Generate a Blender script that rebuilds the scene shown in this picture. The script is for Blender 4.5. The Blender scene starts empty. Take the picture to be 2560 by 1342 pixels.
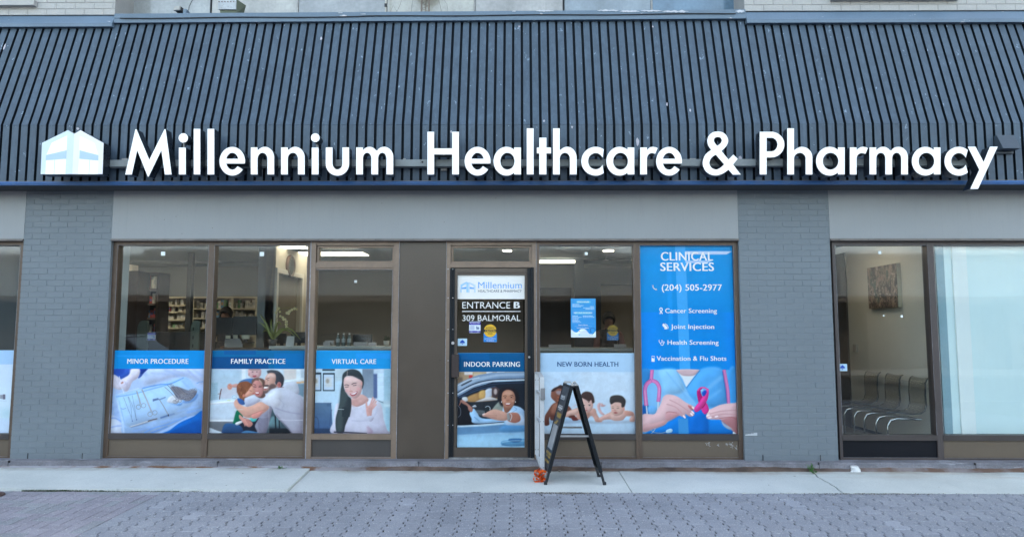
import bpy, bmesh, math, random
import numpy as np
from mathutils import Vector, Matrix, noise as mnoise
R = math.radians
sc = bpy.context.scene
col = sc.collection
random.seed(7)
# ---------------------------------------------------------------- camera
F = 1707.0
CAM = Vector((0.0, -7.82, 1.55))
ROT = Matrix.Rotation(R(0.50), 4, 'Z') @ Matrix.Rotation(R(90 + 5.02), 4, 'X') @ Matrix.Rotation(0.0008, 4, 'Z')
cd = bpy.data.cameras.new('camera'); cam = bpy.data.objects.new('camera', cd); col.objects.link(cam)
cam.matrix_world = Matrix.Translation(CAM) @ ROT
cd.sensor_width = 36; cd.lens = F / 2560 * 36; cd.clip_end = 2000; cd.clip_start = 0.05
sc.camera = cam
# ---------------------------------------------------------------- sky, sun, exposure
SUN_EL, SUN_AZ = 38.0, 15.0          # the sun stands behind the building; the street front is in open shade
w = bpy.data.worlds.new('World'); sc.world = w; w.use_nodes = True
nt = w.node_tree; nt.nodes.clear()
sky = nt.nodes.new('ShaderNodeTexSky'); sky.sky_type = 'NISHITA'; sky.sun_disc = False
sky.sun_elevation = R(SUN_EL); sky.sun_rotation = R(SUN_AZ); sky.air_density = 1.0; sky.dust_density = 3.0; sky.ozone_density = 1.0
bg = nt.nodes.new('ShaderNodeBackground'); bg.inputs[1].default_value = 0.15
wo = nt.nodes.new('ShaderNodeOutputWorld')
tn = nt.nodes.new('ShaderNodeMix'); tn.data_type = 'RGBA'; tn.blend_type = 'MULTIPLY'; tn.inputs[0].default_value = 1.0; tn.inputs[7].default_value = (1.19, 1.0, 0.77, 1)   # thin high cloud takes the deepest blue out of the sky
nt.links.new(sky.outputs[0], tn.inputs[6]); nt.links.new(tn.outputs[2], bg.inputs[0]); nt.links.new(bg.outputs[0], wo.inputs[0])
sl = bpy.data.lights.new('sun', 'SUN'); sl.energy = 2.5; sl.angle = R(0.5); sl.color = (1.0, 0.95, 0.88)
so = bpy.data.objects.new('sun', sl); col.objects.link(so)
sd = Vector((math.sin(R(SUN_AZ)) * math.cos(R(SUN_EL)), math.cos(R(SUN_AZ)) * math.cos(R(SUN_EL)), math.sin(R(SUN_EL))))
so.rotation_euler = sd.to_track_quat('Z', 'Y').to_euler(); so.location = sd * 60
vs = sc.view_settings
sc.display_settings.display_device = 'sRGB'
vs.view_transform = 'Standard'; vs.look = 'None'; vs.exposure = 2.81; vs.gamma = 1.0; vs.use_curve_mapping = False
sc.render.engine = 'CYCLES'
sc.cycles.use_denoising = True
sc.cycles.max_bounces = 8; sc.cycles.transparent_max_bounces = 16; sc.cycles.glossy_bounces = 4; sc.cycles.diffuse_bounces = 4
sc.cycles.caustics_reflective = False; sc.cycles.caustics_refractive = False
sc.cycles.sample_clamp_indirect = 6

# ---------------------------------------------------------------- pixel -> place helpers
R3 = ROT.to_3x3()
def ray(px, py):
    return R3 @ Vector(((px - 1280) / F, -(py - 671) / F, -1.0))
def P(px, py, y=0.0):                      # point on the plane Y = y
    d = ray(px, py); t = (y - CAM.y) / d.y
    return CAM + d * t
SLOPE = 0.025
def G(px, py, dz=0.0):                     # point on the gently sloping pavement
    d = ray(px, py)
    t = (SLOPE * CAM.y + dz - CAM.z) / (d.z - SLOPE * d.y)
    return CAM + d * t
def XP(px, py, x):                         # point on the plane X = x
    d = ray(px, py); t = (x - CAM.x) / d.x
    return CAM + d * t
def proj(v):
    q = R3.transposed() @ (Vector(v) - CAM)
    return 1280 + F * q.x / -q.z, 671 - F * q.y / -q.z
def X(px, row=620, y=0.0): return P(px, row, y).x
def Z(row, px=1280, y=0.0): return P(px, row, y).z

# ---------------------------------------------------------------- materials
def lin(c):
    c = [v / 255.0 for v in c]
    return tuple(v / 12.92 if v <= 0.04045 else ((v + 0.055) / 1.055) ** 2.4 for v in c)
MATS = {}
def nodes(name):
    m = bpy.data.materials.new(name); m.use_nodes = True
    n = m.node_tree; n.nodes.clear()
    out = n.nodes.new('ShaderNodeOutputMaterial'); b = n.nodes.new('ShaderNodeBsdfPrincipled')
    n.links.new(b.outputs[0], out.inputs[0])
    MATS[name] = m
    return m, n, b
def N(n, t, **k):
    x = n.nodes.new(t)
    for a, v in k.items():
        if a.startswith('i_'):
            a = a[2:]; a = int(a) if a.isdigit() else a.replace('_', ' ')
            x.inputs[a].default_value = v
        else: setattr(x, a, v)
    return x
def mix(n, fac, a, b, mode='MIX'):
    x = n.nodes.new('ShaderNodeMix'); x.data_type = 'RGBA'; x.blend_type = mode
    for s, v in ((0, fac), (6, a), (7, b)):
        if hasattr(v, 'links') or hasattr(v, 'is_linked'): n.links.new(v, x.inputs[s])
        else: x.inputs[s].default_value = v if s == 0 else (*v[:3], 1)
    return x.outputs[2]
def ramp(n, src, a, b):
    r = n.nodes.new('ShaderNodeMapRange'); r.inputs[1].default_value = a; r.inputs[2].default_value = b
    n.links.new(src, r.inputs[0]); return r.outputs[0]
def coords(n, scale=(1, 1, 1)):
    t = n.nodes.new('ShaderNodeTexCoord'); m = n.nodes.new('ShaderNodeMapping')
    m.inputs['Scale'].default_value = scale; n.links.new(t.outputs['Object'], m.inputs[0]); return m.outputs[0]
def tex(n, scale, stretch=(1, 1, 1), detail=4, rough=0.6):
    t = n.nodes.new('ShaderNodeTexNoise'); t.inputs['Scale'].default_value = scale
    t.inputs['Detail'].default_value = detail; t.inputs['Roughness'].default_value = rough
    n.links.new(coords(n, stretch), t.inputs['Vector']); return t.outputs[0]
def surf(name, c, rough=0.6, var=0.12, vscale=2.0, fine=0.06, fscale=60, bump=0.0, bscale=120, metal=0.0,
         chips=None, chipc=(0.75, 0.75, 0.78), chipscale=9, chipstretch=(1, 1, 1), streak=0.0, streakc=(0.1, 0.09, 0.08), coat=0.0, emit=0.0, spec=0.5):
    if name in MATS: return MATS[name]
    m, n, b = nodes(name)
    c = tuple(c)
    dark = tuple(v * (1 - var) for v in c); lite = tuple(min(1, v * (1 + var)) for v in c)
    o = mix(n, ramp(n, tex(n, vscale), 0.3, 0.7), dark, lite)
    if fine:
        o = mix(n, ramp(n, tex(n, fscale), 0.25, 0.75), o, mix(n, 1.0, o, (1 - 2 * fine,) * 3, 'MULTIPLY'))
    if streak:
        s = ramp(n, tex(n, 3.0, (9, 9, 0.5)), 0.52, 0.78)
        mm = N(n, 'ShaderNodeMath', operation='MULTIPLY'); n.links.new(s, mm.inputs[0]); mm.inputs[1].default_value = streak
        o = mix(n, mm.outputs[0], o, streakc)
    if chips:
        s = ramp(n, tex(n, chipscale, chipstretch, 6, 0.7), chips, chips + 0.02)
        o = mix(n, s, o, chipc)
    n.links.new(o, b.inputs['Base Color'])
    b.inputs['Metallic'].default_value = metal
    rr = n.nodes.new('ShaderNodeMapRange'); rr.inputs[1].default_value = 0.2; rr.inputs[2].default_value = 0.8
    rr.inputs[3].default_value = max(0.03, rough - 0.1); rr.inputs[4].default_value = min(1, rough + 0.1)
    n.links.new(tex(n, vscale * 4), rr.inputs[0]); n.links.new(rr.outputs[0], b.inputs['Roughness'])
    if bump:
        bp = N(n, 'ShaderNodeBump'); bp.inputs['Strength'].default_value = bump; bp.inputs['Distance'].default_value = 0.004
        n.links.new(tex(n, bscale), bp.inputs['Height']); n.links.new(bp.outputs[0], b.inputs['Normal'])
    b.inputs['Coat Weight'].default_value = coat
    b.inputs['Specular IOR Level'].default_value = spec
    if emit:
        b.inputs['Emission Color'].default_value = (1, 1, 1, 1); b.inputs['Emission Strength'].default_value = emit
        n.links.new(o, b.inputs['Emission Color'])
    return m
def glow(name, c, s):
    if name in MATS: return MATS[name]
    m, n, b = nodes(name)
    b.inputs['Base Color'].default_value = (0.8, 0.8, 0.8, 1)
    b.inputs['Emission Color'].default_value = (*c, 1); b.inputs['Emission Strength'].default_value = s
    return m
def glass_mat(name, tint=(0.945, 0.975, 0.975), wave=0.08, dirt=0.006, refl=1.0):
    m = bpy.data.materials.new(name); m.use_nodes = True; n = m.node_tree; n.nodes.clear(); MATS[name] = m
    out = n.nodes.new('ShaderNodeOutputMaterial')
    tr = N(n, 'ShaderNodeBsdfTransparent'); tr.inputs[0].default_value = (*tint, 1)
    gl = N(n, 'ShaderNodeBsdfGlossy'); gl.inputs['Roughness'].default_value = 0.015; gl.inputs[0].default_value = (refl,) * 3 + (1,)
    df = N(n, 'ShaderNodeBsdfDiffuse'); df.inputs[0].default_value = (0.55, 0.57, 0.58, 1)
    fr = N(n, 'ShaderNodeFresnel'); fr.inputs[0].default_value = 1.5
    ge = N(n, 'ShaderNodeNewGeometry'); io = n.nodes.new('ShaderNodeMapRange'); io.inputs[3].default_value = 1.5; io.inputs[4].default_value = 1 / 1.5
    n.links.new(ge.outputs['Backfacing'], io.inputs[0]); n.links.new(io.outputs[0], fr.inputs[0])
    bp = N(n, 'ShaderNodeBump'); bp.inputs['Strength'].default_value = wave; bp.inputs['Distance'].default_value = 0.01
    n.links.new(tex(n, 1.6, (1, 1, 0.7), 1), bp.inputs['Height']); n.links.new(bp.outputs[0], gl.inputs['Normal'])
    m1 = n.nodes.new('ShaderNodeMixShader'); n.links.new(fr.outputs[0], m1.inputs[0]); n.links.new(tr.outputs[0], m1.inputs[1]); n.links.new(gl.outputs[0], m1.inputs[2])
    s = ramp(n, tex(n, 2.2, (14, 14, 0.7), 5), 0.45, 0.8)
    s2 = ramp(n, tex(n, 70, (1, 1, 1), 3), 0.70, 0.74)
    mx = N(n, 'ShaderNodeMath', operation='MULTIPLY'); n.links.new(s, mx.inputs[0]); mx.inputs[1].default_value = dirt
    my = N(n, 'ShaderNodeMath', operation='MULTIPLY_ADD'); n.links.new(s2, my.inputs[0]); my.inputs[1].default_value = dirt * 2; n.links.new(mx.outputs[0], my.inputs[2])
    m2 = n.nodes.new('ShaderNodeMixShader'); n.links.new(my.outputs[0], m2.inputs[0]); n.links.new(m1.outputs[0], m2.inputs[1]); n.links.new(df.outputs[0], m2.inputs[2])
    n.links.new(m2.outputs[0], out.inputs[0])
    return m

# ---------------------------------------------------------------- objects
def tag(o, label=None, cat=None, group=None, kind=None):
    if label: o['label'] = label
    if cat: o['category'] = cat
    if group: o['group'] = group
    if kind: o['kind'] = kind
    return o
def empty(name, loc, label=None, cat=None, group=None, kind=None, rz=0.0, parent=None):
    o = bpy.data.objects.new(name, None); o.empty_display_size = 0.1; col.objects.link(o)
    if parent is not None: o.parent = parent
    o.location = loc; o.rotation_euler = (0, 0, rz)
    return tag(o, label, cat, group, kind)
def origin_of(o):
    v = Vector((0, 0, 0))
    while o is not None: v += Vector(o.location); o = o.parent
    return v
class MB:
    def __init__(s): s.v = []; s.f = []; s.m = []; s.c = None; s.sm = []
    def add(s, vs, fs, mi=0, smooth=False):
        b = len(s.v); s.v += [tuple(v) for v in vs]
        for f in fs: s.f.append(tuple(b + i for i in f)); s.m.append(mi); s.sm.append(smooth)
        return s
    def box(s, x0, x1, y0, y1, z0, z1, mi=0):
        if x0 > x1: x0, x1 = x1, x0
        if y0 > y1: y0, y1 = y1, y0
        if z0 > z1: z0, z1 = z1, z0
        v = [(x0, y0, z0), (x1, y0, z0), (x1, y1, z0), (x0, y1, z0), (x0, y0, z1), (x1, y0, z1), (x1, y1, z1), (x0, y1, z1)]
        return s.add(v, [(0, 3, 2, 1), (4, 5, 6, 7), (0, 1, 5, 4), (1, 2, 6, 5), (2, 3, 7, 6), (3, 0, 4, 7)], mi)
    def pbox(s, px0, px1, r0, r1, yf, yb, mi=0, row=None):   # box whose front face fills a pixel rectangle on the plane yf
        row = (r0 + r1) / 2 if row is None else row; c = (px0 + px1) / 2
        return s.box(X(px0, row, yf), X(px1, row, yf), yf, yb, Z(r1, c, yf), Z(r0, c, yf), mi)
    def prism(s, poly, y0, y1, mi=0):                        # poly in (x, z)
        n = len(poly)
        area = sum(poly[i][0] * poly[(i + 1) % n][1] - poly[(i + 1) % n][0] * poly[i][1] for i in range(n))
        if area < 0: poly = poly[::-1]
        v = [(p[0], y0, p[1]) for p in poly] + [(p[0], y1, p[1]) for p in poly]
        f = [tuple(range(n)), tuple(range(2 * n - 1, n - 1, -1))] + [(i, i + n, (i + 1) % n + n, (i + 1) % n) for i in range(n)]
        return s.add(v, f, mi)
    def hexa(s, v8, mi=0):
        return s.add(v8, [(0, 3, 2, 1), (4, 5, 6, 7), (0, 1, 5, 4), (1, 2, 6, 5), (2, 3, 7, 6), (3, 0, 4, 7)], mi)
    def bar(s, a, b, wx, wy, mi=0, up=Vector((0, 1, 0))):    # rectangular bar between two points
        a = Vector(a); b = Vector(b); d = (b - a).normalized()
        u = up - d * up.dot(d); u = u.normalized() if u.length > 1e-4 else Vector((1, 0, 0)); r = d.cross(u)
        vs = []
        for p in (a, b):
            for i, j in ((-1, -1), (1, -1), (1, 1), (-1, 1)): vs.append(p + r * wx / 2 * i + u * wy / 2 * j)
        return s.add(vs, [(3, 2, 1, 0), (4, 5, 6, 7), (0, 1, 5, 4), (1, 2, 6, 5), (2, 3, 7, 6), (3, 0, 4, 7)], mi)
    def tube(s, pts, r, n=8, mi=0, cap=True):
        pts = [Vector(p) for p in pts]; rs = r if isinstance(r, (list, tuple)) else [r] * len(pts)
        up = Vector((0.13, 0.2, 1)).normalized(); vs = []; u = None
        for i, p in enumerate(pts):
            d = (pts[min(i + 1, len(pts) - 1)] - pts[max(i - 1, 0)]).normalized()
            if u is None: u = up.cross(d).normalized() if abs(up.dot(d)) < .99 else Vector((1, 0, 0))
            u = (u - d * u.dot(d)).normalized(); w_ = d.cross(u)
            for k in range(n):
                a = 2 * math.pi * k / n; vs.append(p + (u * math.cos(a) + w_ * math.sin(a)) * rs[i])
        f = [(i * n + k, i * n + (k + 1) % n, (i + 1) * n + (k + 1) % n, (i + 1) * n + k) for i in range(len(pts) - 1) for k in range(n)]
        s.add(vs, f, mi, True)
        if cap: s.add(vs[:n], [tuple(range(n - 1, -1, -1))], mi); s.add(vs[-n:], [tuple(range(n))], mi)
        return s
    def lathe(s, c, prof, n=20, mi=0, axis='z'):             # prof: (r, h)
        vs = []
        for r_, h in prof:
            for k in range(n):
                a = 2 * math.pi * k / n; p = (r_ * math.cos(a), r_ * math.sin(a), h)
                if axis == 'y': p = (p[0], p[2], p[1])
                if axis == 'x': p = (p[2], p[0], p[1])
                vs.append((c[0] + p[0], c[1] + p[1], c[2] + p[2]))
        f = [(i * n + k, i * n + (k + 1) % n, (i + 1) * n + (k + 1) % n, (i + 1) * n + k) for i in range(len(prof) - 1) for k in range(n)]
        return s.add(vs, f, mi, True)
    def disc(s, c, r, y0, y1, n=28, mi=0):
        return s.prism([(c[0] + r * math.cos(2 * math.pi * k / n), c[1] + r * math.sin(2 * math.pi * k / n)) for k in range(n)], y0, y1, mi)
    def build(s, name, mats, parent=None, label=None, cat=None, group=None, kind=None, bevel=0.0, smooth=None, recalc=True):
        me = bpy.data.meshes.new(name)
        V = np.array(s.v, dtype=float).reshape(-1, 3)
        if parent is not None: off = origin_of(parent)
        else: off = Vector(((V[:, 0].min() + V[:, 0].max()) / 2, (V[:, 1].min() + V[:, 1].max()) / 2, V[:, 2].min()))
        V = V - np.array(off)
        me.from_pydata([tuple(v) for v in V.tolist()], [], s.f)
        mats = mats if isinstance(mats, (list, tuple)) else [mats]
        for m in mats: me.materials.append(m)
        me.polygons.foreach_set('material_index', s.m)
        me.polygons.foreach_set('use_smooth', [bool(x) if smooth is None else smooth for x in s.sm])
        if recalc:
            bm = bmesh.new(); bm.from_mesh(me); bmesh.ops.recalc_face_normals(bm, faces=bm.faces); bm.to_mesh(me); bm.free()
        me.update()
        o = bpy.data.objects.new(name, me); col.objects.link(o)
        if parent is not None: o.parent = parent
        else: o.location = off
        if bevel:
            bv = o.modifiers.new('bevel', 'BEVEL'); bv.width = bevel; bv.segments = 2; bv.limit_method = 'ANGLE'; bv.angle_limit = R(40)
        return tag(o, label, cat, group, kind)
def copy_thing(o, loc=None, label=None, rz=None, parent=None):
    c = o.copy(); col.objects.link(c)
    if parent is not None: c.parent = parent
    for ch in list(o.children): copy_thing(ch, parent=c)
    if loc is not None: c.location = loc
    if label: c['label'] = label
    if rz is not None: c.rotation_euler = (0, 0, rz)
    return c
# lettering ---------------------------------------------------------------
_HCAP = {}
def text_mesh(body, bold=0.0, space=1.0):
    cu = bpy.data.curves.new('t', 'FONT'); cu.body = body; cu.offset = bold; cu.space_character = space; cu.resolution_u = 4
    ob = bpy.data.objects.new('t', cu); col.objects.link(ob)
    dg = bpy.context.evaluated_depsgraph_get(); me = bpy.data.meshes.new_from_object(ob.evaluated_get(dg))
    v = np.array([tuple(x.co) for x in me.vertices]); f = [tuple(p.vertices) for p in me.polygons]
    bpy.data.objects.remove(ob); bpy.data.curves.remove(cu); bpy.data.meshes.remove(me)
    return v, f
def lettering(mb, body, x0, x1, r0, r1, y, bold=0.0, mi=0, space=1.0, map3=None):
    """body fills pixel columns x0..x1, capitals between rows r0 (top) and r1 (baseline), on the plane y"""
    if 'H' not in _HCAP:
        hv, _ = text_mesh('H'); _HCAP['H'] = (hv[:, 1].min(), hv[:, 1].max())
    b0, b1 = _HCAP['H']
    v, f = text_mesh(body, 0.0, space + abs(bold) * 2)
    if bold > 0:                                 # heavier strokes: copies a hair apart in depth and shifted sideways
        e = (x1 - x0) / (v[:, 0].max() - v[:, 0].min()) * bold * 0.75
        for k, sx in enumerate((-1, 1, 0)):
            lettering(mb, body, x0 + e * (1 + sx), x1 - e * (1 - sx), r0, r1, y - 0.00012 * k, -bold, mi, space)
        return mb
    a0, a1 = v[:, 0].min(), v[:, 0].max()
    u = (v[:, 0] - a0) / (a1 - a0); t = (v[:, 1] - b0) / (b1 - b0)
    if map3 is not None: pts = [map3(a, b) for a, b in zip(u, t)]
    else:
        rm = (r0 + r1) / 2; xa, xb = X(x0, rm, y), X(x1, rm, y); cm = (x0 + x1) / 2; za, zb = Z(r1, cm, y), Z(r0, cm, y)
        pts = [(xa + (xb - xa) * a, y, za + (zb - za) * b) for a, b in zip(u, t)]
    mb.add(pts, [q[::1] for q in f], mi)
    return mb
# ================================================================ materials of the place
M_brick = surf('grey_painted_brick', (0.165, 0.196, 0.222), 0.55, var=0.07, vscale=1.6, fine=0.05, fscale=90, bump=0.35, bscale=70, streak=0.05, streakc=(0.14, 0.17, 0.20))
M_mortar = surf('painted_mortar', (0.19, 0.222, 0.25), 0.7, var=0.05, bump=0.4)
M_ubrick = surf('pale_painted_brick', (0.42, 0.42, 0.42), 0.6, var=0.08, vscale=1.2, fine=0.08, bump=0.4, streak=0.25, streakc=(0.3, 0.3, 0.3))
M_umort = surf('pale_mortar', (0.33, 0.33, 0.33), 0.8)
M_panel = surf('grey_painted_panel', (0.305, 0.322, 0.335), 0.55, var=0.05, vscale=0.8, fine=0.03, bump=0.15, bscale=40, streak=0.34, streakc=(0.25, 0.26, 0.27))
M_metal = surf('slate_blue_ribbed_metal', (0.070, 0.103, 0.145), 0.48, var=0.13, vscale=3.0, fine=0.10, fscale=22, bump=0.25, bscale=14,
               chips=0.645, chipc=(0.22, 0.29, 0.38), chipscale=9, chipstretch=(2.0, 1, 1.1), streak=0.38, streakc=(0.125, 0.185, 0.26), spec=0.3)
M_groove = surf('dark_groove_metal', (0.010, 0.015, 0.022), 0.7, spec=0.1, var=0.15)
M_flash = surf('slate_blue_flashing', (0.115, 0.175, 0.25), 0.45, var=0.10, fine=0.08, bump=0.1, bscale=20, chips=0.66, chipc=(0.5, 0.5, 0.55), chipscale=5, chipstretch=(1, 1, 3))
M_blue = surf('deep_blue_trim', (0.002, 0.085, 0.28), 0.45, var=0.15, vscale=4, fine=0.05)
M_soffit = surf('dark_soffit', (0.05, 0.055, 0.06), 0.8)
M_brown = surf('brown_anodised_metal', (0.112, 0.076, 0.054), 0.42, var=0.12, vscale=2.5, fine=0.06, fscale=30, metal=0.1, streak=0.12, streakc=(0.2, 0.17, 0.14),
               chips=0.80, chipc=(0.45, 0.43, 0.42), chipscale=26)
M_brownp = surf('brown_painted_panel', (0.135, 0.102, 0.072), 0.48, var=0.08, vscale=1.4, fine=0.04, fscale=50, bump=0.05, chips=0.80, chipc=(0.5, 0.48, 0.45), chipscale=24)
M_brownl = surf('lit_bronze_metal', (0.23, 0.165, 0.12), 0.42, var=0.15, vscale=3, fine=0.06, fscale=30, metal=0.1, streak=0.2, streakc=(0.14, 0.1, 0.08), chips=0.80, chipc=(0.45, 0.43, 0.42), chipscale=26)  # same metal as the other frames, brighter light put into its colour
M_seal = surf('pale_sealant', (0.30, 0.30, 0.33), 0.6, var=0.3, vscale=20)
M_black = surf('black_rubber', (0.012, 0.014, 0.018), 0.45, var=0.2)
M_blackm = surf('black_painted_metal', (0.009, 0.012, 0.016), 0.5, var=0.2, fine=0.05, spec=0.25)
M_dust = surf('dusty_aluminium', (0.28, 0.28, 0.28), 0.55, var=0.4, vscale=14, metal=0.3)
M_curb = surf('weathered_purple_timber', (0.245, 0.24, 0.27), 0.8, var=0.3, vscale=5, fine=0.2, bump=0.8, bscale=30, chips=0.62, chipc=(0.36, 0.36, 0.40), chipscale=7, chipstretch=(0.25, 1, 3))
M_rust = surf('rusty_dirt', (0.10, 0.045, 0.028), 0.95, var=0.5, vscale=8, fine=0.25, bump=1.0, bscale=60, chips=0.60, chipc=(0.17, 0.15, 0.14), chipscale=6)
def rust_mat():
    m, n, b = nodes('rusty_dirt_strip'); g = N(n, 'ShaderNodeNewGeometry'); sp = N(n, 'ShaderNodeSeparateXYZ'); n.links.new(g.outputs['Position'], sp.inputs[0])
    a = mix(n, ramp(n, tex(n, 9, (.5, 1, 1)), .35, .65), (0.05, 0.034, 0.028), (0.14, 0.095, 0.075))
    l = mix(n, ramp(n, tex(n, 5, (.6, 1, 1)), .48, .58), (0.32, 0.31, 0.34), (0.17, 0.09, 0.055))
    o = mix(n, ramp(n, sp.outputs[0], -2.6, -1.2), l, a); o = mix(n, ramp(n, sp.outputs[0], 3.3, 3.9), o, mix(n, ramp(n, tex(n, 4), .4, .6), (0.22, 0.19, 0.19), (0.13, 0.08, 0.06)))
    n.links.new(o, b.inputs[0]); b.inputs['Roughness'].default_value = .95; bp = N(n, 'ShaderNodeBump'); bp.inputs['Strength'].default_value = 1; bp.inputs['Distance'].default_value = .006; n.links.new(tex(n, 60), bp.inputs['Height']); n.links.new(bp.outputs[0], b.inputs['Normal']); return m
M_rust2 = rust_mat()
M_glass = glass_mat('window_glass')
M_glassu = glass_mat('grimy_upper_glass', tint=(0.6, 0.65, 0.68), dirt=0.75)
M_screw = surf('screw_head', (0.5, 0.5, 0.52), 0.35, metal=0.8)

# ================================================================ ground: pavers, concrete walk, street
def gz(y): return SLOPE * y
mb = MB()
mb.add([(-300, -300, gz(-300) * 0 - 0.75), (300, -300, -0.75), (300, 300, -0.75), (-300, 300, -0.75)], [(0, 1, 2, 3)])
mb.build('ground', surf('far_ground', (0.12, 0.115, 0.11), 0.9), kind='structure')
YW = -0.17                                     # front of the base curb
YS = (G(0, 1229).y + G(2560, 1231).y) / 2      # edge between concrete and pavers
# pavers
def paver_mat():
    m, n, b = nodes('concrete_paver')
    a = N(n, 'ShaderNodeVertexColor', layer_name='tint')
    o = mix(n, ramp(n, tex(n, 1.1), 0.3, 0.7), (0.80, 0.82, 0.86), (1.1, 1.1, 1.12))
    o = mix(n, 1.0, a.outputs[0], o, 'MULTIPLY')
    o = mix(n, ramp(n, tex(n, 80, detail=3), 0.60, 0.67), o, (0.55, 0.55, 0.56))
    o = mix(n, ramp(n, tex(n, 70, detail=2), 0.62, 0.74), o, (0.09, 0.09, 0.10))
    n.links.new(o, b.inputs['Base Color']); b.inputs['Roughness'].default_value = 0.85
    bp = N(n, 'ShaderNodeBump'); bp.inputs['Strength'].default_value = 0.7; bp.inputs['Distance'].default_value = 0.003
    n.links.new(tex(n, 160), bp.inputs['Height']); n.links.new(bp.outputs[0], b.inputs['Normal'])
    return m
M_pave = paver_mat()
M_joint = surf('sandy_joint', (0.04, 0.038, 0.037), 0.95, var=0.4, vscale=12)
class Pav:
    def __init__(s): s.v = []; s.f = []; s.c = []
    def add(s, poly, dz, tint, gap=0.003, bev=0.006, tilt=(0, 0)):
        n = len(poly); cx = sum(p[0] for p in poly) / n; cy = sum(p[1] for p in poly) / n
        # inward offset along vertex normals
        A = sum(poly[i][0] * poly[(i + 1) % n][1] - poly[(i + 1) % n][0] * poly[i][1] for i in range(n))
        if A < 0: poly = poly[::-1]
        def off(d):
            out = []
            for i in range(n):
                a = Vector(poly[i - 1]); p = Vector(poly[i]); c = Vector(poly[(i + 1) % n])
                n1 = Vector((-(p - a).y, (p - a).x)).normalized(); n2 = Vector((-(c - p).y, (c - p).x)).normalized()
                q = n1 + n2; q = q / max(0.3, q.dot(n1)) if q.length > 1e-6 else n1
                out.append(p + q * d)
            return out
        b = len(s.v)
        for d, z in ((gap, -0.02), (gap, -0.004), (gap + bev, 0.0)):
            for p in off(d): s.v.append((p.x, p.y, gz(p.y) + z + dz + (p.x - cx) * tilt[0] + (p.y - cy) * tilt[1]))
        for k in range(2):
            for i in range(n):
                j = (i + 1) % n; s.f.append((b + k * n + i, b + k * n + j, b + (k + 1) * n + j, b + (k + 1) * n + i)); s.c.append(tint)
        s.f.append(tuple(b + 2 * n + i for i in range(n))); s.c.append(tint)
    def build(s, name, m):
        me = bpy.data.meshes.new(name); me.from_pydata(s.v, [], s.f); me.materials.append(m)
        ca = me.color_attributes.new('tint', 'FLOAT_COLOR', 'CORNER')
        arr = np.repeat(np.array([(*c, 1) for c in s.c]), [len(f) for f in s.f], axis=0)
        ca.data.foreach_set('color', arr.astype(np.float32).ravel())
        o = bpy.data.objects.new(name, me); col.objects.link(o); o['kind'] = 'structure'; return o
rng = random.Random(3)
pv = Pav()
def tint(kind):
    k = rng.uniform(0.92, 1.07)
    if kind == 0: base = (0.275, 0.282, 0.315)
    else: base = (0.29, 0.27, 0.305) if rng.random() < 0.75 else (0.27, 0.275, 0.295)
    if rng.random() < 0.03: k *= 1.15
    return tuple(c * k for c in base)
bx = (G(412, 1228).x + G(181, 1342).x) / 2     # border between the two paver patterns
CW, ZP, AMP = 0.147, 0.145, 0.017              # column width, zigzag period, amplitude
ysouth = -9.2
def zig(y, k):                                  # offset of column joint
    t = (y / ZP) % 1.0
    pts = [(0, -1), (0.16, 1), (0.5, 1), (0.66, -1), (1.0, -1)]
    pts = [(0, -1), (0.38, -0.6), (0.5, 1), (0.88, 0.6), (1.0, -1)]
    for (a, va), (b, vb) in zip(pts, pts[1:]):
        if a <= t <= b: return AMP * (va + (vb - va) * (t - a) / (b - a))
    return 0
ncol = int((9.5 - bx) / CW)
PL = ZP * 1.5
for i in range(ncol):
    x0 = bx + i * CW; x1 = x0 + CW
    y = YS - 0.002; off = (PL / 2 if i % 2 else 0)
    ye = y - PL + off * 0.999
    ya = y
    while ya > ysouth:
        yb = ye
        ys = [ya]
        k = math.floor(ya / ZP * 1.0)
        brk = sorted([ZP * (q + t) for q in range(int(ysouth / ZP) - 2, 2) for t in (0, 0.38, 0.5, 0.88)], reverse=True)
        ys += [b for b in brk if yb + 0.004 < b < ya - 0.004] + [yb]
        if rng.random() < 0.86: ys[0] += 0.0016; ys[-1] -= 0.0016
        L = [(x0 + .0023 + (zig(q, i) if i > 0 else 0), q) for q in ys]; Rr = [(x1 - .0023 + zig(q, i), q) for q in ys]
        pv.add(Rr + L[::-1], rng.uniform(-0.0012, 0.0012), tint(0), gap=0.0022, bev=0.005, tilt=(rng.uniform(-.006, .006), rng.uniform(-.006, .006)))
        ya = yb; ye = yb - PL
HB = 0.104                                      # herringbone of plain rectangular pavers left of the border
nI = int((bx + 9.5) / HB); nJ = int((YS - ysouth) / HB)
def hb(i0, j0, i1, j1):                         # brick covering cells i0..i1, j0..j1 (i leftwards from the border, j towards the street)
    x1 = bx - max(0, i0) * HB; x0 = bx - (i1 + 1) * HB; ya = YS - 0.002 - max(0, j0) * HB; yb = YS - 0.002 - (j1 + 1) * HB
    if i1 < 0 or j1 < 0: return
    e = 0.0022 if j1 > j0 else 0.0008
    pv.add([(x0 + e, yb + .0004), (x1 - e, yb + .0004), (x1 - e, ya - .0004), (x0 + e, ya - .0004)], rng.uniform(-0.0012, 0.0012), tint(1), gap=0.0012, bev=0.003, tilt=(rng.uniform(-.008, .008), rng.uniform(-.005, .005)))
for i in range(-1, nI):
    for j in range(-1, nJ):
        k = (i - j) % 4
        if k == 0: hb(i, j, i + 1, j)
        if k == 3: hb(i, j, i, j + 1)
pv.build('pavement', M_pave)
mb = MB(); mb.add([(-9.6, ysouth, gz(ysouth) - 0.009), (9.6, ysouth, gz(ysouth) - 0.009), (9.6, YS, gz(YS) - 0.009), (-9.6, YS, gz(YS) - 0.009)], [(0, 1, 2, 3)])
mb.build('paving_joints', M_joint, kind='structure')
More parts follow.
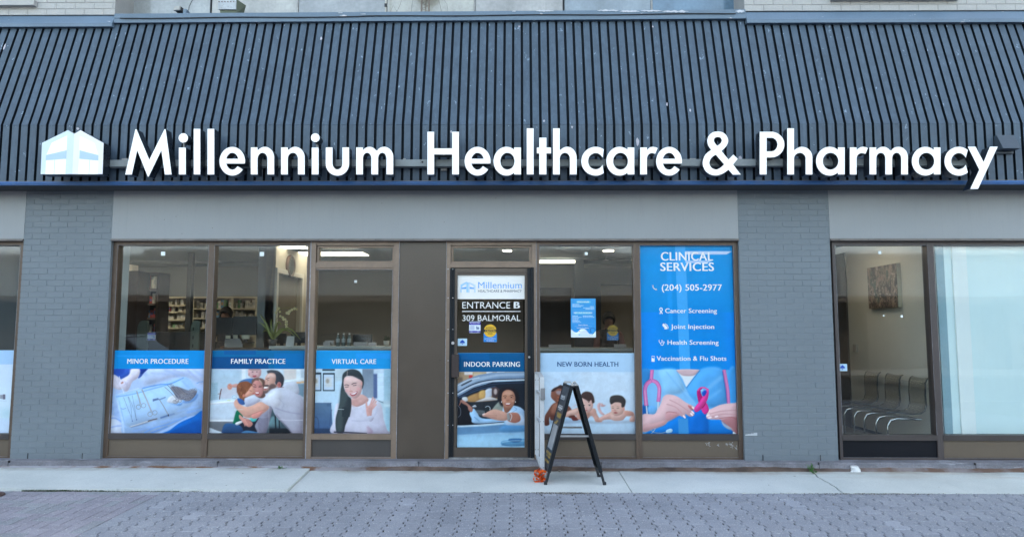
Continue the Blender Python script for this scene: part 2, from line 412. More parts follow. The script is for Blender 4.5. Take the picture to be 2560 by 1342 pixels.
# street behind the camera
mb = MB(); mb.box(-40, 40, -19, ysouth - 0.15, gz(ysouth) - 0.5, gz(ysouth) - 0.12); mb.build('road', surf('asphalt', (0.05, 0.05, 0.052), 0.9, bump=0.5), kind='structure')
mb = MB(); mb.box(-40, 40, ysouth - 0.15, ysouth, gz(ysouth) - 0.5, gz(ysouth)); mb.build('kerb', surf('kerb_concrete', (0.35, 0.34, 0.33), 0.85), kind='structure')
mb = MB(); mb.box(-40, 40, -23.2, -19.0, -0.9, gz(ysouth) - 0.02); mb.build('far_pavement', surf('far_concrete', (0.3, 0.3, 0.29), 0.85), kind='structure')
# concrete walk: slabs with joints (the left run stands a little proud)
M_conc = surf('pale_concrete', (0.50, 0.50, 0.485), 0.85, var=0.09, vscale=2.2, fine=0.07, fscale=55, bump=0.5, bscale=90, chips=0.74, chipc=(0.2, 0.19, 0.18), chipscale=16, streak=0.0)
def conc_mat():
    m, n, b = nodes('walk_concrete')
    o = mix(n, ramp(n, tex(n, 1.6), 0.3, 0.7), (0.54, 0.57, 0.56), (0.66, 0.68, 0.66))
    o = mix(n, ramp(n, tex(n, 60), 0.3, 0.7), o, mix(n, 1.0, o, (0.86,) * 3, 'MULTIPLY'))
    o = mix(n, ramp(n, tex(n, 130, detail=2), 0.66, 0.72), o, (0.24, 0.23, 0.22))
    o = mix(n, ramp(n, tex(n, 8, detail=5), 0.725, 0.745), o, (0.24, 0.22, 0.20))
    # rusty brown stain running along the foot of the wall
    g = N(n, 'ShaderNodeNewGeometry'); sp = N(n, 'ShaderNodeSeparateXYZ'); n.links.new(g.outputs['Position'], sp.inputs[0])
    a = ramp(n, sp.outputs[1], -0.60, -0.15); c = ramp(n, sp.outputs[0], 1.2, 3.6)
    mm = N(n, 'ShaderNodeMath', operation='MULTIPLY'); n.links.new(a, mm.inputs[0]); n.links.new(c, mm.inputs[1])
    m2 = N(n, 'ShaderNodeMath', operation='MULTIPLY'); n.links.new(mm.outputs[0], m2.inputs[0]); n.links.new(ramp(n, tex(n, 1.3, (1, 3, 1)), 0.45, 0.75), m2.inputs[1])
    o = mix(n, m2.outputs[0], o, (0.40, 0.27, 0.18))
    a2 = ramp(n, sp.outputs[1], -0.33, -0.17)
    m3 = N(n, 'ShaderNodeMath', operation='MULTIPLY'); n.links.new(a2, m3.inputs[0]); n.links.new(ramp(n, tex(n, 4), 0.35, 0.7), m3.inputs[1])
    o = mix(n, m3.outputs[0], o, (0.22, 0.18, 0.14))
    n.links.new(o, b.inputs['Base Color']); b.inputs['Roughness'].default_value = 0.88
    bp = N(n, 'ShaderNodeBump'); bp.inputs['Strength'].default_value = 0.5; bp.inputs['Distance'].default_value = 0.004
    n.links.new(tex(n, 70), bp.inputs['Height']); n.links.new(bp.outputs[0], b.inputs['Normal'])
    return m
M_walk = conc_mat()
mb = MB()
def joint(p0, p1):                              # joint line from wall side pixel to front pixel -> x at YW, x at YS
    a = G(*p0); b = G(*p1); k = (b.x - a.x) / (b.y - a.y)
    return a.x + (YW - a.y) * k, a.x + (YS - a.y) * k
J = [(-9.5, -9.5), joint((72, 1160), (-25, 1205)), joint((447, 1158), (306, 1222)), joint((788, 1163), (725, 1223)), joint((1547, 1177), (1577, 1225)),
     joint((2030, 1180), (2105, 1230)), joint((2330, 1190), (2427, 1232)), (9.5, 9.5)]
rng2 = random.Random(5)
lift = [0.022, 0.024, 0.026, 0.0, 0.001, 0.004, 0.0]
front = [YS] * 8
for i in range(7):
    gp = 0.004
    (a0, a1), (b0, b1) = J[i], J[i + 1]
    nseg = 14
    def edge(e0, e1, jag, sgn):
        out = []
        for k in range(nseg + 1):
            t = k / nseg; x = e0 + (e1 - e0) * t; y = YW + (YS - YW) * t
            if jag: x += 0.035 * mnoise.noise(Vector((t * 6, 3.3, 0))) * math.sin(math.pi * t) * 1.6 + 0.01 * mnoise.noise(Vector((t * 23, 1.3, 0)))
            out.append((x + sgn * gp * (1.6 if jag else 1), y))
        return out
    L = edge(a0, a1, i == 5, 1); Rr = edge(b0, b1, i == 4, -1)
    nx = 24; vs = []; 
    for k in range(nseg + 1):
        for q in range(nx + 1):
            t = q / nx; x = L[k][0] * (1 - t) + Rr[k][0] * t; y = L[k][1] * (1 - t) + Rr[k][1] * t
            z = gz(y) + lift[i] + 0.0025 * mnoise.noise(Vector((x * 1.5, y * 1.5, i)))
            if k == nseg: y += 0.006 * mnoise.noise(Vector((x * 5, 0, 0))); 
            vs.append((x, y, z))
    W_ = nx + 1; fs = [(k * W_ + q, (k + 1) * W_ + q, (k + 1) * W_ + q + 1, k * W_ + q + 1) for k in range(nseg) for q in range(nx)]
    b = len(vs)
    rim = [k * W_ for k in range(nseg + 1)] + [nseg * W_ + q for q in range(1, nx + 1)] + [k * W_ + nx for k in range(nseg - 1, -1, -1)]
    for r_ in rim: vs.append((vs[r_][0], vs[r_][1], vs[r_][2] - 0.09))
    for q in range(len(rim) - 1): fs.append((rim[q], b + q, b + q + 1, rim[q + 1]))
    mb.add(vs, fs)
mb.build('sidewalk', M_walk, kind='structure', bevel=0.0)
mb = MB(); mb.box(-9.5, 9.5, YS + 0.002, 0.3, gz(YS) - 0.2, gz(YS) - 0.012)
mb.build('subsoil', surf('dark_soil', (0.045, 0.038, 0.03), 1.0, var=0.4, bump=1.0), kind='structure')

# ================================================================ the building
BLD = empty('commercial_building', (0, 0, 0), 'grey brick shopfront building with a slate blue ribbed metal mansard over brown framed windows', 'building')
YF, YG = 0.05, 0.10                            # front of the window frames, glass
XL, XR = X(-420, 600), X(2980, 600)            # the facade goes on beyond both edges of the picture
# brick piers and upper walls: real bricks
def brickwork(x0, x1, z0, z1, yface, name, mats, parent, L=0.2032, H=0.0677, gap=0.0085, deep=0.0034, depth=0.25, seed=1, weep=(), fromtop=False, jag=0.0009):
    r = random.Random(seed); o = MB()
    o.box(x0 + 0.003, x1 - 0.003, yface + deep, yface + depth, z0, z1, 1)
    rows = int(math.ceil((z1 - z0) / H)); 
    for k in range(rows):
        za = z0 + k * H; zb = min(za + H - gap, z1)
        if zb - za < 0.01: continue
        x = x0 - (L / 2 if k % 2 else 0)
        q = 0
        while x < x1 - 0.005:
            xa = max(x, x0) + (gap / 2 if x > x0 else 0); xb = min(x + L, x1) - (gap / 2 if x + L < x1 - 0.001 else 0)
            if xb - xa > 0.012:
                dy = r.uniform(-jag, jag) - 0.0; dz = r.uniform(-0.0006, 0.0006)
                b_ = 0.0022
                y_ = yface + dy; yb_ = yface + deep + 0.001
                v = [(xa, yb_, za + dz), (xb, yb_, za + dz), (xb, yb_, zb + dz), (xa, yb_, zb + dz),
                     (xa + b_, y_, za + b_ + dz), (xb - b_, y_, za + b_ + dz), (xb - b_, y_, zb - b_ + dz), (xa + b_, y_, zb - b_ + dz)]
                o.add(v, [(4, 5, 6, 7), (0, 1, 5, 4), (1, 2, 6, 5), (2, 3, 7, 6), (3, 0, 4, 7)], 0)
            x += L; q += 1
    for wx in weep: o.box(wx - 0.004, wx + 0.004, yface - 0.0015, yface + 0.01, z0 + 0.004, z0 + H + 0.004, 2)
    return o.build(name, mats, parent, recalc=False)
zb0 = Z(1148, 140); zfas = 3.24
pxl = (X(24, 1148), X(250, 1148)); pxr = (X(1862, 1150), X(2097, 1150))
bm_ = [M_brick, M_mortar, M_black]
o = brickwork(pxl[0], pxl[1], zb0, zfas, 0.0, 'brick_pier', bm_, BLD, seed=1, weep=(pxl[0] + 0.2032, pxl[1] - 0.2032)); o['label'] = 'grey painted brick pier left of the surgery tray poster'
o = brickwork(pxr[0], pxr[1], zb0, zfas, 0.0, 'brick_pier', bm_, BLD, seed=2, weep=(pxr[0] + 0.2032, pxr[1] - 0.2032)); o['label'] = 'grey painted brick pier right of the blue clinical services poster'
mb = MB(); n = 14; a, b = P(1863, 1088, -.002), P(1893, 1079.5, -.002); rr = random.Random(3)
for k in range(n):
    t = k / n; xa = a.x + (b.x - a.x) * t; xb = a.x + (b.x - a.x) * (t + 1 / n); h = (.35 + .65 * t) * rr.uniform(.75, 1.0)
    mb.add([(xa, -.0023, a.z), (xb, -.0023, a.z), (xb, -.0023, a.z + (b.z - a.z) * h), (xa, -.0023, a.z + (b.z - a.z) * h)], [(0, 1, 2, 3)])
mb.build('paint_splash', surf('white_splash', (0.50, 0.53, 0.56), 0.8, var=.1), o, recalc=False)
# rendered panels between the piers
zhead = Z(597.5, 900)
for a, b, nm in ((XL, pxl[0], 'left'), (pxl[1], pxr[0], 'mid'), (pxr[1], XR, 'right')):
    mb = MB(); mb.box(a, b, -0.001, 0.25, zhead, zfas)
    if nm == 'mid':
        for px in (318, 655, 1330):
            mb.box(X(px, 520), X(px, 520) + 0.004, -0.0022, 0.0, zhead + 0.02, zfas - 0.1)
    for k in range(7 if nm == 'mid' else 2):
        xx = a + (b - a) * random.uniform(0.05, 0.95); zz = zhead + random.uniform(0.02, 0.5)
        mb.disc((xx, zz), 0.004, -0.003, 0.0, 8, 1)
    mb.build('wall_panel', [M_panel, M_brown], BLD)
    # head flashing
    mb = MB(); mb.box(a, b, -0.018, 0.02, zhead - 0.022, zhead + 0.001); mb.box(a, b, 0.02, 0.2, zhead - 0.02, zhead - 0.001)
    for k in range(int((b - a) / 0.33)): mb.disc((a + 0.1 + k * 0.33, zhead - 0.01), 0.004, -0.0195, -0.018, 8, 1)
    mb.build('head_flashing', [surf('weathered_brown_flashing', (0.16, 0.14, 0.13), 0.6, var=0.25, vscale=8, chips=0.66, chipc=(0.33, 0.33, 0.36), chipscale=8, chipstretch=(1, 1, 3)), M_black], BLD)
# base curb with rusty dirt at its foot
mb = MB(); zc = Z(1151, 1280, -0.05)
mb.box(XL, XR, -0.10, 0.2, -0.12, zc)
mb.box(XL, XR, -0.125, -0.10, -0.12, zc - 0.022)
for px in (40, 555, 1050, 1500, 2035, 2420): mb.box(X(px, 1155), X(px, 1155) + 0.006, -0.1265, -0.09, 0.0, zc + 0.0012, 1)
mb.build('base_curb', [M_curb, M_black], BLD)
mb = MB()
nx = 400; prof = []
for k in range(nx + 1):
    x = XL + (XR - XL) * k / nx
    h = 0.035 + 0.02 * mnoise.noise(Vector((x * 1.3, 0, 0))) + 0.008 * mnoise.noise(Vector((x * 9, 2, 0)))
    d = 0.03 + 0.018 * mnoise.noise(Vector((x * 1.9, 5, 0))) + 0.01 * mnoise.noise(Vector((x * 14, 6, 0)))
    prof.append((x, h, d))
vs = []; fs = []
for k, (x, h, d) in enumerate(prof):
    vs += [(x, -0.1255, max(h, .008) - 0.005), (x, -0.1255 - d * .5, max(h, .008) * 0.7 - 0.005), (x, -0.14 - d, gz(-.17) + 0.027 if x < X(788, 1163) else gz(-.17) + 0.004), (x, -0.15 - d, -0.06)]
for k in range(nx):
    for q in range(3): a = k * 4 + q; fs.append((a, a + 1, a + 5, a + 4))
mb.add(vs, fs, smooth=True); mb.build('dirt_strip', M_rust2, BLD)

# ---- mansard: ribs folded over a knee
KY = -0.35
zk = Z(312, 1280, KY); zbt = Z(451.5, 1280, KY); ytop = 0.10; ztop = Z(50, 1280, ytop)
sp = (X(1766.1, 330, KY) - X(94.7, 330, KY)) / 73.0; x0 = X(94.7, 330, KY)
gw = 0.0235
nrm = Vector((0, -(ztop - zk), (ytop - KY))).normalized()
gd = 0.028
mb = MB()
k0 = int((XL - x0) / sp); k1 = int((XR - x0) / sp)
mb.add([(XL, KY + gd, zbt), (XR, KY + gd, zbt), (XR, KY + gd, zk), (XL, KY + gd, zk)], [(0, 1, 2, 3)], 1)
up = Vector((0, ytop - KY, ztop - zk)).normalized()
kk = Vector((0, KY, zk)); tp = Vector((0, ytop, ztop + 0.0)) + up * 0.06
mb.add([(XL, KY + gd, zk), (XR, KY + gd, zk), (XR, tp.y + gd, tp.z), (XL, tp.y + gd, tp.z)], [(0, 1, 2, 3)], 1)
rr = random.Random(11)
for k in range(k0, k1):
    a = x0 + k * sp + gw / 2 + rr.uniform(-.0008, .0008); b = x0 + (k + 1) * sp - gw / 2 + rr.uniform(-.0008, .0008)
    j = rr.uniform(-0.0015, 0.0015); lip = 0.004
    segs = 9
    pr = [(KY + j, zbt), (KY + j, zk - 0.0)] 
    line = [(KY + j - 0.003, zk + 0.002)] + [(KY + (tp.y - KY) * t + j + 0.0025 * mnoise.noise(Vector((k * 0.7, t * 5, 2.0))), zk + (tp.z - zk) * t) for t in [i / segs for i in range(1, segs + 1)]]
    pts = pr + line
    n = len(pts); vs = []
    for (y, z) in pts: vs += [(a, y + gd + 0.002, z), (a + 0.003, y, z), (b - 0.003, y, z), (b, y + gd + 0.002, z)]
    fs = []
    for i in range(n - 1):
        c = i * 4 + 1; fs.append((c, c + 1, c + 5, c + 4))
    mb.add(vs, fs, 0)
    mb.add(vs, [(i * 4 + q, i * 4 + q + 1, i * 4 + q + 5, i * 4 + q + 4) for i in range(n - 1) for q in (0, 2)], 1)
    mb.add([vs[0], vs[1], vs[2], vs[3]], [(0, 1, 2, 3)], 0)
MANS = mb.build('mansard_roof', [M_metal, M_groove], BLD, recalc=False)
# dented, peeled paint marks on the ribs
# blue drip trim
mb = MB(); zt1 = Z(461.5, 1280, KY - 0.012); zt0 = Z(452, 1280, KY - 0.012)
mb.box(XL, XR, KY - 0.012, KY + 0.03, zt1, zt0 - 0.003, 0)
mb.box(XL, XR, KY - 0.020, KY + 0.03, zt1 + 0.012, zt1 + 0.018, 0)
mb.box(XL, XR, KY - 0.008, KY + 0.03, zt0 - 0.0025, zt0 + 0.0035, 1)
mb.build('drip_trim', [M_blue, surf('dull_zinc_edge', (0.16, 0.15, 0.14), 0.6, var=0.3, vscale=10)], BLD)
mb = MB(); mb.box(XL, XR, KY + 0.03, -0.0015, zt1 + 0.006, zt1 + 0.03); mb.build('soffit', M_soffit, BLD)
# ridge flashing: raised in the middle, lower left and right
xs0, xs1 = X(291, 50, 0.1), X(1861, 40, 0.1)
mb = MB()
def band(y_, rl0, rl1, rr0, rr1):             # a band whose edges rise from left to right like the sagging flashing
    a0, a1 = P(291, rl0, y_).z, P(291, rl1, y_).z; b0, b1 = P(1861, rr0, y_).z, P(1861, rr1, y_).z
    mb.hexa([(xs0, y_, a1), (xs1, y_, b1), (xs1, 0.16, b1), (xs0, 0.16, a1), (xs0, y_, a0), (xs1, y_, b0), (xs1, 0.16, b0), (xs0, 0.16, a0)])
band(0.045, 46.8, 57.5, 36.0, 46.5); band(0.056, 35, 46, 24, 35)
mb.box(xs0, xs1, 0.06, 0.16, P(1861, 35.5, .06).z - .004, P(1861, 35.5, .06).z - .002) if False else None
for a, b, px, r0, r1 in ((XL, xs0 - 0.002, 145, 38, 67), (xs1 + 0.002, XR, 2200, 27.5, 56.5)):
    za, zb = Z(r1, px, 0.02), Z(r0, px, 0.05)
    zm = Z(r1 - 9, px, 0.02)
    mb.box(a, b, 0.02, 0.12, za, zm - 0.002)
    mb.add([(a, 0.024, zm), (b, 0.024, zm), (b, 0.075, zb), (a, 0.075, zb), (a, 0.16, zm), (b, 0.16, zm), (b, 0.16, zb), (a, 0.16, zb)], [(0, 1, 2, 3), (0, 4, 5, 1), (3, 2, 6, 7), (0, 3, 7, 4), (1, 5, 6, 2)])
FL = mb.build('roof_flashing', M_flash, MANS)
# sagging black cable along the ridge
mb = MB(); pts = []
for k in range(58):
    px = 300 + k * 27; row = 45.5 - 9 * min(1, max(0, (px - 900) / 350)) * 1.0 + 1.2 * math.sin(k * 0.5)
    if px < 900: row = 45.0 - 1.5 * math.sin((px - 300) / 600 * math.pi)
    row = 46.4 - 11.0 * (px - 291) / 1570 - (1.0 if px > 900 else 0.0) + 0.8 * math.sin(k * 0.45); q = P(px, row, 0.034); pts.append(q)
mb.tube(pts, 0.006, 6); mb.build('power_cable', M_black, label='long black cable sagging along the ridge flashing', cat='cable')

# ---- upper storey
zu = 9.6
zlb = Z(37, 145, 0.075) - 0.05
for a, b, z_, nm in ((XL, xs0, Z(38, 145, .06), 1), (X(1861, 25, .06), XR, Z(27, 2200, .06), 2)):
    o = brickwork(a, b, z_, zu, 0.06, 'upper_brick_wall', [M_ubrick, M_umort, M_black], BLD, L=0.23, H=0.078, seed=20 + nm, deep=0.004, depth=0.6)
yu = 0.45
mb = MB(); zub = Z(24, 1280, yu) - 0.5
mb.box(xs0 - 0.2, xs1 + 0.2, yu + 0.06, yu + 0.3, zub, zu); 
UP = mb.build('upper_wall', surf('stained_upper_panel', (0.34, 0.34, 0.32), 0.35, var=0.25, vscale=1.1, fine=0.12, fscale=18, streak=0.5, streakc=(0.24, 0.23, 0.22), chips=0.70, chipc=(0.12, 0.10, 0.09), chipscale=14, spec=0.8), BLD)
cols_u = [318, 528, 745, 966, 1187, 1409, 1629, 1848]
for i, (a, b) in enumerate(zip(cols_u, cols_u[1:])):
    mb = MB(); mb.box(X(a, 12, yu) + 0.012, X(b, 12, yu) - 0.012, yu, yu + 0.006, zub, zub + 2.2)
    g_ = [(0.34, 0.36, 0.37), (0.38, 0.38, 0.37), (0.30, 0.32, 0.34), (0.40, 0.40, 0.37), (0.33, 0.33, 0.33), (0.22, 0.27, 0.32), (0.13, 0.22, 0.32)][i]
    m_ = surf('grimy_pane_%d' % i, g_, 0.12, var=0.22, vscale=2.5, fine=0.10, fscale=30, streak=0.35, streakc=tuple(v * 0.7 for v in g_), chips=0.70 if i in (4, 3) else 0.78, chipc=(0.08, 0.075, 0.07), chipscale=22, coat=0.6)
    mb.build('upper_window', m_, BLD)
    mb = MB(); mb.box(X(b, 12, yu) - 0.008, X(b, 12, yu) + 0.008, yu - 0.012, yu + 0.05, zub, zub + 2.2); mb.build('mullion', M_blackm if i % 2 == 0 else M_dust, BLD)
mb = MB(); mb.box(xs0, xs1, 0.16, yu + 0.06, Z(30, 1280, .16) - 0.06, Z(30, 1280, .16) - 0.02); mb.build('ledge_cap', M_flash, BLD)
# window ledge seen at the very top over the side brick walls
for a, b, r in ((-60, 84, 9), (2080, 2400, 1)):
    mb = MB(); mb.box(X(a, r, 0.0), X(b, r, 0.0), 0.0, 0.2, Z(r, 1280, 0.0), Z(r, 1280, 0) + 0.07, 0); mb.box(X(a, r, 0.0) + .04, X(b, r, 0.0) - .04, 0.03, 0.2, Z(r, 1280, 0) + 0.0715, Z(r, 1280, 0) + 1.3, 1)
    mb.build('upper_sill_window', [M_ubrick, M_blackm], BLD)
# building mass behind the facade (roof, sides, back) closes the rooms; unseen height and width added to block sun
mb = MB()
mb.box(XL - 3, XR + 3, 0.66, 12, 3.3, 24); mb.box(-48, XL - 3.01, 0.3, 12, -1, 24); mb.box(XR + 3.01, 48, 0.3, 12, -1, 24); mb.box(XL - 3, XR + 3, 5.9, 12, -0.5, 3.3); mb.box(XL - 3, XL, 0.3, 5.9, -0.5, 3.3); mb.box(XR, XR + 3, 0.3, 5.9, -0.5, 3.3)
mb.box(XL - 3, XR + 3, 0.0, 0.66, zu, 24)
mb.build('upper_sun_block', M_ubrick, BLD)

# ================================================================ windows and door
ROW_HEAD, ROW_GT, ROW_GB = 602, 612.5, 1083.5
def bars(mb, items):
    for it in items: mb.pbox(*it)
def vbar(mb, p0, p1, r0, r1, yf=YF, yb=0.17, mi=0):           # columns are given at row 620
    c = (p0 + p1) / 2; mb.box(X(p0, 620, yf), X(p1, 620, yf), yf, yb, Z(r1, c, yf), Z(r0, c, yf), mi)
def hbar(mb, p0, p1, r0, r1, yf=YF, yb=0.17, mi=0):
    c = (p0 + p1) / 2; mb.box(X(p0, 620, yf), X(p1, 620, yf), yf, yb, Z(r1, c, yf), Z(r0, c, yf), mi)
def seal_v(mb, p, r0, r1, yf, mi=1, w=0.004, wob=0.002):       # wobbly bead of sealant
    c = p; xa = X(p, 620, yf); z0, z1 = Z(r1, c, yf), Z(r0, c, yf); n = 24
    pts = [(xa + wob * mnoise.noise(Vector((p, i * 0.9, 0))), yf, z0 + (z1 - z0) * i / n) for i in range(n + 1)]
    mb.tube(pts, [w / 2 * (1 + 0.8 * mnoise.noise(Vector((p, i * 1.7, 4)))) for i in range(n + 1)], 5, mi)
def seal_h(mb, p0, p1, r, yf, mi=1, w=0.004, wob=0.0015):
    n = 30; xa, xb = X(p0, 620, yf), X(p1, 620, yf); z = Z(r, (p0 + p1) / 2, yf)
    mb.tube([(xa + (xb - xa) * i / n, yf, z + wob * mnoise.noise(Vector((i * 0.9, r, 0)))) for i in range(n + 1)], w / 2, 5, mi)
def storefront(left, gl, gr, right, kick_l=None, kick_r=None, rb=(1083.5, 1097, 1140, 1151), kick_m=None, openings=None, deepkick=False, m_f=None):
    fr = MB()
    c0, c1 = left[0], right[1]
    vbar(fr, left[0], left[1], ROW_HEAD - 4, rb[3]); 
    if right[1] > right[0]: vbar(fr, right[0], right[1], ROW_HEAD - 4, rb[3])
    hbar(fr, left[1], right[0], ROW_HEAD - 4, ROW_GT, YF + 0.003)
    hbar(fr, left[1], right[0], rb[0], rb[1], YF - 0.006, mi=2)
    hbar(fr, left[1], right[0], rb[2], rb[3], YF + 0.002)
    seal_v(fr, left[1] + 0.7, ROW_GT, rb[0], YF + 0.004); seal_v(fr, right[0] - 0.5, ROW_GT, rb[0], YF + 0.004)
    seal_h(fr, left[1], right[0], ROW_GT + 0.8, YF + 0.006); seal_h(fr, left[1], right[0], rb[2] - 0.5, YF + 0.006, w=0.0025)
    seal_h(fr, left[1], right[0], rb[3] - 0.5, YF - 0.002, w=0.003)
    F_ = fr.build('window_frame', [m_f or M_brown, M_seal, surf('dark_brown_sill', (0.052, 0.042, 0.040), 0.45, var=.15, fine=.05, chips=.78, chipscale=24)], BLD, bevel=0.0015)
    g = MB(); g.box(X(left[1], 620, YG) - 0.02, X(right[0], 620, YG) + 0.02, YG, YG + 0.006, Z(rb[0], c0, YG) - 0.02, Z(ROW_GT, c0, YG) + 0.02)
    g.build('window_pane', M_glass, F_)
    k = MB(); hbar(k, left[1], right[0], rb[1], rb[2], YF + 0.018, 0.2)
    k.build('kick_panel', kick_m or M_brownp, F_)
    return F_
W0 = storefront((-400, -392), 0, 0, (52, 58.5))
W1 = storefront((283, 294.5), 0, 0, (522.5, 529))
W2 = storefront((529.2, 536.5), 0, 0, (770, 777))
# third bay: transom light over a tall fixed pane
fr = MB()
vbar(fr, 777.3, 790, ROW_HEAD - 4, 1150, YF - 0.008); vbar(fr, 985, 999, ROW_HEAD - 4, 1150, YF)
vbar(fr, 776.3, 778.3, ROW_HEAD, 1148, YF - 0.012, YF, 1)
hbar(fr, 790, 985, 598, 613, YF + 0.002); hbar(fr, 790, 985, 656, 669.5, YF - 0.004); hbar(fr, 790, 985, 669.5, 674.5, YF + 0.008)
hbar(fr, 793, 985, 615, 619, YF + 0.02, 0.16); hbar(fr, 793, 985, 652.5, 656, YF + 0.02, 0.16); vbar(fr, 793, 797.5, 619, 652.5, YF + 0.02, 0.16); vbar(fr, 981, 985, 619, 652.5, YF + 0.02, 0.16)
hbar(fr, 790, 985, 1084.5, 1098.5, YF - 0.006); hbar(fr, 790, 985, 1141.5, 1151, YF + 0.002)
vbar(fr, 790, 792.2, 674.5, 1084.5, YF + 0.012); vbar(fr, 981.5, 985, 674.5, 1084.5, YF + 0.012)
seal_v(fr, 998.6, 604, 1150, YF - 0.001, w=0.006); seal_v(fr, 982.5, 676, 1084, YF + 0.01, w=0.006); seal_h(fr, 790, 985, 1142, YF, w=0.004); seal_h(fr, 790, 984, 673.8, YF + 0.004, w=0.005)
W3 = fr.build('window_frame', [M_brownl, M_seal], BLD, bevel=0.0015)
g = MB(); g.box(X(790, 620, YG), X(986, 620, YG), YG, YG + 0.006, Z(1086, 900, YG), Z(615, 900, YG)); g.build('window_pane', M_glass, W3)
k = MB(); hbar(k, 790, 985, 1098.5, 1141.5, YF + 0.02, 0.2); k.build('kick_panel', surf('dark_brown_panel', (0.062, 0.054, 0.05), 0.5, var=0.12), W3)
# brown cladding panel
mb = MB(); vbar(mb, 999.4, 1116.2, ROW_HEAD - 4, 1150, YF + 0.006, 0.2)
for p, r in ((1008.5, 609.5), (1108.8, 609.5), (1009, 1138), (1107, 1138), (1100, 900)): mb.disc((X(p, r, .05), Z(r, p, .05)), 0.005, YF + 0.003, YF + 0.007, 8, 1)
mb.build('cladding_panel', [surf('dark_brown_cladding', (0.078, 0.058, 0.042), 0.36, var=0.10, vscale=1.4, fine=0.04, fscale=50, bump=0.05, chips=0.80, chipc=(0.5, 0.48, 0.45), chipscale=24), M_black], BLD)
# door set
DR = empty('entrance_door', (X(1228, 900, YF), YF, 0.05), parent=BLD)
fr = MB()
vbar(fr, 1117, 1127, ROW_HEAD - 4, 1150, YF - 0.002); vbar(fr, 1329.3, 1340, ROW_HEAD - 4, 1150, YF - 0.002)
seal_v(fr, 1116.3, 604, 1150, YF, w=0.006); seal_v(fr, 1340.5, 604, 1150, YF - 0.002, w=0.006)
hbar(fr, 1127, 1329.3, 598, 613, YF + 0.002); hbar(fr, 1127, 1329.3, 657, 668.5, YF - 0.004)
hbar(fr, 1128.5, 1329, 615, 619, YF + 0.02, 0.16); hbar(fr, 1128.5, 1329, 653, 657, YF + 0.02, 0.16); vbar(fr, 1128.5, 1133, 619, 653, YF + 0.02, 0.16); vbar(fr, 1323, 1329, 619, 653, YF + 0.02, 0.16)
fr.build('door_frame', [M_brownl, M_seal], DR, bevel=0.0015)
g = MB(); g.box(X(1128, 620, YG), X(1329, 620, YG), YG, YG + 0.006, Z(656, 1228, YG), Z(615, 1228, YG)); g.build('transom_pane', M_glass, DR)
lf = MB()
hbar(lf, 1137.6, 1319, 670, 682, YF + 0.012, 0.12); hbar(lf, 1137.6, 1319, 682, 687, YF + 0.022, 0.12); hbar(lf, 1137.6, 1319, 1118.5, 1143, YF + 0.008, 0.12)
vbar(lf, 1137.6, 1143.8, 682, 1119, YF + 0.014, 0.12); vbar(lf, 1312.3, 1318.5, 682, 1119, YF + 0.014, 0.12)
seal_h(lf, 1141, 1316, 1119.3, YF + 0.012, w=0.004)
LEAF = lf.build('door_leaf', [surf('dark_bronze_metal', (0.10, 0.078, 0.062), 0.4, var=0.12, metal=0.3, chips=0.80, chipscale=20), M_seal], DR, bevel=0.0015)
g = MB(); g.box(X(1143, 620, YG), X(1313, 620, YG), YG, YG + 0.006, Z(1120, 1228, YG), Z(686, 1228, YG)); g.build('door_pane', M_glass, LEAF)
h = MB(); h.pbox(1129.5, 1146, 886, 943, -0.02, 0.03, row=620) if False else h.box(X(1128.8, 912, -0.015), X(1146.5, 912, -0.015), -0.015, YF + 0.02, Z(943, 1137, -.015), Z(886, 1137, -.015))
h.build('door_handle', surf('dark_oxblood_metal', (0.035, 0.022, 0.02), 0.45, var=0.2), LEAF, bevel=0.004)
rl = MB()
vbar(rl, 1125.3, 1130.5, 671, 1146, YF - 0.012, YF + 0.03); vbar(rl, 1131, 1137.5, 671, 1146, YF + 0.000, YF + 0.03)
for r in (672.5, 744.5, 823, 901, 982, 1062): 
    for p in (1120.2, 1132.0):
        rl.disc((X(p, r, YF - .01), Z(r, p, YF - .01)), 0.006, YF - 0.016, YF + 0.001, 10, 1)
rl.disc((X(1132.5, 857, YF), Z(857, 1132, YF)), 0.018, YF - 0.022, YF, 18, 1)
rl.build('hinge_rail', [M_blackm, M_screw], DR)
rl = MB(); vbar(rl, 1318.6, 1325.5, 670, 1143, YF - 0.022, YF + 0.03); vbar(rl, 1326.3, 1331, 668, 1144, YF - 0.03, YF + 0.03); vbar(rl, 1331.3, 1334.5, 668, 1144, YF - 0.016, YF + 0.03)
rl.disc((X(1323, 892, YF), Z(892, 1323, YF)), 0.012, YF - 0.028, YF - 0.02, 14, 1)
rl.build('guard_strip', [M_blackm, M_screw], DR)
mb = MB(); hbar(mb, 1126, 1334, 1143.5, 1149.5, YF - 0.03, 0.15); mb.box(X(1124, 1150, -0.01), X(1335, 1150, -0.01), -0.02, 0.15, Z(1154.5, 1228, -.01), Z(1151.5, 1228, -.01) + 0.002)
mb.build('threshold', M_dust, DR)
# bays right of the door
W4 = storefront((1340.8, 1348.3), 0, 0, (1583, 1591), rb=(1085, 1099, 1141, 1151))
W5 = storefront((1591.2, 1598.6), 0, 0, (1833.5, 1846), rb=(1085, 1100, 1143, 1152))
W6 = storefront((2080, 2087), 0, 0, (2318.5, 2325.5), rb=(1087.5, 1100.5, 1143.5, 1152.5), kick_m=surf('near_black_panel', (0.006, 0.007, 0.011), 0.5, var=0.1, fine=0.05, chips=0.79, chipscale=30, spec=0.2), m_f=surf('dark_brown_frame', (0.070, 0.056, 0.055), 0.45, var=.1, fine=.05))
W7 = storefront((2325.7, 2333), 0, 0, (2900, 2908), rb=(1087.5, 1101.5, 1145, 1152.5), m_f=MATS['dark_brown_frame'])
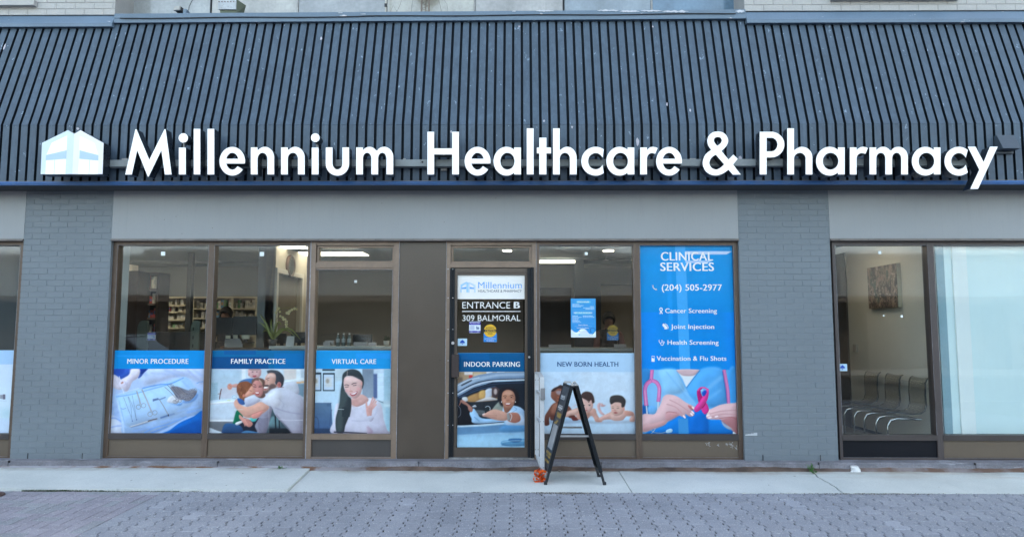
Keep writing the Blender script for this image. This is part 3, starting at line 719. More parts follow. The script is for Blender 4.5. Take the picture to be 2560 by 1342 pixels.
# scuffed paint on the kick panel below the blue banner
rr = random.Random(8)
for cx, cy, s in ((1770, 1110, 5), (1795, 1113, 3), (1829, 1111, 7), (1817, 1110, 4), (1845 - 4, 1119, 4)):
    mb = MB()
    for k in range(int(s * 4)):
        px, py = cx + rr.gauss(0, s * .45), cy + rr.gauss(0, s * .7); r_ = rr.uniform(.4, 1.1) / 223
        q = P(px, py, YF + 0.0175); n = 6; a0 = rr.random() * 6
        mb.prism([(q.x + r_ * rr.uniform(.6, 1.3) * math.cos(a0 + 6.283 * i / n), q.z + r_ * rr.uniform(.6, 1.3) * math.sin(a0 + 6.283 * i / n)) for i in range(n)], YF + 0.0165, YF + 0.0185)
    mb.build('paint_scuff', surf('scuffed_white', (0.5, 0.5, 0.52), 0.8), W5)

# ================================================================ rooms behind the glass
ZF, ZC, YB = 0.06, 2.78, 5.2
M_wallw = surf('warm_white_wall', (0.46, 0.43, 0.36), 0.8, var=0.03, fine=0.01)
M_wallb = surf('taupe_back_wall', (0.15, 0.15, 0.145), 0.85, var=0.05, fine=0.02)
M_ceil = surf('grey_ceiling', (0.17, 0.205, 0.225), 0.9, var=0.03, fine=0.04, fscale=40)
M_floor = surf('vinyl_floor', (0.16, 0.15, 0.14), 0.4, var=0.1)
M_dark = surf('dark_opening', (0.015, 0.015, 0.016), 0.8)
M_navy = surf('navy_bulkhead', (0.035, 0.05, 0.07), 0.7, var=0.06)
RX0, RX1 = X(60, 900, .3), X(2060, 900, .3)
RS = -9.5
mb = MB(); mb.box(RS, 6.9, 0.18, YB + 0.3, ZF - 0.2, ZF); mb.build('interior_floor', M_floor, BLD)
mb = MB(); mb.box(RS, 6.9, 0.25, YB + 0.3, ZC, ZC + 0.2); mb.box(RS, 6.9, 0.17, 0.25, Z(604, 1280, .2), ZC + 0.2)
mb.build('ceiling', M_ceil, BLD)
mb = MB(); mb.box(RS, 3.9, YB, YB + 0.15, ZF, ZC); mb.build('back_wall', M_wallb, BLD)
mb = MB(); mb.box(RS - 0.15, RS + 0.0, 0.25, YB, ZF, ZC); mb.build('partition_wall', M_wallw, BLD)
mb = MB(); mb.box(X(294, 620, .2), X(306.5, 620, .2), 0.2, 0.36, ZF, ZC - .2); mb.build('window_reveal', surf('pale_teal_reveal', (0.50, 0.56, 0.57), 0.6, var=0.02), BLD)
# ceiling line of the bulkhead over the dispensary
mb = MB(); mb.box(RS, -3.6, 4.6, YB, Z(659, 450, 4.6), ZC); mb.box(X(515, 700, 4.59), X(522, 700, 4.59), 4.59, 4.6, ZF, ZC)
mb.build('bulkhead', surf('grey_bulkhead', (0.13, 0.15, 0.165), 0.8, var=0.04), BLD)
# white side wall with a door opening and a clock
XW = -3.56
yn, yfw = XP(685, 800, XW).y, XP(764, 800, XW).y
mb = MB()
y1_, y2_ = XP(692, 700, XW).y, XP(752, 700, XW).y; zd = XP(720, 688, XW).z
mb.box(XW - 0.14, XW, yn, y1_, ZF, ZC); mb.box(XW - 0.14, XW, y2_, yfw, ZF, ZC); mb.box(XW - 0.14, XW, y1_, y2_, zd, ZC)
SW = mb.build('side_wall', M_wallw, BLD)
mb = MB(); mb.box(XW, XW + 0.03, y1_ - 0.07, y1_, ZF, zd + 0.07); mb.box(XW, XW + 0.03, y2_, y2_ + 0.07, ZF, zd + 0.07); mb.box(XW, XW + 0.03, y1_, y2_, zd, zd + 0.07)
mb.build('door_trim', surf('cream_trim', (0.66, 0.64, 0.58), 0.5, var=0.03), SW)
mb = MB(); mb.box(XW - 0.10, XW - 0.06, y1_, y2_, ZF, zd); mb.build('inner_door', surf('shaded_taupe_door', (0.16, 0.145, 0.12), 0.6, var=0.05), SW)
mb = MB(); mb.box(X(645, 700, yn), X(685.5, 700, yn), yn, yn + 0.2, ZF, ZC); mb.build('column', surf('blue_grey_column', (0.27, 0.30, 0.315), 0.7, var=0.03), BLD)
# far side of the reception: opening, dark column, bulkhead, tan wall
mb = MB(); ya = 4.9
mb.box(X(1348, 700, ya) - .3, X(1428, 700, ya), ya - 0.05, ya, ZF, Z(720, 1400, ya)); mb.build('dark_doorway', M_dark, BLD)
mb = MB(); mb.box(X(1436.5, 700, 4.3), X(1460.5, 700, 4.3), 4.3, 4.5, ZF, ZC); mb.build('column', M_navy, BLD)
mb = MB(); mb.box(X(1460, 700, 4.7), 3.9, 4.7, 4.9, Z(711.5, 1520, 4.7), Z(669.5, 1520, 4.7)); mb.box(X(1460, 700, 4.7), X(1461, 700, 4.7) + .3, 4.7, 4.9, ZF, Z(711.5, 1520, 4.7)); mb.build('bulkhead', M_navy, BLD)
mb = MB(); mb.box(X(1462, 700, 4.95), 3.9, 4.95, YB, ZF, Z(711, 1520, 4.95)); mb.build('back_wall', surf('tan_back_wall', (0.24, 0.21, 0.165), 0.8, var=0.03), BLD)
mb = MB(); mb.box(X(1340, 700, 4.2), 3.9, 4.2, 4.28, Z(650, 1460, 4.2), ZC); mb.build('ceiling_beam', M_navy, BLD)
# lamps
LW = (1.0, 0.86, 0.64)
def lamp(name, pts, label, strength=9.0, group=None, thick=0.03):
    mb = MB(); 
    n = len(pts); lo = [(p[0], p[1], ZC - 0.012) for p in pts]; hi = [(p[0], p[1], ZC + 0.02) for p in pts]
    mb.add(lo + hi, [tuple(range(n - 1, -1, -1)), tuple(range(n, 2 * n))] + [(i, (i + 1) % n, (i + 1) % n + n, i + n) for i in range(n)])
    return mb.build(name, glow('warm_lamp_%d' % int(strength * 10), LW, strength), label=label, cat='ceiling light', group=group)
def CP(px, py, z=ZC):
    d = ray(px, py); t = (z - CAM.z) / d.z; return CAM + d * t
def panel(p0, p1, r0, r1, label, st=9.0):
    a = CP(p0, r1); b = CP(p1, r0); x0_, x1_ = a.x, CP(p1, r1).x
    y0_, y1_ = CP((p0 + p1) / 2, r0).y, CP((p0 + p1) / 2, r1).y
    lamp('ceiling_light', [(x0_, y0_), (x1_, y0_), (x1_, y1_), (x0_, y1_)], label, st)
panel(309, 500, 611.2, 613.4, 'long warm light panel at the ceiling above the dispensary', 5)
panel(706, 775, 611.5, 620, 'lit ceiling panel next to the white wall with the clock', 0.9)
panel(741, 922, 630, 638, 'long lit ceiling panel seen through the narrow transom', 1.1)
panel(806, 895, 617.0, 619.4, 'nearer lit ceiling panel cut off by the transom top', 1.2)
def disc_pts(px, py, r_, n=24):
    c = CP(px, py); return [(c.x + r_ * math.cos(6.2832 * k / n), c.y + r_ * math.sin(6.2832 * k / n)) for k in range(n)]
lamp('ceiling_light', disc_pts(1521, 626, 0.085), 'small round downlight above the waiting person', 2)
lamp('ceiling_light', disc_pts(1268, 626, 0.07), 'small round downlight seen through the glass above the entrance door', 3)
c = CP(1438, 619); mb = MB(); mb.lathe((c.x, c.y, ZC - 0.06), [(0.0, 0.0), (0.14, 0.0), (0.20, 0.02), (0.24, 0.05), (0.24, 0.06)], 28)
mb.build('air_diffuser', surf('grey_diffuser', (0.25, 0.27, 0.27), 0.6), label='round unlit air diffuser on the ceiling above the office hours notice', cat='vent')
c = CP(1514, 636.5); mb = MB(); mb.lathe((c.x, c.y, ZC - 0.10), [(0.0, 0.0), (0.05, 0.0), (0.05, 0.01), (0.012, 0.02), (0.012, 0.1)], 12)
mb.build('sprinkler', M_dust, label='small sprinkler head hanging below the round downlight', cat='sprinkler')
mb = MB(); mb.box(X(1345, 655, 4.19), X(1437, 655, 4.19), 4.15, 4.19, Z(657.5, 1390, 4.17), Z(651, 1390, 4.17))
mb.build('light_strip', glow('warm_strip', LW, 1.3), label='bright horizontal light strip over the dark doorway', cat='light')
# light from the rest of the room (these lamps hang out of sight behind the brown panel and piers, the dispensary one added to brighten its shelves)
lamp('ceiling_light', [(-1.4, 1.2), (-0.75, 1.2), (-0.75, 2.4), (-1.4, 2.4)], 'square ceiling panel hidden behind the brown cladding panel', 1.2)
lamp('ceiling_light', [(2.6, 2.2), (3.3, 2.2), (3.3, 2.9), (2.6, 2.9)], 'square ceiling panel hidden behind the right brick pier', 1.4)
lamp('ceiling_light', [(-8.6, 2.9), (-6.9, 2.9), (-6.9, 3.3), (-8.6, 3.3)], 'unseen ceiling panel added to brighten the dispensary shelves', 6)
lamp('ceiling_light', [(3.8, 0.9), (4.4, 0.9), (4.4, 1.6), (3.8, 1.6)], 'ceiling panel of the waiting room hidden above the window head', 0.9)
# ---- the waiting room on the right
XR2 = 4.88
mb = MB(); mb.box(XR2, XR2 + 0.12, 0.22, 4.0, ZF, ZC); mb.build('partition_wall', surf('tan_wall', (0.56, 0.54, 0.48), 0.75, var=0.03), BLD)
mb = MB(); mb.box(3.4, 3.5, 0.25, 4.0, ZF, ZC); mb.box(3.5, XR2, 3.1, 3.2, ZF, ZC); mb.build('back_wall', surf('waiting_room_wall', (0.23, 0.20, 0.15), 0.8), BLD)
dx = XP(2118, 800, XR2 - 0.02); 
mb = MB(); mb.box(XR2 - 0.025, XR2 - 0.001, dx.y, 3.1, ZF, XP(2112, 632, XR2).z); mb.build('inner_door', surf('dark_brown_door', (0.035, 0.028, 0.022), 0.5), BLD)
mb = MB(); a = XP(2165, 943, XR2 - .03); b = XP(2320, 957, XR2 - .03)
mb.box(XR2 - 0.03, XR2 - 0.001, b.y, a.y + .25, b.z - 0.075, b.z); mb.build('chair_rail', surf('pale_rail', (0.5, 0.48, 0.43), 0.5), BLD)
mb = MB(); mb.box(XR2 - 0.012, XR2 - 0.001, 0.25, dx.y, ZF, ZF + 0.1); mb.build('skirting', M_navy, BLD)
# pale blind box filling the rightmost bay
M_blind = surf('pale_cyan_blind', (0.74, 0.86, 0.86), 0.8, var=0.03, vscale=1.0, fine=0.01)
mb = MB(); mb.box(X(2336, 620, .15), 7.6, 0.155, 0.17, ZF, ZC); mb.build('window_backing', M_blind, BLD)
mb = MB(); mb.box(X(2357, 620, 0.3), X(2392, 620, 0.3), 0.135, 0.153, ZF, ZC); mb.build('white_post', surf('chalk_white', (0.88, 0.90, 0.88), 0.7, var=0.02, fine=0.02), BLD)
mb = MB(); mb.box(X(2336, 620, .15), X(2356.5, 620, .15), 0.140, 0.153, ZF, ZC); mb.build('shade_edge', surf('steel_blue_shade', (0.30, 0.44, 0.50), 0.8, var=0.05), BLD)
# dark board added behind the far left window, standing for an unlit room
mb = MB(); mb.box(RS, -5.35, 0.5, 0.6, ZF, ZC); mb.build('back_wall', surf('unlit_room_board', (0.05, 0.055, 0.06), 0.8), BLD)
# ================================================================ channel letter sign
YL = KY - 0.235; DL = 0.125                     # front of the letters, depth of their returns
SIGN = empty('channel_letter_sign', (P(1290, 436, YL).x, KY - 0.05, P(1290, 436, YL).z), 'long white illuminated channel letter sign on a grey raceway below the ribbed mansard', 'shop sign')
M_face = surf('white_acrylic_face', (0.86, 0.87, 0.88), 0.35, var=0.01, fine=0.0, emit=0.03)
M_ret = surf('black_letter_return', (0.012, 0.018, 0.028), 0.3, var=0.2)
def arc(cx, cy, rx, ry, a0, a1, n=20):          # screen coordinates: y grows downwards, angles counter-clockwise as seen
    return [(cx + rx * math.cos(R(a0 + (a1 - a0) * i / n)), cy - ry * math.sin(R(a0 + (a1 - a0) * i / n))) for i in range(n + 1)]
BASE, XH, SW_ = 436.3, 368.8, 17.0
def g_stem(x0, x1, top, base=BASE): return [[(x0, top), (x0, base), (x1, base), (x1, top)]]
def g_e(x0, x1, top=367.5, bot=439.2):
    cx, cy = (x0 + x1) / 2, (top + bot) / 2; rx, ry = (x1 - x0) / 2, (bot - top) / 2; s = 16.5
    ix, iy = rx - s, ry - s * 0.90
    yb1, yb2 = cy - 6.2, cy + 5.8
    a2 = math.degrees(math.asin((cy - yb2) / ry)); ai2 = math.degrees(math.asin(max(-1, (cy - yb2) / iy)))
    out = [(x1 + 0.0, yb2)] + arc(cx, cy, rx, ry, 0 + a2, 325, 44) + arc(cx, cy, ix, iy, 325, 180 - ai2, 18)
    ai1 = math.degrees(math.asin((cy - yb1) / iy))
    hole = arc(cx, cy, ix, iy, ai1, 180 - ai1, 18)
    return [out, hole]
def g_a(x0, x1, top=367.3, bot=439.2):
    s = SW_; xs = x1 - s; bx1 = x1 - 4; cx = (x0 + bx1) / 2; cy = (top + bot) / 2; rx, ry = (bx1 - x0) / 2, (bot - top) / 2
    a = math.degrees(math.acos(max(-1, min(1, (xs - cx) / rx))))
    out = [(x1, XH), (x1, BASE), (xs, BASE)] + arc(cx, cy, rx, ry, -a, -360 + a, 44) + [(xs, XH)]
    hx0, hx1 = x0 + s, xs + 1.0
    return [out, arc((hx0 + hx1) / 2, cy, (hx1 - hx0) / 2, ry - s * 0.88, 0, 360, 36)[:-1]]
def g_c(x0, x1, top=367.3, bot=439.2):
    cy = (top + bot) / 2; ry = (bot - top) / 2; rx = ry * 1.0; cx = x0 + rx; s = 17
    a = math.degrees(math.acos((x1 - cx) / rx)); ai = math.degrees(math.acos(min(1, (x1 - cx) / (rx - s)))) if (x1 - cx) < rx - s else 24
    return [arc(cx, cy, rx, ry, a, 360 - a, 44) + arc(cx, cy, rx - s, ry - s * .92, 360 - ai, ai, 36)]
def g_n(x0, x1, top=XH, asc=None):
    s = SW_; t = asc if asc else top; ax0 = x0 + s; r = (x1 - ax0) / 2
    arch = 367.3; cxo = (ax0 - 5 + x1) / 2; rxo = x1 - cxo
    yj = arch + 8.5
    outer = arc(cxo, arch + 27, rxo, 27, 0, 128, 20)[::-1]
    outer = [p for p in outer if p[0] > ax0 + 0.5]
    inner = arc((ax0 + x1 - s) / 2, arch + 15 + 15, (x1 - s - ax0) / 2, 15, 0, 180, 16)
    return [[(x0, t), (x0, BASE), (ax0, BASE)] + inner[::-1] + [(x1 - s, BASE), (x1, BASE)] + outer[::-1] + [(ax0, yj), (ax0, t)]]
def g_m(x0, x1):
    s = SW_; w = (x1 - x0 - s) / 2; xm = x0 + w
    a = 367.3
    def out_(xa, xb): 
        c = (xa - 5 + xb) / 2; return [p for p in arc(c, a + 25, xb - c, 25, 0, 128, 16) if p[0] > xa + 0.5]
    def inn(xa, xb): return arc((xa + xb) / 2, a + 29, (xb - xa) / 2, 14, 0, 180, 14)
    x_a = x0 + s; m0, m1 = xm, xm + s
    p = [(x0, XH), (x0, BASE), (x_a, BASE)] + inn(x_a, m0)[::-1] + [(m0, BASE), (m1, BASE)] + inn(m1, x1 - s)[::-1] + [(x1 - s, BASE), (x1, BASE)]
    p += out_(m1 - 3, x1) 
    o1 = out_(x_a, m1); p += [(m1 - 1.5, a + 9.0)] + [q for q in o1 if q[0] < m1 - 3.5]
    return [p + [(x_a, a + 8.5), (x_a, XH)]]
def g_u(x0, x1):
    s = SW_; cx = (x0 + x1) / 2; rx = (x1 - x0) / 2
    return [[(x0, XH), (x0, 410)] + arc(cx, 410, rx, 29.3, 180, 360, 30) + [(x1, XH), (x1 - s, XH), (x1 - s, 409)] + arc(cx, 409, rx - s, 14.8, 360, 180, 20) + [(x0 + s, XH)]]
def g_r(x0, x1):
    s = SW_; ax = x0 + s
    return [[(x0, XH), (x0, BASE), (ax, BASE), (ax, 396)] + [(ax + 1.5, 390), (ax + 5, 385.5), (ax + 10, 383), (ax + 15, 383.2), (x1 - 6.5, 385)] + [(x1, 370.5), (x1 - 6, 368.2), (x1 - 13, 367.3), (x1 - 19, 368.4), (ax + 3, 372.5), (ax, 376), (ax, XH)]]
def g_P(x0, x1):
    t = 329.8; s = 17.5; r = 21.0 + 0.4; yb = t + 64.0; cy = (t + yb) / 2; ry = (yb - t) / 2; xc = x1 - 33
    yo, yi = ry, ry - 15
    return [[(x0, t), (x0, BASE), (x0 + s, BASE), (x0 + s, yb), (xc, yb)] + arc(xc, cy, x1 - xc, yo, -90, 90, 26)[1:] , [(x0 + s, t + 15), (x0 + s, yb - 15), (xc, yb - 15)] + arc(xc, cy, x1 - xc - s, yi, -90, 90, 20)[1:]]
def z1(ox, pts): return [[(ox + x / 2.6844, y / 2.6844) for x, y in p] for p in pts]
def amp():
    def cr(pts, seg=5):                          # closed Catmull-Rom with sharp corners marked by a third value
        n = len(pts); out = []
        for i in range(n):
            p1, p2 = pts[i], pts[(i + 1) % n]
            p0 = pts[i - 1] if len(p1) == 2 else p1; p3 = pts[(i + 2) % n] if len(p2) == 2 else p2
            for k in range(seg):
                t = k / seg
                out.append(tuple(0.5 * ((2 * p1[a]) + (-p0[a] + p2[a]) * t + (2 * p0[a] - 5 * p1[a] + 4 * p2[a] - p3[a]) * t * t + (-p0[a] + 3 * p1[a] - 3 * p2[a] + p3[a]) * t ** 3) for a in (0, 1)))
        return out
    o = cr([(365, 625, 1), (300, 530), (270, 400), (310, 280), (400, 205), (520, 182), (640, 205), (730, 280), (772, 400), (740, 510), (680, 585), (610, 650, 1), (780, 855, 1), (895, 735, 1), (1000, 835, 1),
            (890, 975, 1), (1075, 1215, 1), (880, 1215, 1), (777, 1098, 1), (640, 1190), (480, 1235), (330, 1205), (215, 1110), (160, 950), (195, 790), (270, 690)])
    h1 = cr([(508, 525, 1), (455, 460), (427, 395), (455, 335), (520, 315), (590, 335), (617, 395), (590, 465)])
    h2 = cr([(475, 740, 1), (672, 970, 1), (580, 1055), (470, 1092), (370, 1045), (322, 950), (345, 850), (405, 780)])
    f = lambda p: [(1740 + x / 9.583, 310 + y / 9.583) for x, y in p]
    return [f(o), f(h1), f(h2)]
E1, E2, E3, E4 = 0, 640, 1280, 1920
q = lambda o, z: o + z / 2.6844
M_pts = [(840, 1172), (908, 868), (916, 868), (1002, 1072), (1104, 868), (1112, 868), (1152, 1172), (1106, 1172), (1083, 1010), (998, 1186), (992, 1186), (921, 1010), (885, 1172)]
def H_():
    a, b = q(E2, 1150), q(E2, 1362); s = 17; t = 329.8; c0, c1 = 371.2, 386.4
    return [[(a, t), (a, BASE), (a + s, BASE), (a + s, c1), (b - s, c1), (b - s, BASE), (b, BASE), (b, t), (b - s, t), (b - s, c0), (a + s, c0), (a + s, t)]]
def t_():
    a, b, c, d = q(E3, 183), q(E3, 231), q(E3, 167), q(E3, 262)
    return [[(a, 344.5), (a, 369), (c, 369), (c, 383.8), (a, 383.8), (a, BASE), (b, BASE), (b, 383.8), (d, 383.8), (d, 369), (b, 369), (b, 344.5)]]
dot = lambda cx, cy, r: [arc(cx, cy, r, r, 0, 360, 28)[:-1]]
def i_(a, b): return g_stem(a, b, XH + .6)
y_pts = [(1340, 985), (1393, 985), (1447, 1088), (1489, 985), (1542, 985), (1410, 1268), (1357, 1268), (1418, 1140)]
GL = [('M', z1(0, [M_pts])), ('i', i_(q(0, 1200), q(0, 1247)), dot(q(0, 1230), 345.2, 11.8)), ('l', g_stem(q(0, 1300), q(0, 1344), 322.5)), ('l', g_stem(q(0, 1392), q(0, 1438), 322.5)),
      ('e', g_e(q(0, 1473), q(0, 1645))), ('n', g_n(q(0, 1683), q(E2, 122))), ('n', g_n(q(E2, 168), q(E2, 327))), ('i', i_(q(E2, 374), q(E2, 420)), dot(q(E2, 398), 344.5, 11.0)),
      ('u', g_u(q(E2, 468), q(E2, 625))), ('m', g_m(q(E2, 672), q(E2, 921))), ('H', H_()), ('e', g_e(q(E2, 1400), q(E2, 1574))), ('a', g_a(q(E2, 1594), q(E3, 60))),
      ('l', g_stem(q(E3, 99), q(E3, 145), 321.2)), ('t', t_()), ('h', g_n(q(E3, 275), q(E3, 434), asc=321.2)), ('c', g_c(q(E3, 465), q(E3, 616))), ('a', g_a(q(E3, 633), q(E3, 821))), ('r', g_r(q(E3, 860), q(E3, 978))),
      ('e', g_e(q(E3, 967), q(E3, 1141))), ('&', amp()), ('P', g_P(q(E3, 1662), q(E4, 110))), ('h', g_n(q(E4, 129), q(E4, 298), asc=321.2)), ('a', g_a(q(E4, 322), q(E4, 515))),
      ('r', g_r(q(E4, 549), q(E4, 671))), ('m', g_m(q(E4, 681), q(E4, 939))), ('a', g_a(q(E4, 965), q(E4, 1158))), ('c', g_c(q(E4, 1184), q(E4, 1341))), ('y', z1(E4, [y_pts]))]
def fill(loops):
    cu = bpy.data.curves.new('g', 'CURVE'); cu.dimensions = '2D'; cu.fill_mode = 'BOTH'
    for lp in loops:
        s = cu.splines.new('POLY'); s.points.add(len(lp) - 1)
        for i, (x, y) in enumerate(lp): s.points[i].co = (x, -y, 0, 1)
        s.use_cyclic_u = True
    ob = bpy.data.objects.new('g', cu); col.objects.link(ob)
    me = bpy.data.meshes.new_from_object(ob.evaluated_get(bpy.context.evaluated_depsgraph_get()))
    v = [(a.co.x, -a.co.y) for a in me.vertices]; f = [tuple(p.vertices) for p in me.polygons]
    bpy.data.objects.remove(ob); bpy.data.curves.remove(cu); bpy.data.meshes.remove(me)
    return v, f
def pxy(p, y): v = P(p[0], p[1], YL); return (v.x, y, v.z)
def channel(name, groups, parent, face=None):
    mb = MB()
    for loops in groups:
        v, f = fill(loops)
        mb.add([pxy(p, YL) for p in v], f, 0)
        for lp in loops:
            n = len(lp)
            a = [pxy(p, YL - 0.0005) for p in lp]; m = [pxy(p, YL + 0.006) for p in lp]; b = [pxy(p, YL + DL) for p in lp]
            mb.add(a + m, [(i, (i + 1) % n, (i + 1) % n + n, i + n) for i in range(n)], 1)
            mb.add(m + b, [(i, (i + 1) % n, (i + 1) % n + n, i + n) for i in range(n)], 1)
        mb.add([pxy(p, YL + DL) for p in v], f, 1)
    # orient front faces towards the street
    return mb.build(name, [face or M_face, M_ret], parent, recalc=False)
for nm, *gs in GL:
    channel('letter', gs, SIGN)
for px in (1230 / 2.6844 + 4, q(E2, 398) + 6):
    mb = MB(); mb.box(X(px, 355, YL + DL) - 0.01, X(px, 355, YL + DL) + 0.01, YL + DL - 0.02, YL + DL, Z(372, px, YL + DL), Z(350, px, YL + DL))
    mb.build('strut', M_dust, SIGN)
mb = MB(); yr = YL + DL + 0.001
mb.box(X(268, 407, yr), X(2448, 407, yr), yr, yr + 0.085, Z(415.5, 1280, yr), Z(398.5, 1280, yr))
RW = mb.build('raceway', surf('grey_raceway', (0.20, 0.225, 0.235), 0.45, var=0.12, vscale=5, streak=0.2, streakc=(0.12, 0.13, 0.13)), SIGN, bevel=0.002)
for px, up_ in ((302, 1), (775, 1), (1008, 1), (1108, 0), (1385, 1), (1736, 1), (2150, 1)):
    r0, r1 = (392, 398.5) if up_ else (415.5, 423)
    w_ = 7.5 if px in (302, 1108, 1736) else 3
    mb = MB(); mb.box(X(px - w_, 400, yr), X(px + w_, 400, yr), yr + 0.07, yr + 0.08, Z(r1, px, yr), Z(r0, px, yr)); mb.disc((X(px, 400, yr), Z((r0 + r1) / 2, px, yr)), 0.006, yr + 0.064, yr + 0.07, 8)
    mb.build('bracket', [M_dust, M_black], RW)
mb = MB()
mb.disc((X(1056, 405, yr), Z(405.5, 1056, yr)), 0.012, yr - 0.002, yr, 14, 1); mb.disc((X(1052, 405, yr), Z(403, 1052, yr)), 0.004, yr - 0.002, yr, 10, 1); mb.disc((X(1052, 408, yr), Z(407, 1052, yr)), 0.004, yr - 0.002, yr, 10, 1)
mb.build('screw_hole', [M_dust, M_black], RW)
# logo box
fl = lambda pts: [(90 + x / 9.585, 310 + y / 9.585) for x, y in pts]
LOGO = empty('logo_sign_box', (P(183, 436, YL).x, YL + DL, P(183, 436, YL).z), 'white and pale blue house shaped logo light box left of the long lettering', 'logo sign')
out = fl([(112, 1205), (145, 455), (765, 150), (918, 238), (1065, 150), (1622, 460), (1597, 1205)])
channel('light_box', [[out]], LOGO, face=surf('logo_white', (0.86, 0.87, 0.88), 0.35, var=0, fine=0, emit=0.03))
def logo_piece(name, pts, c, k, e=0.30):
    v, f = fill([fl(pts)]); mb = MB(); mb.add([pxy(p, YL - 0.0012 - 0.0008 * k) for p in v], f); mb.build(name, surf('logo_tint_%s' % name, c, 0.35, var=0, fine=0, emit=e), LOGO, recalc=False)
logo_piece('pale_blue_wing', [(112, 1203), (145, 457), (765, 152), (918, 240), (870, 1203), (705, 1203), (748, 280), (375, 455), (255, 735), (222, 1203)], (0.60, 0.70, 0.78), 0, 0.0)
logo_piece('pale_grey_wing', [(872, 1203), (920, 240), (1065, 152), (1620, 462), (1597, 1203), (1482, 1203), (1500, 750), (1400, 460), (1052, 290), (1012, 1203)], (0.77, 0.76, 0.80), 0, 0.0)
logo_piece('blue_band', [(245, 748), (735, 633), (725, 838), (243, 875)], (0.40, 0.55, 0.78), 2, 0.0)
logo_piece('blue_band', [(1050, 633), (1498, 750), (1495, 880), (1040, 838)], (0.40, 0.55, 0.78), 2, 0.0)
logo_piece('blue_line', [(447, 868), (458, 868), (440, 1203), (430, 1203)], (0.35, 0.55, 0.75), 2, 0.0)
logo_piece('blue_line', [(1282, 868), (1292, 868), (1278, 1203), (1268, 1203)], (0.35, 0.55, 0.75), 2, 0.0)
mb = MB(); mb.box(X(150, 405, yr), X(240, 405, yr), YL + DL + 0.0005, KY + 0.01, Z(415, 183, yr), Z(399, 183, yr)); mb.build('mount', M_dust, LOGO)
# vent hood on the mansard
a = P(2479, 341, KY - 0.02); b = P(2533, 372, KY - 0.15)
mb = MB(); x0_, x1_ = X(2484, 350, KY), X(2528, 350, KY); zt, zm, zb_ = Z(341, 2500, KY), Z(371, 2500, KY - .14), Z(385, 2500, KY - .02)
mb.hexa([(x0_, KY - 0.14, zm), (x1_, KY - 0.14, zm), (x1_, KY - 0.001, zm), (x0_, KY - 0.001, zm), (x0_, KY - 0.05, zt), (x1_, KY - 0.05, zt), (x1_, KY - 0.001, zt), (x0_, KY - 0.001, zt)])
mb.box(x0_ + .004, x1_ - .004, KY - 0.03, KY - 0.001, zb_, zm - 0.001)
mb.build('vent_hood', surf('dark_slate_hood', (0.045, 0.065, 0.09), 0.45, var=.1), label='small slate blue vent hood on the ribs above the last letter', cat='vent', bevel=0.003)
# roof lamp, planter, rusty stand and wires in front of the upper windows
LMP = empty('floodlight', tuple(P(447, 33, 0.25)), 'small square floodlight standing on the ridge flashing', 'floodlight')
mb = MB(); o_ = P(443, 22, 0.18); R0 = Matrix.Rotation(R(-10), 3, 'X') @ Matrix.Rotation(R(-12), 3, 'Z')
def rb(mb, c, hx, hy, hz, Rm, mi=0):
    v = [c + Rm @ Vector((sx * hx, sy * hy, sz * hz)) for sx, sy, sz in ((-1, -1, -1), (1, -1, -1), (1, 1, -1), (-1, 1, -1), (-1, -1, 1), (1, -1, 1), (1, 1, 1), (-1, 1, 1))]
    mb.hexa(v, mi)
rb(mb, o_, 0.04, 0.012, 0.03, R0); mb.build('lens', surf('frosted_lens', (0.33, 0.33, 0.32), 0.2), LMP, bevel=0.004)
mb = MB(); rb(mb, o_ + Vector((0.018, 0.05, -0.008)), 0.036, 0.04, 0.03, R0); mb.build('housing', M_black, LMP, bevel=0.004)
mb = MB(); q_ = P(466, 32, 0.2); mb.box(q_.x - .02, q_.x + .02, 0.16, 0.24, q_.z - .03, q_.z + .025); mb.build('junction_box', M_flash, LMP)
mb = MB(); mb.tube([P(471, 27, .2), P(472, 18, .2), P(478, 6, .21), P(486, -12, .22)], 0.0022, 5); mb.tube([P(472, 27, .2), P(475, 14, .2), P(481, 2, .21), P(487, -12, .22)], 0.0022, 5); mb.build('wire', M_black, LMP)
PLN = empty('planter_box', tuple(P(573, 33, 0.3)), 'weathered pale metal planter box with rusty bolts behind the ridge flashing', 'planter')
mb = MB(); a = P(545, 24, 0.12); b = P(590, 3, 0.12); zlo = a.z; zhi = b.z + 0.03
mb.box(a.x, b.x, 0.12, 0.14, zlo, zhi); 
for k in range(6): mb.disc((a.x + (b.x - a.x) * (k + 0.3) / 6, b.z - 0.012), 0.0065, 0.114, 0.12, 8, 1)
for k in range(5): mb.disc((a.x + random.uniform(.02, .18), zlo + random.uniform(.01, .07)), 0.003, 0.117, 0.12, 6, 1)
mb.build('front_plate', [surf('pale_rusty_metal', (0.42, 0.46, 0.50), 0.6, var=0.2, vscale=12, chips=0.66, chipc=(0.16, 0.07, 0.03), chipscale=24), surf('rust_bolt', (0.10, 0.03, 0.015), 0.9)], PLN)
mb = MB(); mb.add([(a.x + .02, 0.14, zlo - .045), (b.x - .0, 0.14, zlo - .045), (b.x, 0.14, zhi), (a.x, 0.14, zhi), (a.x + .03, 0.30, zlo - .045), (b.x + .01, 0.30, zlo - .045), (b.x + .05, 0.30, zhi), (a.x, 0.30, zhi)], [(0, 1, 2, 3), (1, 5, 6, 2), (4, 7, 6, 5), (0, 3, 7, 4), (0, 4, 5, 1), (3, 2, 6, 7)])
mb.build('trough', surf('mossy_green_metal', (0.09, 0.11, 0.08), 0.7, var=0.3), PLN)
mb = MB(); rr = random.Random(4)
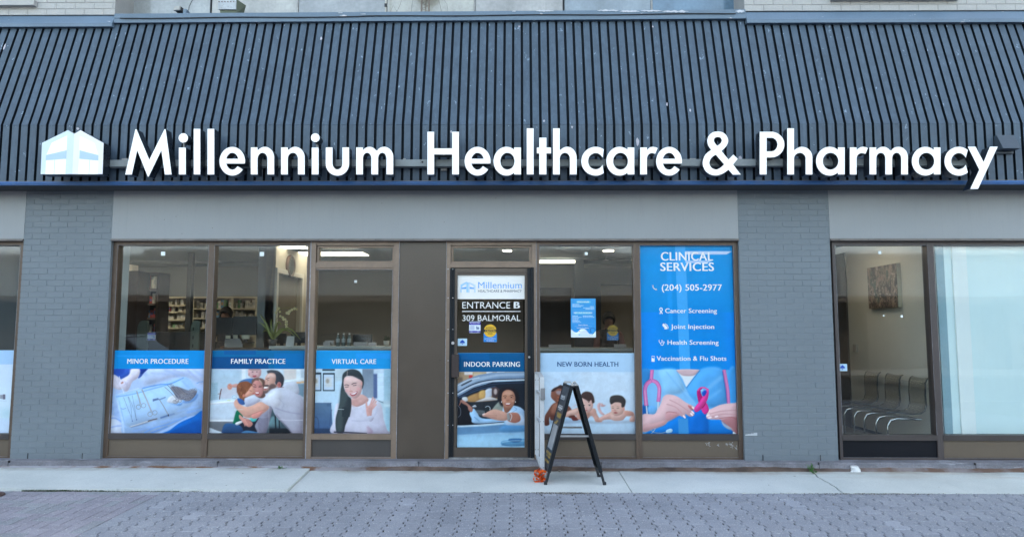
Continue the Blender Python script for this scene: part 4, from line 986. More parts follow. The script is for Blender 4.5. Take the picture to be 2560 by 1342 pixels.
for k in range(40):
    c = Vector((rr.uniform(a.x, b.x), rr.uniform(.14, .29), zhi + rr.uniform(-.02, .05))); d = Vector((rr.uniform(-1, 1), rr.uniform(-1, .3), rr.uniform(.2, 1))).normalized() * .05
    s_ = d.cross(Vector((0, 0, 1))).normalized() * .012
    mb.add([c, c + d * .5 + s_, c + d, c + d * .5 - s_], [(0, 1, 2, 3)])
mb.build('foliage', surf('bright_leaf', (0.14, 0.30, 0.04), 0.5, var=0.3), PLN, recalc=False)
ST = empty('rusty_stand', tuple(P(1064, 28, 0.3)), 'rust coloured round tray on a small lattice stand behind the ridge flashing', 'stand')
mb = MB(); c = P(1064, -21, 0.3); mb.lathe((c.x, 0.3, c.z), [(0.0, 0.0), (0.11, 0.0), (0.14, 0.02), (0.145, 0.06), (0.13, 0.06)], 26); mb.build('tray', surf('rust_red', (0.14, 0.05, 0.035), 0.8, var=0.4, vscale=20), ST)
mb = MB(); zt_ = c.z; zb_ = P(1064, 30, 0.3).z - .05
for sx in (-.047, .045, .0): 
    for sy in ((-.04, .04) if sx else (0.045,)): mb.tube([(c.x + sx, .3 + sy, zb_), (c.x + sx, .3 + sy, zt_)], 0.006, 6)
nz = 9
for k in range(nz):
    za = zb_ + (zt_ - zb_) * k / nz; zc_ = zb_ + (zt_ - zb_) * (k + 1) / nz; s = -1 if k % 2 else 1
    mb.tube([(c.x - .047 * s, .26, za), (c.x + .045 * s, .26, zc_)], 0.003, 5)
mb.build('lattice', surf('weathered_steel', (0.2, 0.17, 0.15), 0.7, var=0.3), ST)
for a_, b_, c_ in (((1028, 30), (1030, 14), (1034, -10)), ((1104, 30), (1100, 14), (1094, -10)), ((1120, 30), (1117, 10), (1100, -12)), ((992, 30), (1000, 14), (1006, -6)), ((976, 30), (983, 14), (992, 29))):
    mb = MB(); mb.tube([P(*a_, .33), P(*b_, .33), P(*c_, .33)], 0.0016, 4); mb.build('guy_wire', M_black, ST)
mb = MB(); p0 = P(964, 30, .3); mb.box(p0.x - .008, p0.x + .012, .29, .31, p0.z - .05, p0.z + .5); mb.box(p0.x - .012, p0.x + .018, .28, .29, P(964, 15, .3).z - .02, P(964, 15, .3).z + .02, 1)
mb.build('slim_post', [surf('cream_paint', (0.42, 0.41, 0.38), 0.6), M_black], label='slim cream post left of the rusty stand above the flashing', cat='post')
# white markers of peeled paint stuck to the ribs
rr = random.Random(12)
for px, py, w_, h_ in ((1594, 355, 5, 11), (1725, 277, 3, 5), (1667, 262, 2.5, 6), (1850, 395, 6, 6), (195, 322, 4, 4), (803, 97, 3, 7), (1298, 67, 3.5, 2), (1128, 330, 2.5, 4), (1430, 318, 2.5, 4), (1360, 303, 3, 3.5), (12, 118, 3, 10), (1632, 68, 2.5, 3.5)):
    y_ = KY - 0.002 if py > 312 else KY + (ytop - KY) * (312 - py) / 262 - 0.002
    c = P(px, py, y_); n = 11
    if py > 312: pts = [(c.x + w_ / 233 * rr.uniform(.6, 1.15) * math.cos(6.283 * i / n), KY - 0.0045, c.z + h_ / 233 * rr.uniform(.6, 1.15) * math.sin(6.283 * i / n)) for i in range(n)]
    else:
        pts = []
        for i in range(n):
            zz = c.z + h_ / 233 * rr.uniform(.6, 1.15) * math.sin(6.283 * i / n); yy = KY + (tp.y - KY) * (zz - zk) / (tp.z - zk) - 0.005
            pts.append((c.x + w_ / 233 * rr.uniform(.6, 1.15) * math.cos(6.283 * i / n), yy, zz))
    mb = MB(); mb.add(pts, [tuple(range(n))]); mb.build('peeled_patch', surf('bare_primer', (0.46, 0.44, 0.50), 0.8, var=0.15, vscale=30), MANS, recalc=False)

# peeled white paint along the ridge flashing
rr = random.Random(44)
for a_, b_, r_, hh, lbn in ((1492, 1548, 27, 3.0, 0), (1548, 1600, 29, 4.0, 1), (1600, 1655, 28, 3.6, 2), (1655, 1722, 29.5, 4.2, 3), (1340, 1385, 28, 3.2, 4), (1838, 1862, 29, 4.6, 5), (1280, 1290, 29, 1.6, 6), (845, 857, 33, 1.4, 7), (900, 915, 36, 1.6, 8)):
    n = 26; top_, bot_ = [], []
    for i in range(n + 1):
        t = i / n; e = min(1, 6 * t, 6 * (1 - t)); px = a_ + (b_ - a_) * t; w1 = (.55 + .6 * mnoise.noise(Vector((px * .11, a_, 1)))) * e; w2 = (.45 + .9 * mnoise.noise(Vector((px * .16, a_, 7)))) * e
        top_.append((px, r_ - hh * max(0.05, w1))); bot_.append((px, r_ + hh * max(0.05, w2)))
    vs = [P(q_[0], q_[1], 0.0505) for q_ in top_ + bot_]; m_ = n + 1
    mb = MB(); mb.add(vs, [(i, i + 1, m_ + i + 1, m_ + i) for i in range(n)]); mb.build('peeled_patch', surf('peeled_white', (0.52, 0.55, 0.62), 0.8, var=0.12, vscale=20), FL if False else MANS, recalc=False)
# ================================================================ printed window posters
# A small painter: shapes are laid down on a grid, then printed onto the vertices of the poster film.
ILL = np.array([1.24, 1.28, 1.33]) * 0.86       # the tint of the open-shade light the print is seen in
def srgb2lin(a):
    a = np.clip(a, 0, 1); return np.where(a <= 0.04045, a / 12.92, ((a + 0.055) / 1.055) ** 2.4)
class Canvas:
    """drawn in the coordinates of an enlarged view: origin (ox, oy), zoom z; res = grid cells per photo pixel"""
    def __init__(s, ox, oy, z, w, h, base, res=1.7):
        s.ox, s.oy, s.z, s.res = ox, oy, z, res
        s.W = int(w / z * res) + 1; s.H = int(h / z * res) + 1
        s.k = res / z; s.a = np.zeros((s.H, s.W, 3)); s.a[:] = np.array(base) / 255.0
    def _smooth(s, pts, seg=6, closed=True):
        n = len(pts); out = []
        rng_ = range(n) if closed else range(n - 1)
        for i in rng_:
            p0 = pts[(i - 1) % n] if closed or i > 0 else pts[i]; p1 = pts[i]; p2 = pts[(i + 1) % n]; p3 = pts[(i + 2) % n] if closed or i + 2 < n else p2
            for k in range(seg):
                t = k / seg
                out.append(tuple(0.5 * ((2 * p1[a]) + (-p0[a] + p2[a]) * t + (2 * p0[a] - 5 * p1[a] + 4 * p2[a] - p3[a]) * t * t + (-p0[a] + 3 * p1[a] - 3 * p2[a] + p3[a]) * t ** 3) for a in (0, 1)))
        if not closed: out.append(pts[-1])
        return out
    def _blend(s, m, x0, y0, c, alpha, c2=None, axis=1):
        h, w_ = m.shape
        c = np.array(c) / 255.0
        if c2 is not None:
            c2 = np.array(c2) / 255.0; t = np.linspace(0, 1, h)[:, None, None] if axis == 1 else np.linspace(0, 1, w_)[None, :, None]
            c = c * (1 - t) + c2 * t
        m = (m * alpha)[:, :, None]
        s.a[y0:y0 + h, x0:x0 + w_] = s.a[y0:y0 + h, x0:x0 + w_] * (1 - m) + c * m
    def _mask(s, pts, blur):
        P_ = np.array(pts, float) * s.k; pad = int(blur * s.k * 2) + 2
        x0 = max(0, int(P_[:, 0].min()) - pad); x1 = min(s.W, int(P_[:, 0].max()) + pad + 2); y0 = max(0, int(P_[:, 1].min()) - pad); y1 = min(s.H, int(P_[:, 1].max()) + pad + 2)
        if x1 <= x0 or y1 <= y0: return None
        S = 3; xs = (np.arange((x1 - x0) * S) + 0.5) / S + x0 - 0.5; ys = (np.arange((y1 - y0) * S) + 0.5) / S + y0 - 0.5
        m = np.zeros((len(ys), len(xs)), bool)
        n = len(P_)
        for i in range(n):
            ax, ay = P_[i]; bx_, by_ = P_[(i + 1) % n]
            if ay == by_: continue
            r_ = (ys > min(ay, by_)) & (ys <= max(ay, by_))
            if not r_.any(): continue
            xi = ax + (ys[r_] - ay) / (by_ - ay) * (bx_ - ax)
            m[r_] ^= xs[None, :] > xi[:, None]
        m = m.reshape(y1 - y0, S, x1 - x0, S).mean(axis=(1, 3))
        b = int(round(blur * s.k))
        for _ in range(2):
            if b > 0:
                ker = np.ones(2 * b + 1) / (2 * b + 1)
                m = np.apply_along_axis(lambda v: np.convolve(v, ker, 'same'), 0, m); m = np.apply_along_axis(lambda v: np.convolve(v, ker, 'same'), 1, m)
        return m, x0, y0
    def poly(s, pts, c, blur=0, alpha=1.0, smooth=True, c2=None, axis=1):
        r_ = s._mask(s._smooth(pts) if smooth and len(pts) > 2 else pts, blur)
        if not r_: return
        s._blend(r_[0], r_[1], r_[2], c, alpha, c2, axis)
        m, x0, y0 = r_
        if smooth and alpha == 1.0 and min(m.shape) > 7:      # soft studio modelling printed in the photograph on the poster
            q = max(1, int(0.13 * min(m.shape))); bm = m.copy()
            for _ in range(2):
                for ax in (0, 1):
                    p_ = np.pad(bm, [(q, q) if a == ax else (0, 0) for a in (0, 1)]); cs = np.concatenate([np.zeros_like(np.take(p_, [0], axis=ax)), np.cumsum(p_, axis=ax)], axis=ax); L_ = bm.shape[ax]
                    bm = (np.take(cs, range(2 * q + 1, 2 * q + 1 + L_), axis=ax) - np.take(cs, range(0, L_), axis=ax)) / (2 * q + 1)
            gy, gx = np.gradient(bm); sh = np.clip((0.9 * gx + 1.0 * gy) * q * 0.28, -.16, .10) - 0.08 * (1 - bm) * m
            s.a[y0:y0 + m.shape[0], x0:x0 + m.shape[1]] *= 1 + (sh * m)[:, :, None] * np.array([0.85, 1.0, 0.95])
    def rect(s, x0, y0, x1, y1, c, blur=0, alpha=1.0, c2=None, axis=1): s.poly([(x0, y0), (x1, y0), (x1, y1), (x0, y1)], c, blur, alpha, False, c2, axis)
    def ell(s, cx, cy, rx, ry, c, rot=0, blur=0, alpha=1.0, c2=None, axis=1):
        a = np.linspace(0, 2 * math.pi, 28, endpoint=False); cr_, sr = math.cos(R(rot)), math.sin(R(rot))
        s.poly([(cx + rx * math.cos(t) * cr_ - ry * math.sin(t) * sr, cy + rx * math.cos(t) * sr + ry * math.sin(t) * cr_) for t in a], c, blur, alpha, False, c2, axis)
    def line(s, pts, w_, c, blur=0, alpha=1.0, smooth=True):
        p = s._smooth(pts, 6, False) if smooth and len(pts) > 2 else pts
        ws = w_ if isinstance(w_, (tuple, list)) else (w_, w_); L, Rr = [], []
        for i, q in enumerate(p):
            a = p[max(0, i - 1)]; b = p[min(len(p) - 1, i + 1)]; d = math.hypot(b[0] - a[0], b[1] - a[1]) or 1
            nx_, ny_ = -(b[1] - a[1]) / d, (b[0] - a[0]) / d; h = (ws[0] + (ws[1] - ws[0]) * i / max(1, len(p) - 1)) / 2
            L.append((q[0] + nx_ * h, q[1] + ny_ * h)); Rr.append((q[0] - nx_ * h, q[1] - ny_ * h))
        r_ = s._mask(L + Rr[::-1], blur)
        if r_: s._blend(r_[0], r_[1], r_[2], c, alpha)
    def ring(s, cx, cy, rx, ry, w_, c, rot=0, alpha=1.0):
        a = np.linspace(0, 2 * math.pi, 22); cr_, sr = math.cos(R(rot)), math.sin(R(rot))
        s.line([(cx + rx * math.cos(t) * cr_ - ry * math.sin(t) * sr, cy + rx * math.cos(t) * sr + ry * math.sin(t) * cr_) for t in a], w_, c, alpha=alpha, smooth=False)
    def noise(s, amt, seed=0, cell=3):
        r_ = np.random.RandomState(seed); n = r_.rand(s.H // cell + 2, s.W // cell + 2); n = np.kron(n, np.ones((cell, cell)))[:s.H, :s.W]
        s.a = np.clip(s.a + (n[:, :, None] - 0.5) * amt, 0, 1)
    def soft(s, r=2.2, mixv=0.18):
        b = s.a.copy(); n_ = int(r * s.res)
        for ax in (0, 1):
            for _ in range(2):
                p_ = np.pad(b, [(n_, n_) if a == ax else (0, 0) for a in range(3)], 'edge'); cs = np.cumsum(p_, axis=ax); z_ = np.zeros_like(np.take(cs, [0], axis=ax)); cs = np.concatenate([z_, cs], axis=ax); L_ = b.shape[ax]
                b = (np.take(cs, range(2 * n_ + 1, 2 * n_ + 1 + L_), axis=ax) - np.take(cs, range(0, L_), axis=ax)) / (2 * n_ + 1)
        s.a = s.a * (1 - mixv) + b * mixv; s.grain(int(s.ox) % 89, 0.05, 0.0)
    def grain(s, seed=1, amt=0.10, fine=0.05):
        r_ = np.random.RandomState(seed); acc = np.zeros((s.H, s.W))
        for cell, w_ in ((34, 1.0), (15, .8), (7, .55), (3, .3)):
            g_ = r_.rand(s.H // cell + 3, s.W // cell + 3); yy = np.arange(s.H) / cell; xx_ = np.arange(s.W) / cell; i = yy.astype(int); j = xx_.astype(int); fy = (yy - i)[:, None]; fx = (xx_ - j)[None, :]
            fy = fy * fy * (3 - 2 * fy); fx = fx * fx * (3 - 2 * fx)
            acc += w_ * ((g_[i][:, j] * (1 - fx) + g_[i][:, j + 1] * fx) * (1 - fy) + (g_[i + 1][:, j] * (1 - fx) + g_[i + 1][:, j + 1] * fx) * fy - .5)
        s.a = np.clip(s.a * (1 + amt * acc[:, :, None]) + (r_.rand(s.H, s.W)[:, :, None] - .5) * fine, 0, 1)
    def sample(s, px, py):
        u = np.clip((px - s.ox) * s.res, 0, s.W - 1.001); v = np.clip((py - s.oy) * s.res, 0, s.H - 1.001)
        i, j = u.astype(int), v.astype(int); fu, fv = (u - i)[:, None], (v - j)[:, None]
        return (s.a[j, i] * (1 - fu) + s.a[j, i + 1] * fu) * (1 - fv) + (s.a[j + 1, i] * (1 - fu) + s.a[j + 1, i + 1] * fu) * fv
def print_mat():
    m, n, b = nodes('printed_film')
    a = N(n, 'ShaderNodeVertexColor', layer_name='print')
    n.links.new(a.outputs[0], b.inputs['Base Color']); b.inputs['Roughness'].default_value = 0.45
    b.inputs['Coat Weight'].default_value = 0.12; b.inputs['Coat Roughness'].default_value = 0.06; b.inputs['Specular IOR Level'].default_value = 0.15
    return m
M_print = print_mat()
def poster(name, corners, cv, y=YG - 0.003, n=None, label=None, cat='poster', parent=None, lift=None):
    """corners: top-left, top-right, bottom-right, bottom-left in photo pixels; the film is a true rectangle on the glass"""
    q = [P(c[0], c[1], y) for c in corners]
    xa, xb = (q[0].x + q[3].x) / 2, (q[1].x + q[2].x) / 2; zt, zb = (q[0].z + q[1].z) / 2, (q[3].z + q[2].z) / 2
    if name in ('window_poster', 'door_poster', 'window_banner'): cv.grain(int(corners[0][0]) % 97, 0.022, 0.03)
    res = cv.res; nx_ = int(abs(corners[1][0] - corners[0][0]) * min(res, 1.45)) + 1; nz = int(abs(corners[3][1] - corners[0][1]) * min(res, 1.45)) + 1
    xs = np.linspace(xa, xb, nx_ + 1); zs = np.linspace(zt, zb, nz + 1)
    XX, ZZ = np.meshgrid(xs, zs); Rt = np.array(R3.transposed()); rel = np.stack([XX.ravel() - CAM.x, np.full(XX.size, y - CAM.y), ZZ.ravel() - CAM.z])
    c3 = Rt @ rel; px = 1280 + F * c3[0] / -c3[2]; py = 671 - F * c3[1] / -c3[2]
    colr = srgb2lin(cv.sample(px, py)); colr = np.clip(colr / ILL, 0.0, 0.92)
    off = Vector(((xa + xb) / 2, y, zb)) if parent is None else origin_of(parent)
    V = np.stack([XX.ravel() - off.x, np.full(XX.size, y - off.y), ZZ.ravel() - off.z], 1)
    me = bpy.data.meshes.new(name); nv = len(V)
    me.vertices.add(nv); me.vertices.foreach_set('co', V.astype(np.float32).ravel())
    idx = np.arange(nv).reshape(nz + 1, nx_ + 1)
    fs = np.stack([idx[1:, :-1], idx[1:, 1:], idx[:-1, 1:], idx[:-1, :-1]], -1).reshape(-1, 4)
    me.loops.add(len(fs) * 4); me.loops.foreach_set('vertex_index', fs.astype(np.int32).ravel())
    me.polygons.add(len(fs)); me.polygons.foreach_set('loop_start', (np.arange(len(fs)) * 4).astype(np.int32)); me.polygons.foreach_set('loop_total', np.full(len(fs), 4, np.int32))
    me.update(calc_edges=True); me.materials.append(M_print)
    ca = me.color_attributes.new('print', 'FLOAT_COLOR', 'POINT'); ca.data.foreach_set('color', np.concatenate([colr, np.ones((nv, 1))], 1).astype(np.float32).ravel())
    o = bpy.data.objects.new(name, me); col.objects.link(o)
    if parent is None: o.location = off
    else: o.parent = parent
    return tag(o, label, cat if parent is None else None)
M_ink = surf('white_ink', (0.80, 0.80, 0.78), 0.4, var=0.01, fine=0, coat=0.2)
M_inkn = surf('navy_ink', (0.0, 0.055, 0.20), 0.4, var=0, fine=0)
M_inkb = surf('sky_blue_ink', (0.12, 0.38, 0.80), 0.4, var=0, fine=0)
M_inkk = surf('black_ink', (0.015, 0.015, 0.015), 0.4, var=0, fine=0)
def write(parent, name, m, items, y=YG - 0.0045):
    for it in items:
        mb = MB(); lettering(mb, it[0], it[1], it[2], it[3], it[4], y, it[5] if len(it) > 5 else 0.0); o = mb.build(name, m, parent, recalc=False)
    return o
SK = (232, 190, 175)
# ---- 1 surgical tray
c = Canvas(262, 870, 6.1, 1549, 1342, (188, 210, 247))
c.rect(0, 315, 1549, 1342, (190, 212, 248), c2=(160, 195, 245)); c.poly([(650, 315), (1549, 315), (1549, 560), (1250, 440), (1000, 460), (600, 560)], (196, 214, 248), blur=20)
for a, b, d, al in (((560, 330), (640, 420), 60, .5), ((900, 320), (1150, 430), 40, .5), ((1350, 330), (1500, 430), 14, .9), ((60, 950), (240, 860), 50, .5), ((60, 1080), (230, 960), 40, .6), ((100, 1180), (280, 1120), 30, .7)): c.line([a, b], d, (150, 180, 238), blur=14, alpha=al, smooth=False)
c.poly([(30, 1000), (200, 1080), (285, 1200), (300, 1300), (30, 1300)], (215, 228, 250), blur=16); c.line([(40, 1100), (140, 1060), (260, 1120)], 16, (120, 160, 235), blur=8); c.line([(30, 1230), (150, 1190), (280, 1180)], 14, (140, 175, 240), blur=8)
c.line([(55, 790), (130, 830)], 6, (70, 130, 210), blur=2); c.line([(1400, 535), (1450, 515), (1520, 505)], 9, (90, 150, 225), blur=3)
c.poly([(60, 300), (420, 300), (420, 380), (330, 430), (250, 470), (190, 430), (110, 390), (60, 370)], (52, 98, 205), blur=6); c.poly([(170, 310), (300, 310), (270, 400), (200, 410)], (35, 75, 180), blur=12, alpha=.7)
c.poly([(480, 300), (660, 300), (600, 370), (545, 440), (500, 445)], (60, 100, 190), blur=5); c.poly([(540, 315), (640, 315), (570, 390), (530, 370)], (25, 60, 150), blur=5)
c.poly([(160, 715), (400, 655), (700, 590), (1000, 500), (1190, 435), (1290, 470), (1370, 580), (1500, 680), (1500, 960), (1240, 1060), (980, 1200), (720, 1300), (285, 1300), (262, 1150), (215, 960), (185, 800)], (166, 203, 248), blur=4)
c.poly([(200, 760), (450, 680), (1000, 560), (1200, 520), (1350, 700), (1300, 900), (1000, 1060), (700, 1120), (330, 1200), (260, 1000)], (176, 212, 251), blur=14)
c.line([(170, 740), (420, 700), (700, 625), (1000, 545)], 12, (120, 170, 235), blur=3); c.line([(570, 612), (700, 580), (850, 552), (1000, 540), (1200, 450)], 14, (88, 150, 230), blur=4); c.line([(200, 700), (400, 640), (520, 610)], 18, (205, 225, 252), blur=4)
c.line([(190, 790), (230, 960), (270, 1120), (290, 1290)], 18, (205, 226, 252), blur=6); c.line([(215, 790), (255, 960), (300, 1130)], 6, (130, 175, 235), blur=3)
c.poly([(900, 1310), (1000, 1240), (1150, 1130), (1350, 1040), (1500, 960), (1500, 1310)], (12, 98, 190), blur=5); c.poly([(980, 1300), (1200, 1180), (1500, 1100), (1500, 1300)], (6, 78, 165), blur=16, alpha=.7); c.line([(600, 1290), (760, 1210), (980, 1150), (1250, 1040)], 12, (95, 155, 235), blur=5); c.line([(700, 1290), (840, 1240), (960, 1190)], 12, (80, 140, 225), blur=5)
c.poly([(60, 385), (140, 400), (215, 450), (255, 520), (265, 600), (240, 632), (170, 620), (110, 580), (70, 520)], (226, 222, 240), blur=4); c.poly([(420, 310), (530, 318), (520, 420), (480, 470), (420, 510), (385, 590), (345, 650), (300, 655), (280, 620), (250, 610), (215, 540), (255, 475), (350, 420), (395, 350)], (224, 220, 240), blur=4)
c.poly([(395, 320), (530, 330), (500, 430), (400, 400)], (238, 236, 250), blur=10); c.line([(300, 500), (345, 580)], 5, (170, 165, 195), blur=2); c.line([(350, 520), (320, 640)], 5, (175, 170, 198), blur=2); c.line([(290, 560), (330, 540)], 5, (170, 165, 195), blur=2); c.ell(265, 525, 24, 13, (190, 130, 120), rot=-35, blur=2); c.line([(150, 470), (200, 560)], 5, (190, 188, 212), blur=3)
c.line([(218, 425), (240, 500)], 8, (245, 245, 252)); c.line([(258, 600), (292, 690)], 9, (235, 240, 250))
for a_, b_, w_, k_ in (((1010, 480), (1190, 450), 26, (190, 216, 252)), ((1180, 500), (1340, 660), 20, (150, 190, 243)), ((1100, 960), (1440, 880), 22, (150, 190, 243)), ((850, 1130), (1180, 1060), 22, (146, 186, 242)), ((1250, 980), (1480, 930), 26, (120, 168, 235)), ((420, 1270), (700, 1200), 24, (140, 180, 240)), ((1040, 330), (1280, 420), 22, (168, 188, 236)), ((1260, 330), (1490, 540), 26, (166, 184, 232)), ((700, 380), (980, 400), 20, (172, 194, 240)), ((110, 700), (70, 900), 24, (160, 188, 242))):
    c.line([a_, b_], w_, k_, blur=9, alpha=.8)
G1 = (108, 128, 160)
for p in ([(285, 745), (345, 900), (405, 1055), (420, 1110)], [(352, 735), (400, 900), (408, 1050)], [(362, 735), (430, 900), (478, 1070), (485, 1095)], [(418, 715), (450, 880), (478, 1060)]): c.line(p, 5, G1, blur=0.6)
c.ell(420, 1108, 7, 11, (70, 95, 165)); c.ell(486, 1088, 7, 11, (70, 95, 165)); c.line([(240, 915), (280, 925), (325, 910)], 5, (90, 120, 190))
for p, rs in (([(485, 650), (520, 760), (545, 855)], ((513, 893), (590, 872))), ([(565, 625), (640, 790), (712, 965)], ((690, 1003), (762, 980)))):
    c.line(p, 17, (120, 120, 130)); c.line(p, 8, (205, 208, 214))
    for r_ in rs: c.ring(r_[0], r_[1], 35, 33, 9, (112, 118, 135), rot=-20); c.ring(r_[0] - 1, r_[1] - 2, 35, 33, 3, (215, 220, 230), rot=-20)
c.line([(825, 770), (900, 890), (968, 1015)], 12, (110, 112, 120)); c.line([(825, 770), (900, 890), (968, 1015)], 4, (215, 218, 225))
c.poly([(730, 775), (815, 757), (825, 785), (780, 795), (732, 812)], (92, 118, 165), smooth=False); c.poly([(825, 775), (925, 735), (932, 755), (880, 775), (835, 792)], (122, 150, 195), smooth=False); c.poly([(842, 1050), (965, 1008), (972, 1035), (850, 1075)], (95, 125, 172), smooth=False); c.poly([(975, 1008), (1060, 985), (1068, 1008), (985, 1035)], (120, 148, 190), smooth=False); c.ell(970, 1020, 9, 18, (40, 48, 70))
c.poly([(380, 1190), (480, 1160), (660, 1100), (800, 1068), (790, 1085), (660, 1130), (480, 1185), (400, 1205)], (170, 178, 192)); c.line([(390, 1192), (500, 1158), (660, 1108)], 6, (235, 238, 242)); c.line([(655, 1110), (720, 1090), (800, 1072)], 16, (92, 85, 88)); c.line([(400, 1208), (520, 1178), (660, 1135)], 5, (85, 115, 175), blur=2)
c.poly([(950, 790), (1000, 730), (1100, 715), (1180, 760), (1100, 830), (1000, 835), (955, 820)], (222, 228, 240), blur=3); c.poly([(960, 826), (1080, 850), (1180, 830), (1160, 870), (1100, 870)], (110, 160, 225), blur=6); c.poly([(1300, 700), (1420, 690), (1390, 780), (1290, 830), (1180, 820)], (120, 165, 225), blur=8)
rr = random.Random(2)
c.poly([(1000, 600), (1100, 580), (1270, 640), (1400, 640), (1380, 720), (1290, 800), (1210, 790), (1100, 760), (1050, 680)], (118, 122, 140), blur=5)
for k in range(13):
    x_ = 955 + k * 17; c.line([(x_, 560 - (k % 5) * 8 if k < 6 else 585 + (k - 6) * 5), (x_ + 90, 660 + k * 3), (x_ + 150 + k * 3, 735 - k * 4)], 6, ((82, 84, 100), (165, 165, 175), (110, 96, 98))[k % 3])
c.line([(912, 590), (990, 660), (1100, 780)], 7, (110, 108, 120))
for k in range(17):
    cx_, cy_ = [(1065, 815), (1100, 800), (1140, 800), (1085, 820), (1150, 740), (1180, 725), (1210, 715), (1250, 705), (1235, 780), (1270, 770), (1300, 760), (1310, 650), (1345, 640), (1380, 640), (1330, 655), (1325, 720), (1200, 750)][k]
    c.ring(cx_, cy_, 26, 25, 7, (92, 88, 98)); c.ring(cx_ - 2, cy_ - 3, 26, 25, 3, (205, 208, 215))
c.soft(); c.rect(0, 24, 1549, 313, (0, 144, 224)); c.rect(95, 24, 180, 313, (60, 165, 240), alpha=.55); c.rect(180, 105, 1280, 130, (40, 158, 242), blur=3, alpha=.6)
c.rect(30, 22, 1549, 30, (120, 190, 235))
MP = poster('window_poster', [(277.5, 875.5), (512, 875.5), (506.5, 1082.5), (267, 1082.5)], c, label='poster of a surgical instrument tray under a blue minor procedure header')
write(MP, 'lettering', M_ink, [('MINOR PROCEDURE', 318.2, 471, 896.6, 908.6, 0.030)])
# ---- 2 family
c = Canvas(516, 870, 6.1, 1549, 1342, (200, 218, 232))
c.rect(30, 315, 1549, 800, (178, 205, 226), c2=(190, 212, 228)); c.rect(520, 315, 1500, 560, (196, 214, 228), blur=20); c.rect(540, 315, 600, 480, (225, 235, 242), blur=8); c.rect(1180, 320, 1380, 480, (212, 210, 210), blur=8); c.rect(1370, 320, 1440, 470, (225, 240, 248), blur=8); c.poly([(1190, 500), (1480, 450), (1500, 520), (1200, 540)], (215, 225, 232), blur=8)
for k in range(6): c.line([(1200, 345 + k * 26), (1360, 340 + k * 26)], 5, (235, 215, 195), blur=3, alpha=.6)
c.rect(1370, 515, 1440, 535, (235, 170, 110), blur=5); c.rect(1440, 500, 1490, 530, (240, 190, 130), blur=5, alpha=.8)
c.rect(1390, 540, 1500, 740, (120, 150, 170), blur=6); c.poly([(1170, 540), (1330, 510), (1395, 560), (1400, 700), (1200, 690)], (196, 202, 216), blur=5)
c.rect(55, 520, 175, 800, (165, 195, 212), blur=4)
for k in range(9): c.line([(60, 545 + k * 28), (165, 550 + k * 28)], 6, (130, 165, 190), blur=2, alpha=.7)
c.rect(220, 600, 480, 770, (195, 200, 215), blur=10); c.line([(228, 620), (212, 690), (200, 780)], 14, (105, 62, 58), blur=1); c.line([(175, 695), (225, 690)], 8, (110, 65, 60))
c.poly([(30, 830), (300, 775), (520, 770), (520, 850), (470, 1150), (30, 1120)], (196, 212, 228), blur=4); c.poly([(30, 835), (480, 790), (480, 830), (30, 855)], (232, 240, 248), blur=6); c.ell(425, 740, 45, 32, (205, 225, 240), blur=3); c.ring(425, 742, 34, 22, 8, (140, 175, 205)); c.rect(315, 790, 370, 800, (215, 225, 120), blur=2)
c.poly([(30, 1110), (440, 1130), (430, 1310), (30, 1310)], (105, 110, 118), blur=10); c.poly([(30, 1210), (180, 1260), (330, 1310), (30, 1310)], (205, 218, 232), blur=4); c.rect(30, 1085, 450, 1115, (225, 232, 240), blur=4)
c.poly([(930, 880), (1080, 1000), (1350, 1310), (900, 1310)], (62, 82, 92), blur=3); c.poly([(1000, 1040), (1100, 1080), (1130, 1180), (960, 1180)], (98, 132, 140), blur=6); c.line([(1050, 1020), (1060, 1290)], 20, (20, 28, 36), blur=3); c.line([(1110, 1060), (1115, 1230)], 16, (24, 30, 40), blur=3); c.rect(950, 1220, 1300, 1310, (25, 32, 40), blur=8)
# man
c.poly([(820, 800), (900, 710), (1010, 625), (1160, 592), (1250, 630), (1360, 690), (1480, 790), (1490, 1310), (1330, 1310), (1220, 1180), (1090, 1070), (1030, 980), (990, 890), (900, 860)], (196, 200, 216), blur=3, c2=(168, 168, 186))
c.poly([(850, 790), (1010, 640), (1120, 640), (1150, 760), (1100, 900), (950, 870)], (215, 220, 232), blur=18); c.line([(1050, 905), (1200, 960), (1420, 1000), (1490, 1000)], 14, (150, 150, 172), blur=8); c.line([(1100, 760), (1180, 850), (1150, 920)], 10, (165, 168, 188), blur=8); c.line([(1100, 1080), (1250, 1100), (1480, 1090)], 8, (200, 200, 215), blur=3); c.line([(1060, 1010), (1180, 1150), (1320, 1300)], 18, (135, 130, 148), blur=8)
c.poly([(930, 375), (1000, 345), (1090, 345), (1165, 410), (1185, 480), (1160, 580), (1110, 590), (1060, 560), (1040, 470), (1050, 400), (960, 390)], (58, 62, 72), blur=3); c.poly([(920, 350), (990, 330), (1080, 345), (1120, 380), (1050, 400), (960, 385)], (70, 74, 84), blur=3)
c.poly([(900, 440), (950, 380), (1040, 385), (1060, 460), (1045, 540), (1080, 560), (1060, 600), (990, 620), (940, 660), (900, 690), (850, 670), (850, 600), (880, 560), (855, 520), (890, 480)], (206, 160, 146), blur=3); c.poly([(910, 440), (960, 390), (1030, 395), (1050, 450), (950, 450)], (226, 190, 178), blur=8)
